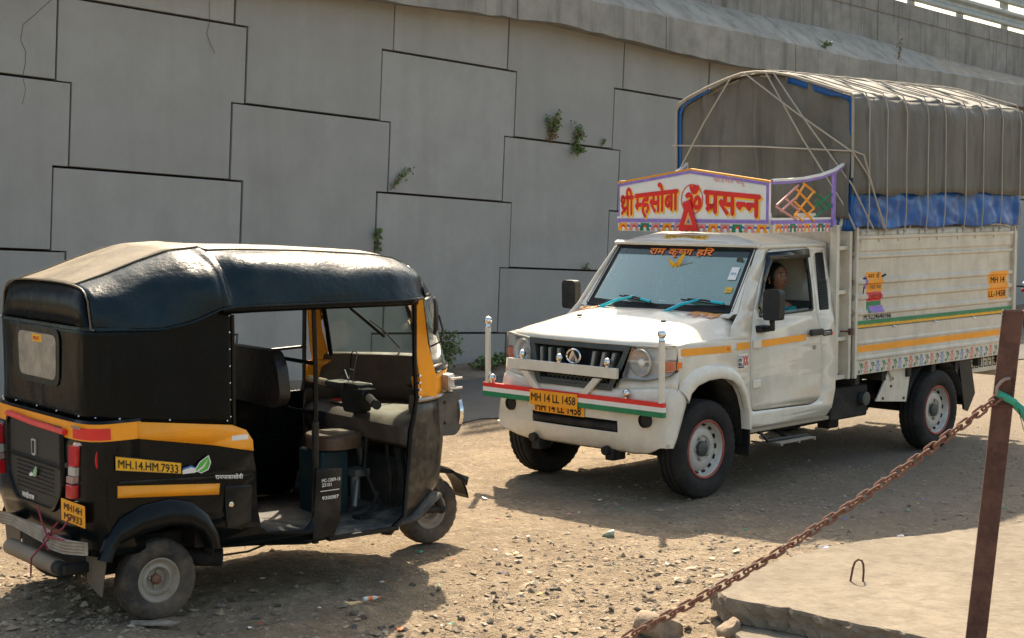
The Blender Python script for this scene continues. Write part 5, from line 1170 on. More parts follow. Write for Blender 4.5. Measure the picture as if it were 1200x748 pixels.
sheet('orange_stripe', [(-.225,.712),(.335,.660),(.33,.603),(-.225,.652)], [], M['orange'], rk, -1, .003, fn=fr_, solid=.002)
sheet('body_crease', [(-.22,.735),(.50,.690),(.50,.678),(-.22,.722)], [], M['rblackd'], rk, -1, .008, fn=fr_, solid=.010)
rdot = MB().lathe([(.048,0),(.047,.002),(0,.002)],24,c=(0,0,0)).build('red_reflector', M['red'], rk); rdot.location=(-.30,-.598,.845); rdot.rotation_euler=(0,0,pi+.75)
npn = sheet('number_plate', [(-.235,.862),(.115,.792),(.115,.735),(-.235,.790)], [], M['yellow'], rk, -1, .010, fn=lambda z:.636, solid=.002, smooth=0)
V,F,wd = word(['MH.14.HM.7933']); x0=min(p[0] for p in V); k=.32/(max(p[0] for p in V)-x0)
lettering('plate_lettering', M['black'], npn, V, F, lambda x,y,d:(-.222+(x-x0)*k, -(.636+.0115+d), .803-(x-x0)*k*.19+y*.058-.0*y), .012)
bdm = MB(); 
for a,b in (((-.235,.862),(.115,.792)),((-.235,.790),(.115,.735))): bdm.tube([(a[0],-.6465,a[1]),(b[0],-.6465,b[1])],.0022,5)
bdm.build('plate_border', M['black'], npn)
# leaf emblem stickers
def leafmark(c, ux, un, sc, parent):
    c=Vector(c); ux=Vector(ux); un=Vector(un); uz=Vector((0,0,1))
    e=bpy.data.objects.new('leaf_emblem',None); COL.objects.link(e); e.parent=parent; e.empty_display_size=.05
    def P(pts,m,l): MB().add([c+ux*p[0]*sc+uz*p[1]*sc+un*l for p in pts],[tuple(range(len(pts)))]).build('emblem_shape', m, e, smooth=0)
    P([(-.5,-.10),(-.2,.0),(.1,-.12),(-.1,-.18),(-.45,-.22)],M['blue'],.001); P([(-.5,-.16),(-.2,-.06),(.15,-.15),(-.1,-.24),(-.5,-.28)],M['whitep'],.0016)
    P([(-.1,-.16),(.1,.12),(.42,.34),(.5,.1),(.40,-.14),(.15,-.25)],M['whitep'],.0020); P([(-.05,-.15),(.12,.10),(.40,.30),(.46,.08),(.37,-.12),(.15,-.22)],M['greenb'],.0026)
    P([(.0,-.16),(.2,-.02),(.40,.22),(.24,-.06),(.05,-.18)],M['whitep'],.0032)
leafmark((.20,-.650,.770),(1,0,-.12),(0,-1,0),.16,rk)
plain('side_lettering', ['रा','म','पा','सा','सो','वी'], M['whitep'], rk, (.305,-.6465,.688), (1,0,-.10),(0,0,1),(0,-1,0),.03,.16,.02)
MB().box(.405,.50,-.6445,-.642,.842,.90).build('paper_label', M['whitep'], rk)
fc = sheet('fuel_flap', rnd([(.36,.645),(.52,.635),(.515,.44),(.47,.40),(.375,.42)],.02), [], M['rblackd'], rk, -1, .006, fn=fr_, solid=.006)
MB().lathe([(.014,0),(.014,.006),(.006,.008),(0,.008)],14,c=(0,0,0)).build('flap_lock', M['chrome'], fc).matrix_local = Matrix.Translation((.395,-.642,.545)) @ Matrix.Rotation(pi,4,'Z')
# --- rear details ---
hat = bpy.data.objects.new('engine_hatch', None); COL.objects.link(hat); hat.parent = rk; hat.empty_display_size=.1
rm = lambda u, v, d: (-.378-d, -u, v)      # u: to the viewer's right
P_ = rnd([(-.36,.985),(.36,.985),(.37,.66),(.25,.535),(-.25,.535),(-.37,.66)],.05,6)
def inset(P, d): c=Vector((0,.76)); return [tuple(c+(Vector(p)-c)*(1-d/(Vector(p)-c).length)) for p in P]
Pi = inset(P_,.028); n=len(P_)
MB().add([rm(*p,.0) for p in P_]+[rm(*p,.016) for p in inset(P_,.006)]+[rm(*p,.016) for p in inset(P_,.024)]+[rm(*p,.003) for p in Pi],[(i+a*n,(i+1)%n+a*n,(i+1)%n+(a+1)*n,i+(a+1)*n) for a in range(3) for i in range(n)]).build('hatch_frame', M['rblack'], hat, smooth=40)
mesh_m = mat('perforated_black_mesh',(.012,.012,.013),.4,bump=(160,.004))
MB().prism(Pi, .002,.0035, rm).build('hatch_mesh', mesh_m, hat)
MB().prism([(-.33,.79),(.33,.79),(.33,.765),(-.33,.765)], .003,.010, rm).build('hatch_bar', M['rblack'], hat, bevel=.004)
for v_ in np.arange(.62,.76,.022): MB().prism([(-.24,v_),(.24,v_),(.24,v_-.006),(-.24,v_-.006)], .003,.006, rm).build('hatch_rib', M['rblack'], hat)
lg = MB().prism(rnd([(-.028,.885),(.028,.885),(.022,.80),(-.022,.80)],.012), .004,.012, rm).build('chrome_badge', M['rim'], hat, bevel=.003)
MB().prism(rnd([(-.017,.876),(.017,.876),(.013,.81),(-.013,.81)],.008), .012,.0135, rm).build('badge_centre', M['blackpl'], lg)
leafmark((-.392,-.0,.715),(0,-1,0),(-1,0,0),.10,hat)
plain('rear_lettering', ['सा','ई','राज'], M['whitep'], hat, (-.387,.165,.565),(0,-1,0),(0,0,1),(-1,0,0),.035,.16,.03)
MB().lathe([(.012,0),(.012,.01),(0,.012)],12,c=(-.39,-.30,.78),axis='x').build('hatch_catch', M['steel'], hat); MB().lathe([(.012,0),(.012,.01),(0,.012)],12,c=(-.387,-.40,.80),axis='x').build('hatch_catch', M['steel'], hat)
for s in (1,-1):
    lm = lambda u, v, d: (-.345-d+.25*max(0,abs(u)-.49), s*u, v)
    tl = MB().prism(rnd([(.455,.905),(.475,.925),(.53,.925),(.545,.90),(.525,.635),(.45,.625),(.425,.66)],.015), -.0,.028, lm).build('tail_light', M['chrome'], rk, bevel=.004)
    MB().prism(rnd([(.462,.91),(.528,.91),(.515,.805),(.451,.805)],.008), .02,.050, lm).build('red_lens', M['redlens'], tl, bevel=.005)
    MB().prism([(.451,.803),(.515,.803),(.510,.758),(.446,.758)], .02,.052, lm).build('clear_lens', M['rim'], tl, bevel=.004)
    MB().prism([(.446,.756),(.510,.756),(.504,.722),(.440,.722)], .02,.060, lm).build('clear_lens', mat('pinkish_lens',(.40,.24,.20),.2), tl, bevel=.004)
    MB().prism([(.438,.715),(.505,.715),(.500,.645),(.432,.645)], .02,.062, lm).build('red_lens', M['redlens'], tl, bevel=.006)
rp_ = MB().box(-.392,-.388,-.625+.0,-.345,.520,.630).build('number_plate', M['orangeplate'], rk, bevel=.004)
plain('plate_lettering','MH14H',M['black'],rp_,(-.3925,-.385,.580),(0,-1,0),(0,0,1),(-1,0,0),.048,.21,.012); plain('plate_lettering','M7933',M['black'],rp_,(-.3925,-.385,.532),(0,-1,0),(0,0,1),(-1,0,0),.048,.21,.012)
ys_ = list(np.linspace(.66,-.66,40)); pr_ = []
for k in range(9): pr_.append((.0 if k % 2 else .009, .395+.0078*k))
def bx(y): return -.425 - .028*(1/(1+math.exp(-(abs(y)-.30)*60))) + .10*max(0,abs(y)-.52)**1.2*5
MB().loft([[(bx(y)-d, y, z+.045*(.66-y)/1.32*0+.012*math.sin(y*5)) for d,z in pr_]+[(bx(y)+.012,y,.457),(bx(y)+.012,y,.395)] for y in ys_], True, True).build('rear_bumper', M['wood'], rk, smooth=25)
for y in (-.35,.35): MB().box(-.43,-.30,y-.02,y+.02,.39,.44).build('bumper_bracket', M['dark'], rk)
MB().tube([(-.42,.26,.285),(-.42,-.36,.285)],.043,20).build('silencer', mat('exhaust_steel',(.22,.17,.12),.6,metal=.3,dirt=(DUST,.5,6)), rk, smooth=40)
MB().tube([(-.42,-.34,.285),(-.42,-.43,.285)],.036,16).box(-.43,-.25,-.46,-.40,.26,.31).build('silencer_end', M['dark'], rk, bevel=.01)
cd = MB(); r = random.Random(8)
for P in ([(-.455,-.33,.43),(-.46,-.27,.50),(-.455,-.20,.58)],[(-.455,-.33,.43),(-.465,-.40,.49),(-.45,-.44,.53)],[(-.455,-.33,.43),(-.50,-.22,.32),(-.49,-.18,.22)],[(-.452,-.33,.46),(-.47,-.30,.42),(-.455,-.33,.37)],[(-.455,-.30,.44),(-.47,-.38,.45),(-.455,-.52,.455)],[(-.455,-.35,.45),(-.44,-.47,.50),(-.41,-.50,.56)]): cd.tube(P,.005,5)
ct = cd.build('red_cord', M['redstring']); ct.matrix_world = RF.copy(); tag(ct, 'dark red cord knotted round the rickshaw rear bumper with loose ends', 'cord')
# --- vinyl hood ---
ST = {-.31:[1.700,1.698,1.690,(.475,1.672),(.535,1.625),(.560,1.55),(.570,1.48)], -.15:[1.757,1.752,1.737,(.485,1.70),(.578,1.635),(.626,1.555),(.638,1.474)],
 .03:[1.82,1.815,1.80,(.48,1.755),(.573,1.672),(.632,1.575),(.650,1.468)], .20:[1.872,1.868,1.850,(.48,1.805),(.585,1.72),(.643,1.62),(.656,1.50)],
 .34:[1.880,1.876,1.860,(.488,1.818),(.60,1.738),(.656,1.64),(.664,1.555)], .375:[1.884,1.880,1.866,(.49,1.826),(.604,1.746),(.660,1.65),(.667,1.56)], .41:[1.868,1.864,1.846,(.475,1.79),(.575,1.70),(.634,1.62),(.658,1.563)],
 .55:[1.870,1.866,1.848,(.488,1.815),(.60,1.742),(.662,1.65),(.674,1.566)], 1.0:[1.855,1.85,1.832,(.488,1.798),(.60,1.725),(.657,1.635),(.668,1.563)], 1.45:[1.825,1.82,1.802,(.48,1.768),(.588,1.70),(.646,1.62),(.660,1.558)],
 1.60:[1.80,1.795,1.778,(.455,1.742),(.555,1.675),(.608,1.605),(.618,1.556)], 1.70:[1.762,1.757,1.738,(.425,1.708),(.50,1.65),(.54,1.59),(.552,1.555)]}
kx = sorted(ST); 
def prof_at(x):
    i = max(0, min(len(kx)-2, int(np.searchsorted(kx, x))-1)); a, b = ST[kx[i]], ST[kx[i+1]]; t = (x-kx[i])/(kx[i+1]-kx[i])
    f = lambda p, q: (p[0]*(1-t)+q[0]*t, p[1]*(1-t)+q[1]*t)
    full = lambda L: [(0,L[0]),(.2,L[1]),(.36,L[2])]+list(L[3:])
    return [f(p,q) for p, q in zip(full(a), full(b))]
def dense(P, n=4):
    out = []
    for i in range(len(P)-1):
        p0=Vector(P[max(i-1,0)]); p1=Vector(P[i]); p2=Vector(P[i+1]); p3=Vector(P[min(i+2,len(P)-1)])
        for k in range(n):
            t=k/n; out.append(tuple(.5*((2*p1)+(p2-p0)*t+(2*p0-5*p1+4*p2-p3)*t*t+(3*p1-p0-3*p2+p3)*t**3)))
    return out+[tuple(P[-1])]
xs3 = np.concatenate([np.linspace(-.31,.33,22), np.linspace(.34,.41,6), np.linspace(.43,1.70,40)])
def hoodring(x, s, part):
    P = prof_at(x)
    Q = dense(P[:3],2) if part == 'top' else dense(P[2:],4)
    out = []
    for k,(y,z) in enumerate(Q):
        if part == 'side':
            f = k/(len(Q)-1); wv = math.sin(pi*f)
            d = wv*(.012*float(vnoise(np.array([x*3.2+s*7]), np.array([f*2.4+1]), 41)[0]) + .006*float(vnoise(np.array([x*9+f*2]), np.array([f*5]), 42)[0]))
            if x > .45: d += wv*.022*math.sin((f*7.0-1.0))*(.6+.4*math.sin(x*4)) 
            if x < .34: d += wv*.014*math.cos((x-.0)*9-f*4)
            y += d*.8; z += d*.5
        else: z += .006*float(vnoise(np.array([x*4]), np.array([y*5+s]), 43)[0])*(1 if 0<k<len(Q)-1 else 0)
        out.append((x, s*y, z))
    return out
hdv = bpy.data.objects.new('vinyl_hood', None); COL.objects.link(hdv); hdv.parent = rk; hdv.empty_display_size=.1
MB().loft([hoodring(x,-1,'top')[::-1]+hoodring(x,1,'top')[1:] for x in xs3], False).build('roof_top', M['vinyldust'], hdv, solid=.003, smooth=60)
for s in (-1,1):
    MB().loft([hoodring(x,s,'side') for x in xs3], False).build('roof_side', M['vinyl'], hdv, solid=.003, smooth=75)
    MB().tube([(x, s*(prof_at(x)[2][0]+.002), prof_at(x)[2][1]+.002) for x in xs3[::2]], .0045, 6).build('seam', M['vinyldust'], hdv)
    MB().tube([(x, s*(prof_at(x)[-1][0]+.001), prof_at(x)[-1][1]) for x in xs3[::2]], .006, 6).build('hem', M['vinyl'], hdv)
    MB().loft([[(x, s*(prof_at(x)[-1][0]+.002), prof_at(x)[-1][1]+.005),(x, s*(prof_at(x)[-1][0]-.012), prof_at(x)[-1][1]-.035)] for x in np.linspace(.36,1.62,20)], False).build('valance', M['vinylflat'], hdv, solid=.003)
yr = np.linspace(-1,1,41)
def prz(y, x=-.31):
    P = dense(prof_at(x),3); return float(np.interp(abs(y), [p[0] for p in P], [p[1] for p in P]))
rings = []
for t in np.linspace(0,1,3):
    rings.append([(-.312-.034*t+.05*max(0,(abs(y)-.86)/.14)**2, y*.575, max(1.478,prz(y*.618))*(1-t)+1.478*t) for y in np.linspace(-1,1,41)])
MB().loft(rings, False).build('rear_upper_band', M['vinylflat'], hdv, solid=.003, smooth=180)
MB().tube([(-.315, y*.60, prz(y*.60)) for y in yr], .005, 6).build('seam', M['vinyldust'], hdv)
# curtains
pc_ = [(.41,.632),(.30,.634),(.10,.636),(-.10,.632),(-.20,.625),(-.262,.605),(-.31,.57),(-.338,.52),(-.348,.45),(-.350,.30),(-.350,.12),(-.350,0)]
pc_ = [(x,-y) for x,y in pc_]+[(x,y) for x,y in pc_[-2::-1]]
def czt(x,y): return float(np.interp(x,[-.35,0,.12,.2,.30,.41],[1.486,1.486,1.505,1.55,1.60,1.61]))
def czb(x,y): return float(np.interp(x,[-.35,-.2,.41],[1.034,1.022,.958]))
pcd = dense(pc_,5); rings=[]
for i,(x,y) in enumerate(pcd):
    ring=[]; a=Vector(pcd[max(i-1,0)]); b=Vector(pcd[min(i+1,len(pcd)-1)]); t=(b-a).normalized(); nn=Vector((t.y,-t.x))
    if nn.dot(Vector((x-.1,y)))<0: nn=-nn
    for k in np.linspace(0,1,14):
        z=czt(x,y)*(1-k)+czb(x,y)*k; cr=math.exp(-((abs(y)-.57)/.07)**2)*(x<-.1)
        d=.008*math.sin(pi*k)*float(vnoise(np.array([i*.35]),np.array([k*1.2]),51)[0])+cr*.006*math.cos(i*1.1)*math.sin(pi*min(1,k*1.1))
        ring.append((x+nn.x*d,y+nn.y*d,z))
    rings.append(ring)
cu_ = MB().loft(rings, False).build('curtain', M['vinylflat'], hdv, solid=.003, smooth=75)
MB().loft([[(p[0]+.0, p[1]*1.006, czt(*p)+.004),(p[0]-.003*(abs(p[1])<.5), p[1]*1.012, czt(*p)-.012)] for p in pcd], False).build('curtain_piping', M['vinyl'], cu_)
st_ = MB()
for i in range(2,len(pcd)-2,9):
    x,y = pcd[i]; st_.ball((x*1.012,y*1.006,czb(x,y)+.018),.0055,8)
for k in np.linspace(.05,.95,7): st_.ball((.402,-.637,1.55*(1-k)+.97*k),.005,8)
st_.build('press_studs', M['chrome'], cu_)
rm2 = lambda u,v,d:(-.3515-d,-u,v)
Pw = rnd([(-.245,1.432),(.245,1.432),(.235,1.205),(-.235,1.205)],.05,6)
MB().prism(rnd([(-.285,1.465),(.285,1.465),(.272,1.172),(-.272,1.172)],.07,6), .003,.006, rm2).build('window_surround', M['vinyl'], cu_, bevel=.002)
wn = MB().prism(Pw, .0065,.008, rm2).build('rear_window', M['window'], cu_); 
MB().prism([(-.05,1.425),(.07,1.425),(.07,1.385),(-.05,1.385)], .0085,.009, rm2).build('window_sticker', M['yellow'], wn, smooth=0)
plain('sticker_print','PUC',M['red'],wn,(-.361,.035,1.395),(0,-1,0),(0,0,1),(-1,0,0),.026,.08,.02)
# front valance above the windscreen
def fv(y,t):
    hw=.552; a=abs(y); top=(1.70,y*hw,prz(y*hw,1.70)); b=(1.70+.31*(1-a**2),y*hw*.98,1.562)
    return tuple(Vector(top).lerp(Vector(b),t)+Vector((.035*math.sin(pi*t)*(1-a),0,.02*math.sin(pi*t))))
MB().grid(fv, np.linspace(-1,1,25), np.linspace(0,1,8)).build('front_valance', M['vinyl'], hdv, solid=.003, smooth=60)
# --- frame: pillars, rails ---
def wx(y,v): a=abs(y)/.53; return (1.755+.40*(1-a**2)-.13*v*(1-a**3*.45), y, 1.125+.425*v)
blk = M['rblack']
MB().tube([(.935,-.60,.66),(.935,-.605,1.2),(.93,-.60,1.60)],.013,10).build('door_pillar', blk, rk)
MB().tube([(.925,-.60,.26),(.93,-.606,.92)],.020,8).build('door_post', M['rblackd'], rk)
sheet('post_panel', [(.915,.672),(1.075,.657),(1.066,.372),(1.03,.288),(.90,.268),(.905,.44)], [], M['rblackd'], rk, -1, .003, fn=fr_, solid=.01)
for s_, z_, w_ in (('MC-12009-18',.595,.115),('23101',.570,.06),('930087',.500,.105)): plain('post_lettering', s_, M['whitep'], rk, (.945,-.642,z_),(1,0,0),(0,0,1),(0,-1,0),.026,w_,.02)
MB().box(.935,1.055,-.6435,-.6425,.545,.549).build('post_line', M['whitep'], rk)
MB().tube([(.935,.60,.30),(.935,.60,1.6)],.013,10).build('door_pillar', blk, rk)
for s in (-1,1):
    pf = sheet('front_pillar', [(1.60,1.56),(1.665,1.56),(1.70,1.30),(1.76,1.10),(1.76,.985),(1.66,.985),(1.625,1.2)], [], M['orange'], rk, s, 0, fn=lambda z: .575, solid=.03, bevel=.006)
    MB().tube([(1.60,s*.585,1.56),(1.595,s*.59,1.2),(1.60,s*.60,.99),(1.555,s*.60,.80),(1.51,s*.60,.33),(1.42,s*.60,.27)],.014,8).build('door_edge_tube', blk, rk)
    for z in (1.00,1.04,1.08,1.12): MB().ball((1.615,s*.612,z),.010,8).build('hinge_bolt', M['chrome'], pf)
MB().tube([(.44,-.60,1.52),(.44,-.60,.95)],.012,8).build('rear_door_pillar', blk, rk)
for (z,a) in ((1.235,.0),(.965,.0)): MB().tube([(.93,.58,z+.01),(.93,-.60,z)],.011,8).build('partition_rail', blk, rk)
MB().tube([(.93,.58,1.18),(1.60,.58,1.20)],.010,8).build('side_rail', M['blackpl'], rk)
pbk = MB().prism(rnd([(-.58,1.285),(.29,1.285),(.34,1.20),(.355,1.03),(.28,.965),(-.58,.985)],.04), -.035,.035, lambda u,v,d:(.90+d-.06*(v-1.0),-u,v)).build('driver_backrest', mat('black_seat_vinyl',(.012,.012,.013),.35,dirt=((.1,.08,.06),.3,5),bump=(8,.01)), rk, bevel=.02, segs=3)
# windscreen
wg_ = glass_mat('rickshaw_windscreen_glass', (.74,.84,.78), 1.2, .22, (.40,.40,.32))
rw = MB().grid(wx, np.linspace(-.53,.53,21), np.linspace(0,1,7)).build('windscreen', wg_, rk, smooth=60)
fp = [wx(y,0) for y in np.linspace(-.53,.53,21)]+[wx(.53,v) for v in (.3,.6)]+[wx(y,1) for y in np.linspace(.53,-.53,21)]+[wx(-.53,v) for v in (.6,.3)]
MB().tube(fp+[fp[0]],.016,8,cap=False).build('windscreen_rubber', M['rblack'], rw)
MB().tube([tuple(Vector(p)+Vector((.012,0,0))) for p in fp[:21]],.006,6).build('windscreen_trim', M['steel'], rw)
wpp = MB().tube([Vector(wx(.24,.14))+Vector((.02,0,.0)),Vector(wx(.31,.40))+Vector((.03,0,0)),Vector(wx(.36,.56))+Vector((.02,0,0))],[.006,.005,.004],6).build('wiper', M['blackpl'], rk)
MB().tube([Vector(wx(.43,.74))+Vector((.012,0,0)),Vector(wx(.30,.31))+Vector((.012,0,0))],.011,6).build('wiper_blade', M['blackpl'], wpp)
# front cowl: orange above, black splashed apron below
cpl = [(1.60,.600),(1.68,.585),(1.79,.535),(1.89,.45),(1.985,.325),(2.05,.17),(2.075,0)]
cpl = [(x,-y) for x,y in cpl]+[(x,y) for x,y in cpl[-2::-1]]
cpd = dense(cpl,3)
rings=[]
for z in (.985,1.03,1.08,1.115):
    f=(z-.985)/.13; rings.append([(x+.085*f*max(0,1-(y/.56)**2), y*(1-.07*f), z) for x,y in cpd])
MB().loft(rings, False).build('orange_cowl', M['orange'], rk, solid=.01, smooth=60)
MB().tube([(x+.004,y*1.006,.982) for x,y in cpd],.012,6).build('cowl_trim', M['steel'], rk)
rings=[]
for z in (.975,.90,.80,.70,.58,.46,.38,.32,.27,.225):
    inx = float(np.interp(z,[.225,.27,.32,.46,.70,.975],[-.30,-.23,-.16,-.03,.0,-.02])); ys_k=float(np.interp(z,[.225,.32,.46,.975],[.90,.985,1,1]))
    back=float(np.interp(z,[.225,.33,.79,.975],[-.14,-.08,-.03,0])); row=[]
    for i,(x,y) in enumerate(cpd):
        w_=max(0,1-i/4) if i < 4 else (max(0,1-(len(cpd)-1-i)/4) if i > len(cpd)-5 else 0)
        row.append((x+inx*(1-w_)+back*w_, y*ys_k, z))
    rings.append(row)
apr=MB(); n_=len(cpd)
vs=[v for r_ in rings for v in r_]; fs=[]
for i in range(len(rings)-1):
    for j in range(n_-1):
        if i >= 5 and abs(cpd[j][1]) < .25 and abs(cpd[j+1][1]) < .27: continue
        fs.append((i*n_+j,i*n_+j+1,(i+1)*n_+j+1,(i+1)*n_+j))
apr.add(vs,fs).build('front_apron', M['apron'], rk, solid=.012, smooth=50)
for s in (-1,1):
    hl = bpy.data.objects.new('headlight', None); COL.objects.link(hl); hl.parent=rk; hl.location=(1.91,s*.445,.875); hl.scale=(.86,1,1); hl.rotation_euler=(0,0,s*.30); hl.empty_display_size=.1
    MB().prism(rnd([(-.10,.115),(.085,.115),(.10,.08),(.10,-.09),(.06,-.135),(-.07,-.135),(-.10,-.10)],.03), -.07,.055, lambda u,v,d:(u,s*d,v)).build('housing', mat('grey_lamp_housing',(.075,.07,.062),.45,dirt=(DUST,.35,8)), hl, bevel=.014, segs=3)
    rfl = MB().lathe([(.085,-.02),(.09,0),(.075,.012),(0,.022)],24,axis='x').build('lens', M['lampg'], hl); rfl.location=(.10,s*-.005,0)
    MB().lathe([(.092,-.02),(.096,.0),(.088,.006)],24,axis='x').build('bezel', M['chrome'], hl).location=(.10,s*-.005,0)
    bt=MB()
    for zz in (.07,-.06): bt.lathe([(.012,0),(.010,.005),(0,.006)],10,c=(0,0,0))
    for zz in (.06,-.06): MB().ball((-.02,s*.057,zz),.010,8,(1,.5,1)).build('housing_screw', M['blackpl'], hl)
    ti=MB().prism(rnd([(-.03,.05),(.05,.05),(.055,-.04),(-.02,-.05)],.012), -.03,.03, lambda u,v,d:(1.925+u,s*(.455+d-u*.6),1.045+v)).build('turn_signal', M['rim'], rk, bevel=.008)
    for zz in (.028,-.03): MB().box(1.91,2.0,s*.455-.05,s*.455+.03,1.045+zz-.006,1.045+zz+.006).build('signal_rib', M['chrome'], ti, bevel=.003)
    # wing mirror
    mr=MB().lathe([(.075,.012),(.08,0),(.06,-.014),(0,-.018)],24,axis='x').build('mirror', M['blackpl'], rk); mr.location=(1.715,s*.625,1.455); mr.rotation_euler=(0,0,-s*2.60); mr.scale=(1,.85,1.4)
    MB().lathe([(.068,.013),(0,.014)],24,axis='x').build('mirror_glass', M['orangeplate'] if False else M['chrome'], mr)
    MB().tube([(1.70,s*.60,1.28),(1.74,s*.645,1.31),(1.745,s*.655,1.38),(1.73,s*.64,1.46)],.006,6).build('mirror_arm', M['blackpl'], rk)
# front mudguard, fork
MB().loft([[(2.10+.275*cos(a), y, .21+.275*sin(a)+.0) for y in (-.075,-.06,0,.06,.075)] for a in np.linspace(.15,1.35,12)], False).build('front_mudguard', M['rblack'], rk, solid=.004, smooth=60)
MB().add([(2.02,-.076,.49),(2.12,-.076,.49),(2.40,-.04,.375),(2.42,0,.36),(2.36,-.072,.33),(2.25,-.078,.42),(2.05,-.078,.45)],[tuple(range(7))]).build('mudguard_side', M['rblack'], rk, solid=.005)
MB().tube([(2.07,-.078,.49),(2.17,-.081,.385)],.006,6).build('guard_stripe', M['steel'], rk)
MB().tube([(2.02,-.085,.42),(2.10,-.10,.33),(2.13,-.10,.22)],[.022,.026,.022],10).tube([(1.88,-.10,.24),(2.13,-.10,.215)],.022,8).ball((2.14,-.10,.215),.030,10).tube([(1.80,-.09,.22),(1.92,-.12,.19),(2.02,-.12,.26)],.009,6).build('suspension_arm', M['dark'], rk)
sp=MB()
sp.tube([(1.99+.02*sin(k*.7)*1, -.105+.022*cos(k*.7), .42-.0042*k*.9) for k in range(60)],.0045,5).build('spring', M['dark'], rk)
# floor and interior
MB().loft([[(x,y,z) for y in (-.60,.60)] for x,z in ((.30,.335),(.60,.325),(.88,.30),(.92,.285),(1.03,.275),(1.45,.27),(1.62,.30),(1.78,.42))], False).build('floor', M['rubbermat'], rk, solid=.02)
MB().box(1.00,1.46,-.625,-.59,.262,.285).build('door_sill', M['rblackd'], rk, bevel=.004)
r=random.Random(5); fm_=MB()
for k in range(22):
    x=r.uniform(.62,.86) if k<12 else r.uniform(1.08,1.45); y=r.uniform(-.52,-.1); z=float(np.interp(x,[.6,.88,1.03,1.45],[.325,.30,.275,.27]))+.0025+.0002*k
    a=r.uniform(0,3.14); fm_.obox((x,y,z),Vector((cos(a),sin(a),0))*r.uniform(.02,.06),Vector((-sin(a),cos(a),0))*r.uniform(.006,.02),(0,0,.001))
fm_.build('mat_ribs', mat('scuffed_mat',(.2,.18,.14),.8), rk, smooth=0)
MB().box(.22,.50,-.58,.58,.33,.62).build('seat_base', M['rblackd'], rk); MB().box(-.02,.52,-.58,.58,.62,.74).build('passenger_seat', M['seat'], rk, bevel=.03, segs=3)
MB().box(-.22,-.08,-.57,.57,.72,1.2).build('passenger_backrest', M['seat'], rk, bevel=.04, segs=3)
# far side door panel with pressed recesses
fd=bpy.data.objects.new('far_door',None); COL.objects.link(fd); fd.parent=rk
MB().box(.52,1.58,.585,.612,.33,.93).build('door_skin', M['rblack'], fd, bevel=.004)
for x0_,x1_,z0_,z1_ in ((.62,.86,.70,.88),(1.0,1.24,.70,.88),(1.30,1.50,.70,.88)):
    Pq=rnd([(x0_+.02,z1_),(x1_,z1_),(x1_-.02,z0_),(x0_,z0_)],.03); n=len(Pq)
    cq=Vector(((x0_+x1_)/2,(z0_+z1_)/2)); Pz=[tuple(cq+(Vector(p)-cq)*.93) for p in Pq]
    MB().add([(p[0],.584,p[1]) for p in Pq]+[(p[0],.572,p[1]) for p in Pz],[(i,(i+1)%n,(i+1)%n+n,i+n) for i in range(n)]+[tuple(range(n,2*n))]).build('pressed_panel', M['rblack'], fd, smooth=30)
MB().box(.52,1.58,.575,.60,.655,.675).build('door_rib', M['rblack'], fd, bevel=.006)
MB().box(1.02,1.05,.570,.585,.52,.60).build('door_latch', M['steel'], fd, bevel=.004)
MB().box(.985,1.0,.45,.584,.3,.9).build('partition', M['rblack'], rk) if False else None
MB().box(.455,.465,-.42,-.30,.845,.99).build('inner_number_board', M['yellow'], rk)
plain('inner_board_lettering','4',M['black'],rk,(.466,-.335,.91),(0,-1,0),(0,0,1),(1,0,0),.09,.05,.02)
# partition behind the driver's seat, seat, engine cover
MB().box(1.27,1.46,-.12,.14,.28,.66).build('seat_box', M['blueengine'], rk, bevel=.02, segs=3)
MB().loft([[(1.39+(.17+.03*cos(a))*cos(a), -.03+.15*sin(a), z-.0) for a in np.linspace(0,2*pi,24,endpoint=False)] for z in (.665,.68,.72,.745,.752)], True, True).build('driver_seat', M['seat'], rk, bevel=.01, smooth=50)
# dashboard: upright board, shelf, face
MB().loft([[(wx(y,0)[0]-.03,y*1.04,1.16),(wx(y,0)[0]-.06,y*1.05,1.145),(wx(y,0)[0]-.10,y*1.05,1.00),(wx(y,0)[0]-.12,y*1.05,.87)] for y in np.linspace(-.53,.53,15)], False).build('dashboard_back', M['brownpl'], rk, solid=.02)
MB().loft([[(min(wx(y,0)[0]-.10,2.0),y*1.04,.885),(1.66,y*1.04,.865),(1.60,y*1.04,.85),(1.565,y*1.04,.82),(1.575,y*1.04,.72),(1.61,y*1.04,.69)] for y in np.linspace(-.53,.53,15)], False).build('dashboard_shelf', M['brownpl'], rk, solid=.02)
MB().box(1.60,1.62,-.30,-.296,.70,.86).build('shelf_seam', M['dark'], rk) if False else None
sc=MB().box(1.560,1.572,.30,.47,.735,.825).build('switch_panel', M['blackpl'], rk, bevel=.004); MB().box(1.553,1.561,.395,.425,.775,.80).build('red_switch', M['redlens'], sc, bevel=.003)
MB().box(1.66,1.84,.12,.38,.878,.888).build('red_tray', M['red'], rk, bevel=.004); MB().box(1.64,1.86,.10,.40,.872,.880).build('tray_rim', M['brownpl'], rk, bevel=.004)
MB().loft([[(wx(y,0)[0]-.17,y,1.145),(wx(y,0)[0]-.05,y,1.145),(wx(y,0)[0]-.05,y,1.18),(wx(y,0)[0]-.17,y,1.18)] for y in np.linspace(-.47,-.10,8)],True,True).build('dash_pad', mat('pale_dash_pad',(.30,.24,.17),.6), rk, bevel=.010)
MB().lathe([(.05,0),(.055,.02),(.045,.09),(.04,.09),(.0,.06)],20,c=(1.80,-.33,.88),axis='z').build('cup_holder', M['brownpl'], rk)
MB().lathe([(.035,0),(.04,.09),(0,.1)],16,c=(1.84,-.42,.885),axis='z').build('bottle_cap_jar', M['blackpl'], rk)
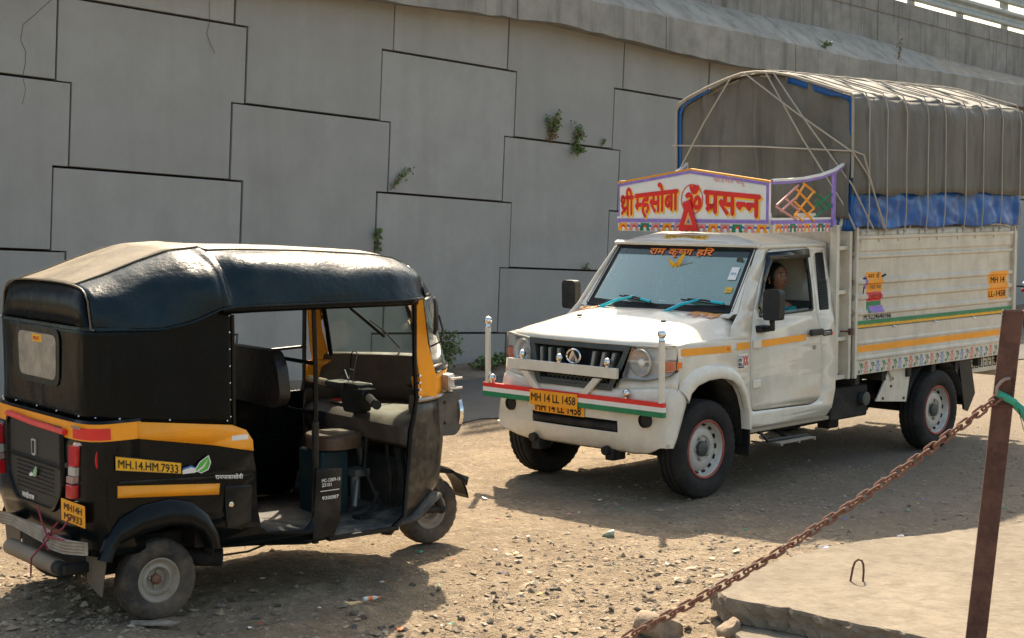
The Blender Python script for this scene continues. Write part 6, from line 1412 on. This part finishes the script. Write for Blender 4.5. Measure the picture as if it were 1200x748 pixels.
hb=bpy.data.objects.new('handlebar',None); COL.objects.link(hb); hb.parent=rk
MB().tube([(1.66,0,.55),(1.58,0,.99)],.032,12).prism(rnd([(-.09,1.03),(.09,1.03),(.10,.97),(.06,.86),(-.06,.86),(-.10,.97)],.02), -.05,.06, lambda u,v,d:(1.57+d,-.03+u,v)).build('steering_head', M['blackpl'], hb, bevel=.015)
MB().tube([(1.52,.38,1.02),(1.55,.20,1.0),(1.57,0,.99),(1.55,-.17,.97),(1.50,-.33,.95)],.016,10).build('bar', M['blackpl'], hb)
MB().tube([(1.515,.40,1.022),(1.545,.25,1.008)],.021,10).build('grip', mat('taped_grip',(.42,.33,.2),.7,var=(40,.5)), hb); MB().tube([(1.535,-.22,.965),(1.49,-.355,.945)],.023,10).build('grip', mat('pale_grip',(.45,.37,.26),.7), hb)
MB().tube([(1.487,-.355,.945),(1.478,-.385,.942)],.027,12).build('grip_end', M['blackpl'], hb)
MB().box(1.50,1.62,.02,.20,.985,1.03).box(1.50,1.60,-.20,-.10,.96,1.01).build('lever_block', M['blackpl'], hb, bevel=.01)
MB().tube([(1.60,.10,1.02),(1.60,.06,1.20),(1.60,.03,1.215),(1.60,.0,1.20),(1.60,.05,1.03)],.004,5).tube([(1.60,.08,1.10),(1.60,.03,1.10)],.004,5).tube([(1.60,.18,1.04),(1.60,.14,1.09),(1.60,.09,1.02)],.004,5).build('phone_holder', M['chrome'], hb)
eg=bpy.data.objects.new('front_linkage',None); COL.objects.link(eg); eg.parent=rk
MB().tube([(1.62,.02,.70),(1.70,.0,.30)],.035,10).tube([(1.52,-.12,.52),(1.44,-.20,.33)],.018,8).box(1.46,1.56,-.18,-.06,.50,.54).tube([(1.50,-.12,.53),(1.50,-.12,.36)],.030,10).build('steering_column', mat('grey_metal',(.22,.23,.22),.4,metal=.6,dirt=(DUST,.4,9)), eg)
MB().tube([(1.60,-.1,.75),(1.50,-.22,.55),(1.56,-.3,.33)],.010,6).tube([(1.66,-.2,.75),(1.60,-.34,.5),(1.62,-.3,.30)],.012,6).tube([(1.58,.2,.72),(1.5,.1,.5),(1.45,-.05,.33)],.010,6).tube([(1.68,-.30,.7),(1.64,-.40,.5),(1.66,-.36,.32)],.03,8).box(1.62,1.70,-.34,.34,.30,.62).build('cables', M['dark'], eg)
MB().tube([(1.40,-.34,.30),(1.50,-.30,.34),(1.55,-.28,.42)],.010,6).box(1.36,1.44,-.38,-.30,.295,.31).build('brake_pedal', M['dark'], eg)
# underside
MB().box(.30,1.55,-.05,.05,.20,.28).box(-.30,.35,-.42,.42,.22,.40).tube([(0,-.55,.203),(0,.55,.203)],.03,8).tube([(.20,-.40,.26),(.42,-.50,.24)],.05,12).build('chassis', M['dark'], rk, bevel=.01)
MB().tube([(.42,-.50,.25),(.60,-.45,.235),(.80,-.40,.26)],.006,5).build('hanging_cable', M['dark'], rk)
fg=thing('dashboard_toy','tiny orange and cream figurine standing on the rickshaw dashboard pad','figurine',tuple(RF @ Vector((1.87,-.28,1.181))),RRZ)
MB().ball((0,0,.022),.022,12,(1,1,1.1)).build('body', M['cream'], fg); MB().ball((0,0,.062),.020,12).ball((0,.014,.080),.008,8).ball((0,-.014,.080),.008,8).build('figure_head', mat('orange_plush',(.6,.28,.07),.8), fg)

# ================= MOTORCYCLE AT THE FAR RIGHT =================
mc = thing('motorcycle', 'blue and white motorcycle by the wall, its end showing at the right edge', 'motorcycle', (7.62, 22.6, .03), radians(38))
for x in (0,1.25):
    e_ = MB().lathe([(.24,.03),(.27,.045),(.29,.03),(.30,0),(.29,-.03),(.27,-.045),(.24,-.03),(.24,.03)],40,c=(x,0,.30)).build('tyre', M['rubber'], mc)
    sp_=MB().lathe([(.245,.02),(.235,.02),(.235,-.02),(.245,-.02)],32,c=(x,0,.30)).lathe([(.04,-.05),(.04,.05),(0,.05)],12,c=(x,0,.30))
    for k in range(5): a=2*pi*k/5; sp_.obox((x+.13*cos(a),0,.30+.13*sin(a)),Vector((cos(a),0,sin(a)))*.12,(0,.012,0),Vector((-sin(a),0,cos(a)))*.016)
    sp_.build('rim', M['blackpl'], e_)
MB().loft([[(x,w_*cos(a),z+h_*sin(a)) for a in np.linspace(0,2*pi,12,endpoint=False)] for x,w_,z,h_ in ((-.30,.02,.80,.02),(-.25,.07,.79,.05),(0,.10,.74,.07),(.35,.12,.70,.09),(.45,.11,.68,.08))],True,True).build('tail_fairing', M['blue'], mc, smooth=60)
MB().loft([[(x,w_*cos(a),z+h_*sin(a)) for a in np.linspace(0,2*pi,12,endpoint=False)] for x,w_,z,h_ in ((-.32,.05,.86,.02),(-.24,.09,.86,.05),(-.15,.07,.83,.04))],True,True).build('tail_cap', M['whitep'], mc, smooth=60)
MB().loft([[(x,w_*cos(a),z+h_*sin(a)) for a in np.linspace(0,2*pi,12,endpoint=False)] for x,w_,z,h_ in ((.40,.08,.80,.05),(.5,.14,.86,.11),(.75,.15,.88,.13),(.90,.10,.86,.08))],True,True).build('fuel_tank', M['blue'], mc, smooth=60)
MB().box(-.12,.45,-.11,.11,.80,.86).build('seat', M['black'], mc, bevel=.03, segs=3); MB().box(.35,.80,-.13,.13,.30,.62).build('engine', M['steel'], mc, bevel=.04)
MB().tube([(1.25,.08,.30),(1.0,.08,.85)],.025,8).tube([(1.25,-.08,.30),(1.0,-.08,.85)],.025,8).tube([(.95,-.35,1.02),(1.0,0,.98),(.95,.35,1.02)],.014,8).tube([(0,.06,.30),(.45,.06,.38)],.02,6).tube([(0,-.06,.30),(.45,-.06,.38)],.02,6).tube([(-.1,-.12,.38),(.5,-.14,.28)],.045,10).build('fork_and_frame', M['blackpl'], mc)
MB().ball((1.10,0,.85),.09,14).build('headlamp', M['lampg'], mc); MB().box(-.34,-.31,-.05,.05,.74,.79).build('tail_lamp', M['redlens'], mc, bevel=.01)

# ================= SLAB, POST, CHAIN =================
def slab(name, label, P, z0, z1, seed, grp=None):
    r = np.random.RandomState(seed); Q = []
    n = len(P)
    for i in range(n):
        a = Vector(P[i]); b = Vector(P[(i+1)%n]); L = (b-a).length; k = max(2, min(60, int(L/.035)))
        nn = Vector(((b-a).y, -(b-a).x)).normalized()
        for j in range(k): p = a.lerp(b, j/k) + nn*(r.uniform(-.016,.004)*(1+2*(r.rand() < .12)) + .014*math.sin(j*.4+i)); Q.append((p.x,p.y))
    t = thing(name, label, 'concrete slab', (P[0][0],P[0][1],z0), 0, grp); ox, oy = P[0]
    n = len(Q); Ltop = [(x-ox,y-oy,z1-z0) for x,y in Q]
    tri = tessellate_polygon([[Vector((p[0],p[1],0)) for p in Q]])
    MB().add(Ltop, tri).build('top_face', M['slab'], t, smooth=0)
    rows = [Ltop]
    c = Vector((sum(q[0] for q in Q)/n-ox, sum(q[1] for q in Q)/n-oy))
    for k, f in enumerate((.06,.25,.5,.75,1.0)):
        row = []
        for (x,y) in Q:
            v = Vector((x-ox,y-oy)); d = (v-c).normalized(); jj = (.008 if k == 0 else r.uniform(-.008,.022))
            row.append((v.x+d.x*jj, v.y+d.y*jj, (z1-z0)*(1-f)+ (r.uniform(-.010,.010) if 0<k<4 else (r.uniform(-.016,.004) if k == 0 else 0))))
        rows.append(row)
    MB().loft(rows, True, False).build('broken_edge', M['slabside'], t, smooth=0)
    return t
slab('concrete_slab', 'large pale concrete slab with broken front edge lying at the bottom right', [(1.0,7.69),(1.035,7.40),(1.55,6.95),(1.81,6.70),(2.25,6.28),(3.3,5.6),(4.6,6.2),(4.8,9.75),(3.9,9.42),(3.03,9.13),(2.45,8.86),(1.91,8.62),(1.60,8.36),(1.2,7.95)], .085, .200, 3)
slab('concrete_slab', 'smaller grey concrete piece wedged under the front edge of the large slab', [(1.04,7.16),(1.14,6.98),(1.6,6.3),(2.1,6.2),(1.75,6.8),(1.25,7.33),(1.10,7.34)], .0, .082, 9)
hk = MB().tube([(0,0,-.03),(0,0,.0),(.012,.0,.07),(.022,.0,.098),(.038,.0,.110),(.055,.0,.105),(.064,.0,.085),(.066,.0,.05),(.062,.0,-.03)],.0055,8).build('rebar_hook', M['rust'])
hk.location = (1.700,7.72,.200); tag(hk, 'rusty U-shaped iron bar sticking out of the concrete slab', 'lifting hook')
def post_pt(z): f = (z-.2)/1.45; return Vector((2.015+.135*f, 6.66+.02*f, z))
pt = thing('iron_post', 'leaning rusty square iron post standing on the slab at right, holding the chain', 'post', (2.015,6.66,.2), 0)
def ring(z, hx, hy, ang): 
    c = post_pt(z)-Vector((2.015,6.66,.2)); return [c+Vector((cos(ang)*a*hx-sin(ang)*b*hy, sin(ang)*a*hx+cos(ang)*b*hy, 0)) for a,b in ((-1,-1),(1,-1),(1,1),(-1,1))]
AN = radians(-17)
MB().loft([ring(z,.043,.043,AN) for z in (.19,.5,.9,1.3,1.640)], True, False).build('shaft', M['rust'], pt, solid=.005, bevel=.004)
MB().loft([ring(z,.046,.046,AN) for z in (1.225,1.242)], True, False).build('weld_collar', M['rust'], pt, solid=.004)
ac = post_pt(1.30)+Vector((-.022,-.047,0)); o_ = Vector((2.015,6.66,.2))
MB().tube([ac-o_+Vector((.028,-.005,.052)),ac-o_+Vector((.006,-.012,.050)),ac-o_+Vector((-.014,-.014,.035)),ac-o_+Vector((-.028,-.014,.015)),ac-o_+Vector((-.030,-.012,-.02))],.0075,8).build('hook', mat('worn_iron_hook',(.30,.22,.17),.5,metal=.4), pt)
MB().obox(ac-o_+Vector((.028,.0,.054)),(.026,-.006,.004),(0,.006,0),(0,0,.008)).build('weld', M['rust'], pt, bevel=.004)
cs = MB()
r = random.Random(2)
for k in range(9):
    c = post_pt(1.38-.012*k)-o_+Vector((.020,-.055,0)); cs.ball(c+Vector((r.uniform(-.006,.004),0,0)),.006,7)
cs.build('rust_scabs', M['rust'], pt)
rb = MB(); c0 = post_pt(1.235)-o_
R_ = .048; P = []
loop = [(-.050,-.060,.055),(.0,-.072,.030),(.045,-.058,.005),(.062,-.02,-.01)]
rings = [[c0+Vector(p)+Vector((0,0,.020)), c0+Vector(p)-Vector((0,0,.014))] for p in loop]
rb.loft(rings, False)
tail = [(.045,-.064,.002),(.075,-.06,-.03),(.110,-.05,-.09),(.140,-.05,-.17),(.175,-.06,-.24),(.22,-.07,-.30)]
rb.loft([[c0+Vector(p)+Vector((.010*sin(i),0,.018)), c0+Vector(p)+Vector((-.016,.012*cos(i),-.012))] for i,p in enumerate(tail)], False)
ro = rb.build('plastic_ribbon', M['ribbon'], solid=.0012, smooth=60); ro.location = o_; tag(ro, 'torn green plastic ribbon tied round the iron post with its end trailing right', 'ribbon')
wi = MB().tube([c0+Vector((.05,-.06,-.01)),c0+Vector((.07,-.06,-.09)),c0+Vector((.11,-.055,-.19))],.0018,5).build('wire', M['rust']); wi.location = o_; tag(wi, 'thin rusty wire hanging from the post beside the green ribbon', 'wire')
# chain: a thing with every link a part
A_ = ac + Vector((-.030,-.012,-.035)); B_ = Vector((.50,6.30,.335)); E_ = Vector((-.05,6.17,.12))
chn = thing('rusty_chain', 'heavy rusty iron chain sloping down to the left from the iron post', 'chain', tuple(A_), 0)
def cpt(t):
    p = A_.lerp(B_, t); p = p + Vector((0,0,-.055*4*t*(1-t) if t < 1 else .12*(t-1)**2)); return p
T_ = np.linspace(0,1.32,1200); pts_ = [cpt(t) for t in T_]; acc = 0; last = pts_[0]; links = [(pts_[0], (pts_[1]-pts_[0]).normalized())]
pitch = .0445
for a, b in zip(pts_[:-1], pts_[1:]):
    acc += (b-a).length
    if acc >= pitch: links.append((b, (b-a).normalized())); acc -= pitch
lk = MB(); w_ = .0155; L_ = .018; pp_ = []
for k in range(12): a = pi*k/11-pi/2; pp_.append((L_-.0+w_*cos(a), w_*sin(a), 0))
for k in range(12): a = pi*k/11+pi/2; pp_.append((-L_+w_*cos(a), w_*sin(a), 0))
def torus(path, r, n=8):
    mb = MB(); N_ = len(path); rings = []
    for i in range(N_):
        t = (Vector(path[(i+1)%N_])-Vector(path[i-1])).normalized(); a = Vector((0,0,1)); b = t.cross(a)
        rings.append([Vector(path[i])+a*cos(2*pi*k/n)*r+b*sin(2*pi*k/n)*r for k in range(n)])
    rings.append(rings[0]); mb.loft(rings, True); return mb
first = torus(pp_, .0056).build('link', M['rustlink'], chn, smooth=60); r = random.Random(12)
for i, (p, t) in enumerate(links):
    o = first if i == 0 else first.copy()
    if i: COL.objects.link(o); o.parent = chn
    q = t.to_track_quat('X','Z').to_matrix() @ Matrix.Rotation((pi/4 if i % 2 else -pi/4)+r.uniform(-.22,.22), 3, 'X') @ Matrix.Rotation(r.uniform(-.06,.06),3,'Y')
    o.matrix_local = Matrix.Translation(p-A_) @ q.to_4x4()

# ================= STONES, RUBBLE, LITTER =================
def gh(x, y): return float(ground_h(np.array([float(x)]), np.array([float(y)]))[0])
def rockmesh(name, r, m, seed, flat=.6, rough=.28, n=3):
    bm = bmesh.new(); bmesh.ops.create_icosphere(bm, subdivisions=n, radius=1)
    rr = np.random.RandomState(seed); ax = rr.randn(9,3); ax /= np.linalg.norm(ax,axis=1)[:,None]; dd = rr.uniform(.42,.9,9)
    for v in bm.verts:
        p = np.array(v.co)
        for a, d in zip(ax, dd):
            s_ = p@a
            if s_ > d: p = p - a*(s_-d)*.9
        p = p*(1+rough*.25*float(vnoise(np.array([p[0]*3+seed]),np.array([p[1]*3+p[2]*2]),seed%50)[0])+rough*.1*float(vnoise(np.array([p[0]*9]),np.array([p[1]*9+p[2]*7]),7)[0]))
        v.co = (p[0]*r, p[1]*r*.8, p[2]*r*flat)
    me = bpy.data.meshes.new(name); bm.to_mesh(me); bm.free(); return me
def rock(x, y, r, m, seed, label, grp=None, flat=.6, z=None, name='stone', cat='stone'):
    o = link(name, rockmesh(name, r, m, seed, flat), m, None, smooth=42)
    o.location = (x, y, (gh(x,y)+r*flat*.25) if z is None else z); o.rotation_euler = (random.uniform(-.3,.3),random.uniform(-.3,.3),random.uniform(0,6)); return tag(o, label, cat, grp)
rock(.70,7.38,.155,M['rock'],5,'large rounded sandy boulder behind the lower end of the chain','boulders round the slab',.8,.06,'boulder','boulder')
rock(1.03,7.27,.075,M['rock'],8,'pointed brown rock leaning on the left corner of the slab','boulders round the slab',.9,.08,'boulder','boulder')
rock(.93,7.05,.09,M['rock'],13,'pale lumpy rock below the broken slab corner by the chain','boulders round the slab',.6,.06,'boulder','boulder')
rock(1.72,6.55,.085,M['rock'],21,'yellowish rock resting against the front edge of the slab left of the post','boulders round the slab',.7,.155,'boulder','boulder')
rock(1.90,6.50,.095,M['rock'],34,'angular brown rock right at the foot of the iron post','boulders round the slab',.75,.145,'boulder','boulder')
rock(1.83,6.30,.06,M['greyrock'],35,'small grey rock in front of the iron post foot','boulders round the slab',.7,.12,'boulder','boulder')
ms = [rockmesh('stone', 1, M['greyrock'], 60+i, .55, .9, n=2) for i in range(6)]
for i, me in enumerate(ms): me.materials.append(M['rock'] if i % 2 else M['greyrock']); me.polygons.foreach_set('use_smooth',[False]*len(me.polygons))
r = random.Random(77); spots = []
named = [(-1.52,7.95,.032),(-1.58,7.90,.022),(-1.80,7.98,.028),(-1.36,7.95,.030),(-1.22,8.0,.026),(-1.47,8.13,.035),(-1.30,7.80,.030)]
for i in range(120):
    if i < len(named): x, y, R_ = named[i]
    else:
        y = r.uniform(7.35,9.2) if i < 110 else r.uniform(9.2,11.5); x = r.uniform(-.33*y,.30*y); R_ = r.choice([.012,.014,.016,.018,.022,.028])*(1 if y < 9.2 else .7)
        if (x > 1.0 and y < 8.7) : continue
    o = bpy.data.objects.new('stone', ms[i % 6]); COL.objects.link(o); o.scale = (R_,)*3; o.location = (x, y, gh(x,y)+R_*.2); o.rotation_euler = (r.uniform(-.4,.4),r.uniform(-.4,.4),r.uniform(0,6))
    tag(o, 'small loose grey-brown stone lying among the rubble in the foreground', 'stone', 'loose stones in the foreground rubble')
def near(x, y):
    L = [(-1.9,7.6,'in front of the rickshaw rear wheel'),(-1.3,8.0,'in the shade beneath the rickshaw doorway'),(-.55,9.2,'beside the rickshaw front wheel'),(-.5,8.3,'at the edge of the rickshaw shadow'),
         (.3,8.4,'in the sunlit middle foreground'),(.1,9.7,'in front of the truck bumper shadow'),(.6,7.6,'near the boulder under the chain'),(.9,8.6,'left of the concrete slab'),(1.3,9.4,'between the truck front wheel and the slab'),
         (2.3,9.6,'beyond the slab, under the chain'),(3.1,10.2,'to the right of the iron post'),(.2,10.9,'beneath the truck front bar'),(-1.6,9.6,'behind the rickshaw'),(2.2,10.9,'beside the shaded truck side'),(-2.3,8.2,'under the rickshaw tail')]
    return min(L, key=lambda q: (q[0]-x)**2+(q[1]-y)**2)[2]
def relabel(objs, head):
    D = {}
    for o in objs: D.setdefault((head(o), near(o.location.x, o.location.y)), []).append(o)
    words_ = ['nearest','second nearest','third nearest','fourth nearest','fifth nearest','sixth nearest','seventh nearest','eighth nearest']
    for (h, n_), L in D.items():
        L.sort(key=lambda o: o.location.y)
        for i, o in enumerate(L):
            o['label'] = (h+' '+n_) if len(L) == 1 else ('%s %s, %s' % (h, n_, words_[i]) if i < 8 else h+' '+n_+', among the farther ones')
STN = [o for o in bpy.data.objects if o.get('group') == 'loose stones in the foreground rubble']
relabel(STN, lambda o: ('larger ' if o.scale[0] > .026 else 'medium ' if o.scale[0] > .018 else 'small ')+('brown' if o.data.materials[0] == M['rock'] else 'grey')+' stone')
# crushed stone: one heap nobody could count
def gravel(name, n, seed, m, region, smin, smax, pw=2.2):
    rr = np.random.RandomState(seed); P = []; 
    xs_, ys_2 = region(rr, n); n = len(xs_); z_ = ground_h(xs_, ys_2)
    s = smin+(smax-smin)*rr.rand(n)**pw
    base = np.array([(1,0,0),(.3,.9,0),(-.8,.55,0),(-.7,-.7,0),(.4,-.95,0),(.15,.1,.62),(-.2,-.15,.58),(0,0,-.5)])
    fcs = np.array([(0,1,5),(1,2,5),(2,6,5),(2,3,6),(3,4,6),(4,5,6),(4,0,5),(1,0,7),(2,1,7),(3,2,7),(4,3,7),(0,4,7)])
    B = base[None]*(1+rr.uniform(-.5,.5,(n,8,3)))*rr.uniform(.6,1.25,(n,1,3)); B[:,:,2] *= rr.uniform(.5,1.1,(n,1))
    a = rr.rand(n)*6.283; ca, sa = np.cos(a)[:,None], np.sin(a)[:,None]; tl = rr.uniform(-.35,.35,(n,1))
    X = B[:,:,0]*ca-B[:,:,1]*sa; Y = B[:,:,0]*sa+B[:,:,1]*ca; Z = (B[:,:,2]+X*tl)*.8
    V = np.stack([X*s[:,None]+xs_[:,None], Y*s[:,None]+ys_2[:,None], Z*s[:,None]+(z_+s*.12)[:,None]], 2).reshape(-1,3)
    Fc = (fcs[None]+np.arange(n)[:,None,None]*8).reshape(-1,3)
    me = bpy.data.meshes.new(name); me.vertices.add(len(V)); me.vertices.foreach_set('co', V.ravel()); me.loops.add(Fc.size); me.loops.foreach_set('vertex_index', Fc.ravel())
    me.polygons.add(len(Fc)); me.polygons.foreach_set('loop_start', np.arange(0,Fc.size,3)); me.polygons.foreach_set('loop_total', np.full(len(Fc),3)); me.update()
    me.polygons.foreach_set('use_smooth', [False]*len(me.polygons)); me.materials.append(m); o = bpy.data.objects.new(name, me); COL.objects.link(o); return stuff(o)
def reg_fore(rr, n):
    y = 6.6+4.2*rr.rand(n)**1.25; x = (rr.rand(n)*2-1)*.36*y+.0
    k = (.5+.5*vnoise(x*1.4+9,y*1.4,71))**1.5*np.clip((10.0-y)/1.4,.05,1)*np.where((x<-.6)&(y>8.7),.25,1)*(.45+.55*(vnoise(x*4,y*4,75)>-.2))
    keep = (rr.rand(n) < k*1.15) & ~((x>1.0)&(y<8.6)&(y>6.0+.0)&((x-1.0)*.8+7.69>y)); return x[keep], y[keep]
def reg_right(rr, n):
    y = 8.0+6.5*rr.rand(n)**1.2; x = -.3+4.6*rr.rand(n)*(y/11)
    keep = (rr.rand(n) < (.5+.5*vnoise(x*1.3,y*1.3,72))) & ((x > .6) | (rr.rand(n) < .12)) & (x > y*.18-1.4); return x[keep], y[keep]
def gmat(name, cols):
    m = bpy.data.materials.new(name); m.use_nodes = True; n_ = m.node_tree.nodes; l = m.node_tree.links; b = n_['Principled BSDF']; g_ = n_.new('ShaderNodeNewGeometry'); cr = n_.new('ShaderNodeValToRGB'); cr.color_ramp.interpolation='CONSTANT'
    l.new(g_.outputs['Random Per Island'], cr.inputs[0])
    while len(cr.color_ramp.elements) < len(cols): cr.color_ramp.elements.new(.5)
    for i, c in enumerate(cols): cr.color_ramp.elements[i].position = i/len(cols); cr.color_ramp.elements[i].color = (*c,1)
    l.new(cr.outputs[0], b.inputs['Base Color']); b.inputs['Roughness'].default_value = .95; return m
G1 = gmat('crushed_stone', [(0.272,0.204,0.128),(0.216,0.164,0.108),(0.304,0.232,0.148),(0.192,0.148,0.104),(0.248,0.184,0.116),(0.360,0.296,0.208),(0.232,0.180,0.124),(0.280,0.208,0.132)])
G2 = gmat('grey_crushed_stone', [(0.216,0.172,0.124),(0.176,0.144,0.108),(0.256,0.212,0.156),(0.152,0.128,0.100),(0.208,0.164,0.120),(0.304,0.256,0.192)])
gravel('crushed_stone', 52000, 1, G1, reg_fore, .003, .034, 4.2)
gravel('grey_gravel', 14000, 2, G2, reg_right, .003, .022, 3.5)
def reg_all(rr, n):
    y = 6.6+11*rr.rand(n)**1.4; x = (rr.rand(n)*2-1)*.38*y; keep = rr.rand(n) < (.5+.5*vnoise(x*.8,y*.8,73))*np.where(y > 9.8, .5, 1); return x[keep], y[keep]
gravel('fine_grit', 26000, 3, G1, reg_all, .002, .008, 2.0)
# litter
lm_ = {'green': mat('green_scrap',(.01,.28,.16),.4), 'white': mat('white_scrap',(.7,.68,.62),.6), 'red': mat('red_scrap',(.5,.05,.03),.5), 'blue': mat('blue_scrap',(.05,.10,.45),.4), 'orange': mat('orange_scrap',(.7,.17,.03),.5), 'yellow': mat('yellow_scrap',(.65,.5,.15),.5), 'pink': mat('pink_scrap',(.55,.2,.2),.5)}
LIT = [(-1.40,8.62,'white',.02),(-.55,9.22,'green',.02),(-.40,8.42,'green',.02),(-.60,9.6,'white',.014),(-.72,8.55,'white',.03),(-.70,8.52,'orange',.014),(-.35,9.05,'orange',.018),(-.10,9.30,'white',.028),(.02,9.22,'yellow',.03),(.10,8.72,'green',.018),(-.06,8.80,'blue',.012),(.15,8.25,'yellow',.025),(.55,9.05,'red',.022),(.60,8.95,'green',.012),
 (.90,8.9,'white',.02),(.78,8.05,'green',.014),(1.05,8.60,'orange',.016),(1.35,9.25,'yellow',.03),(1.18,9.05,'yellow',.025),(1.25,8.75,'green',.015),(.35,7.85,'white',.012),(.72,7.75,'white',.014),(-.30,7.62,'green',.020),(-.35,7.6,'white',.014),(-.55,7.58,'orange',.025),(-1.85,7.72,'red',.030),(-1.30,7.60,'white',.020),(-1.25,7.62,'red',.016),(-2.2,7.9,'pink',.035),(-1.0,7.95,'white',.015),
 (.75,10.6,'green',.02),(.38,10.35,'pink',.02),(.45,10.4,'white',.014),(-.20,10.95,'white',.035),(.62,10.9,'white',.018),(1.5,9.9,'green',.022),(2.2,10.2,'blue',.03),(2.0,10.0,'green',.015),(2.45,9.7,'white',.025),(2.7,10.5,'green',.02),(2.95,9.6,'pink',.02),(1.9,9.35,'blue',.035),(1.75,9.4,'green',.015),(2.1,9.1,'orange',.028),(2.35,9.3,'white',.02),(1.6,9.0,'white',.018),(2.9,10.9,'blue',.016),(3.4,10.6,'green',.016),(3.3,9.9,'white',.016),(.95,9.6,'red',.016),(-.1,10.2,'red',.012),(.1,9.7,'white',.02),(-.9,8.9,'green',.014)]
r = random.Random(6)
for i, (x, y, c, s_) in enumerate(LIT):
    if x > 1.0 and y < 7.69+(x-1)*.9: y += .5
    n = r.choice([5,6,7]); P = [(s_*r.uniform(.5,1.2)*cos(2*pi*k/n), s_*.7*r.uniform(.5,1.2)*sin(2*pi*k/n), r.uniform(0,.006)) for k in range(n)]
    o = MB().add(P+[(0,0,.008)], [(k,(k+1)%n,n) for k in range(n)]).build('litter_scrap', lm_[c], solid=.001, smooth=0)
    o.location = (x, y, gh(x,y)+.010); o.rotation_euler = (r.uniform(-.2,.2),r.uniform(-.2,.2),r.uniform(0,6)); tag(o, 'small %s plastic or paper scrap on the stony ground' % c, 'litter', 'scattered %s litter scraps' % c)
relabel([o for o in bpy.data.objects if str(o.get('group','')).endswith('litter scraps')], lambda o: o['group'].split()[1]+' litter scrap')
o = rock(.62,9.75,.055,M['greyrock'],91,'crumpled pale green wrapper and grit lump at the tip of the truck bar shadow',None,.6,None,'crumpled_wrapper','litter'); o.data.materials.clear(); o.data.materials.append(mat('pale_green_wrapper',(.28,.33,.25),.5,var=(12,.5)))
bt = thing('plastic_bottle', 'flattened clear plastic bottle with an orange cap and label near the rickshaw shadow', 'bottle', (-.78,8.05,gh(-.78,8.05)+.02), .5)
bt.scale = (.7,.7,.6)
MB().lathe([(0,0),(.018,.0),(.02,.01),(.02,.09),(.009,.115),(.009,.125)],14,axis='x').build('body', M['bedding'], bt); MB().lathe([(.0205,.035),(.0205,.07)],14,axis='x').build('bottle_label', lm_['orange'], bt); MB().lathe([(.011,.12),(.011,.138),(0,.138)],12,axis='x').build('bottle_cap', lm_['orange'], bt)
pk = MB().prism([(-.11,-.03),(-.02,-.045),(.10,-.035),(.13,.0),(.06,.03),(-.04,.02),(-.12,.025)],0,.012,lambda u,v,d:(u,v,d)).build('bark_piece', mat('grey_bark',(.24,.2,.16),.9,var=(20,.4)), bevel=.004)
pk.location=(-1.78,7.62,gh(-1.78,7.62)+.01); tag(pk,'flat grey splintered board piece lying in front of the rickshaw rear wheel','debris')
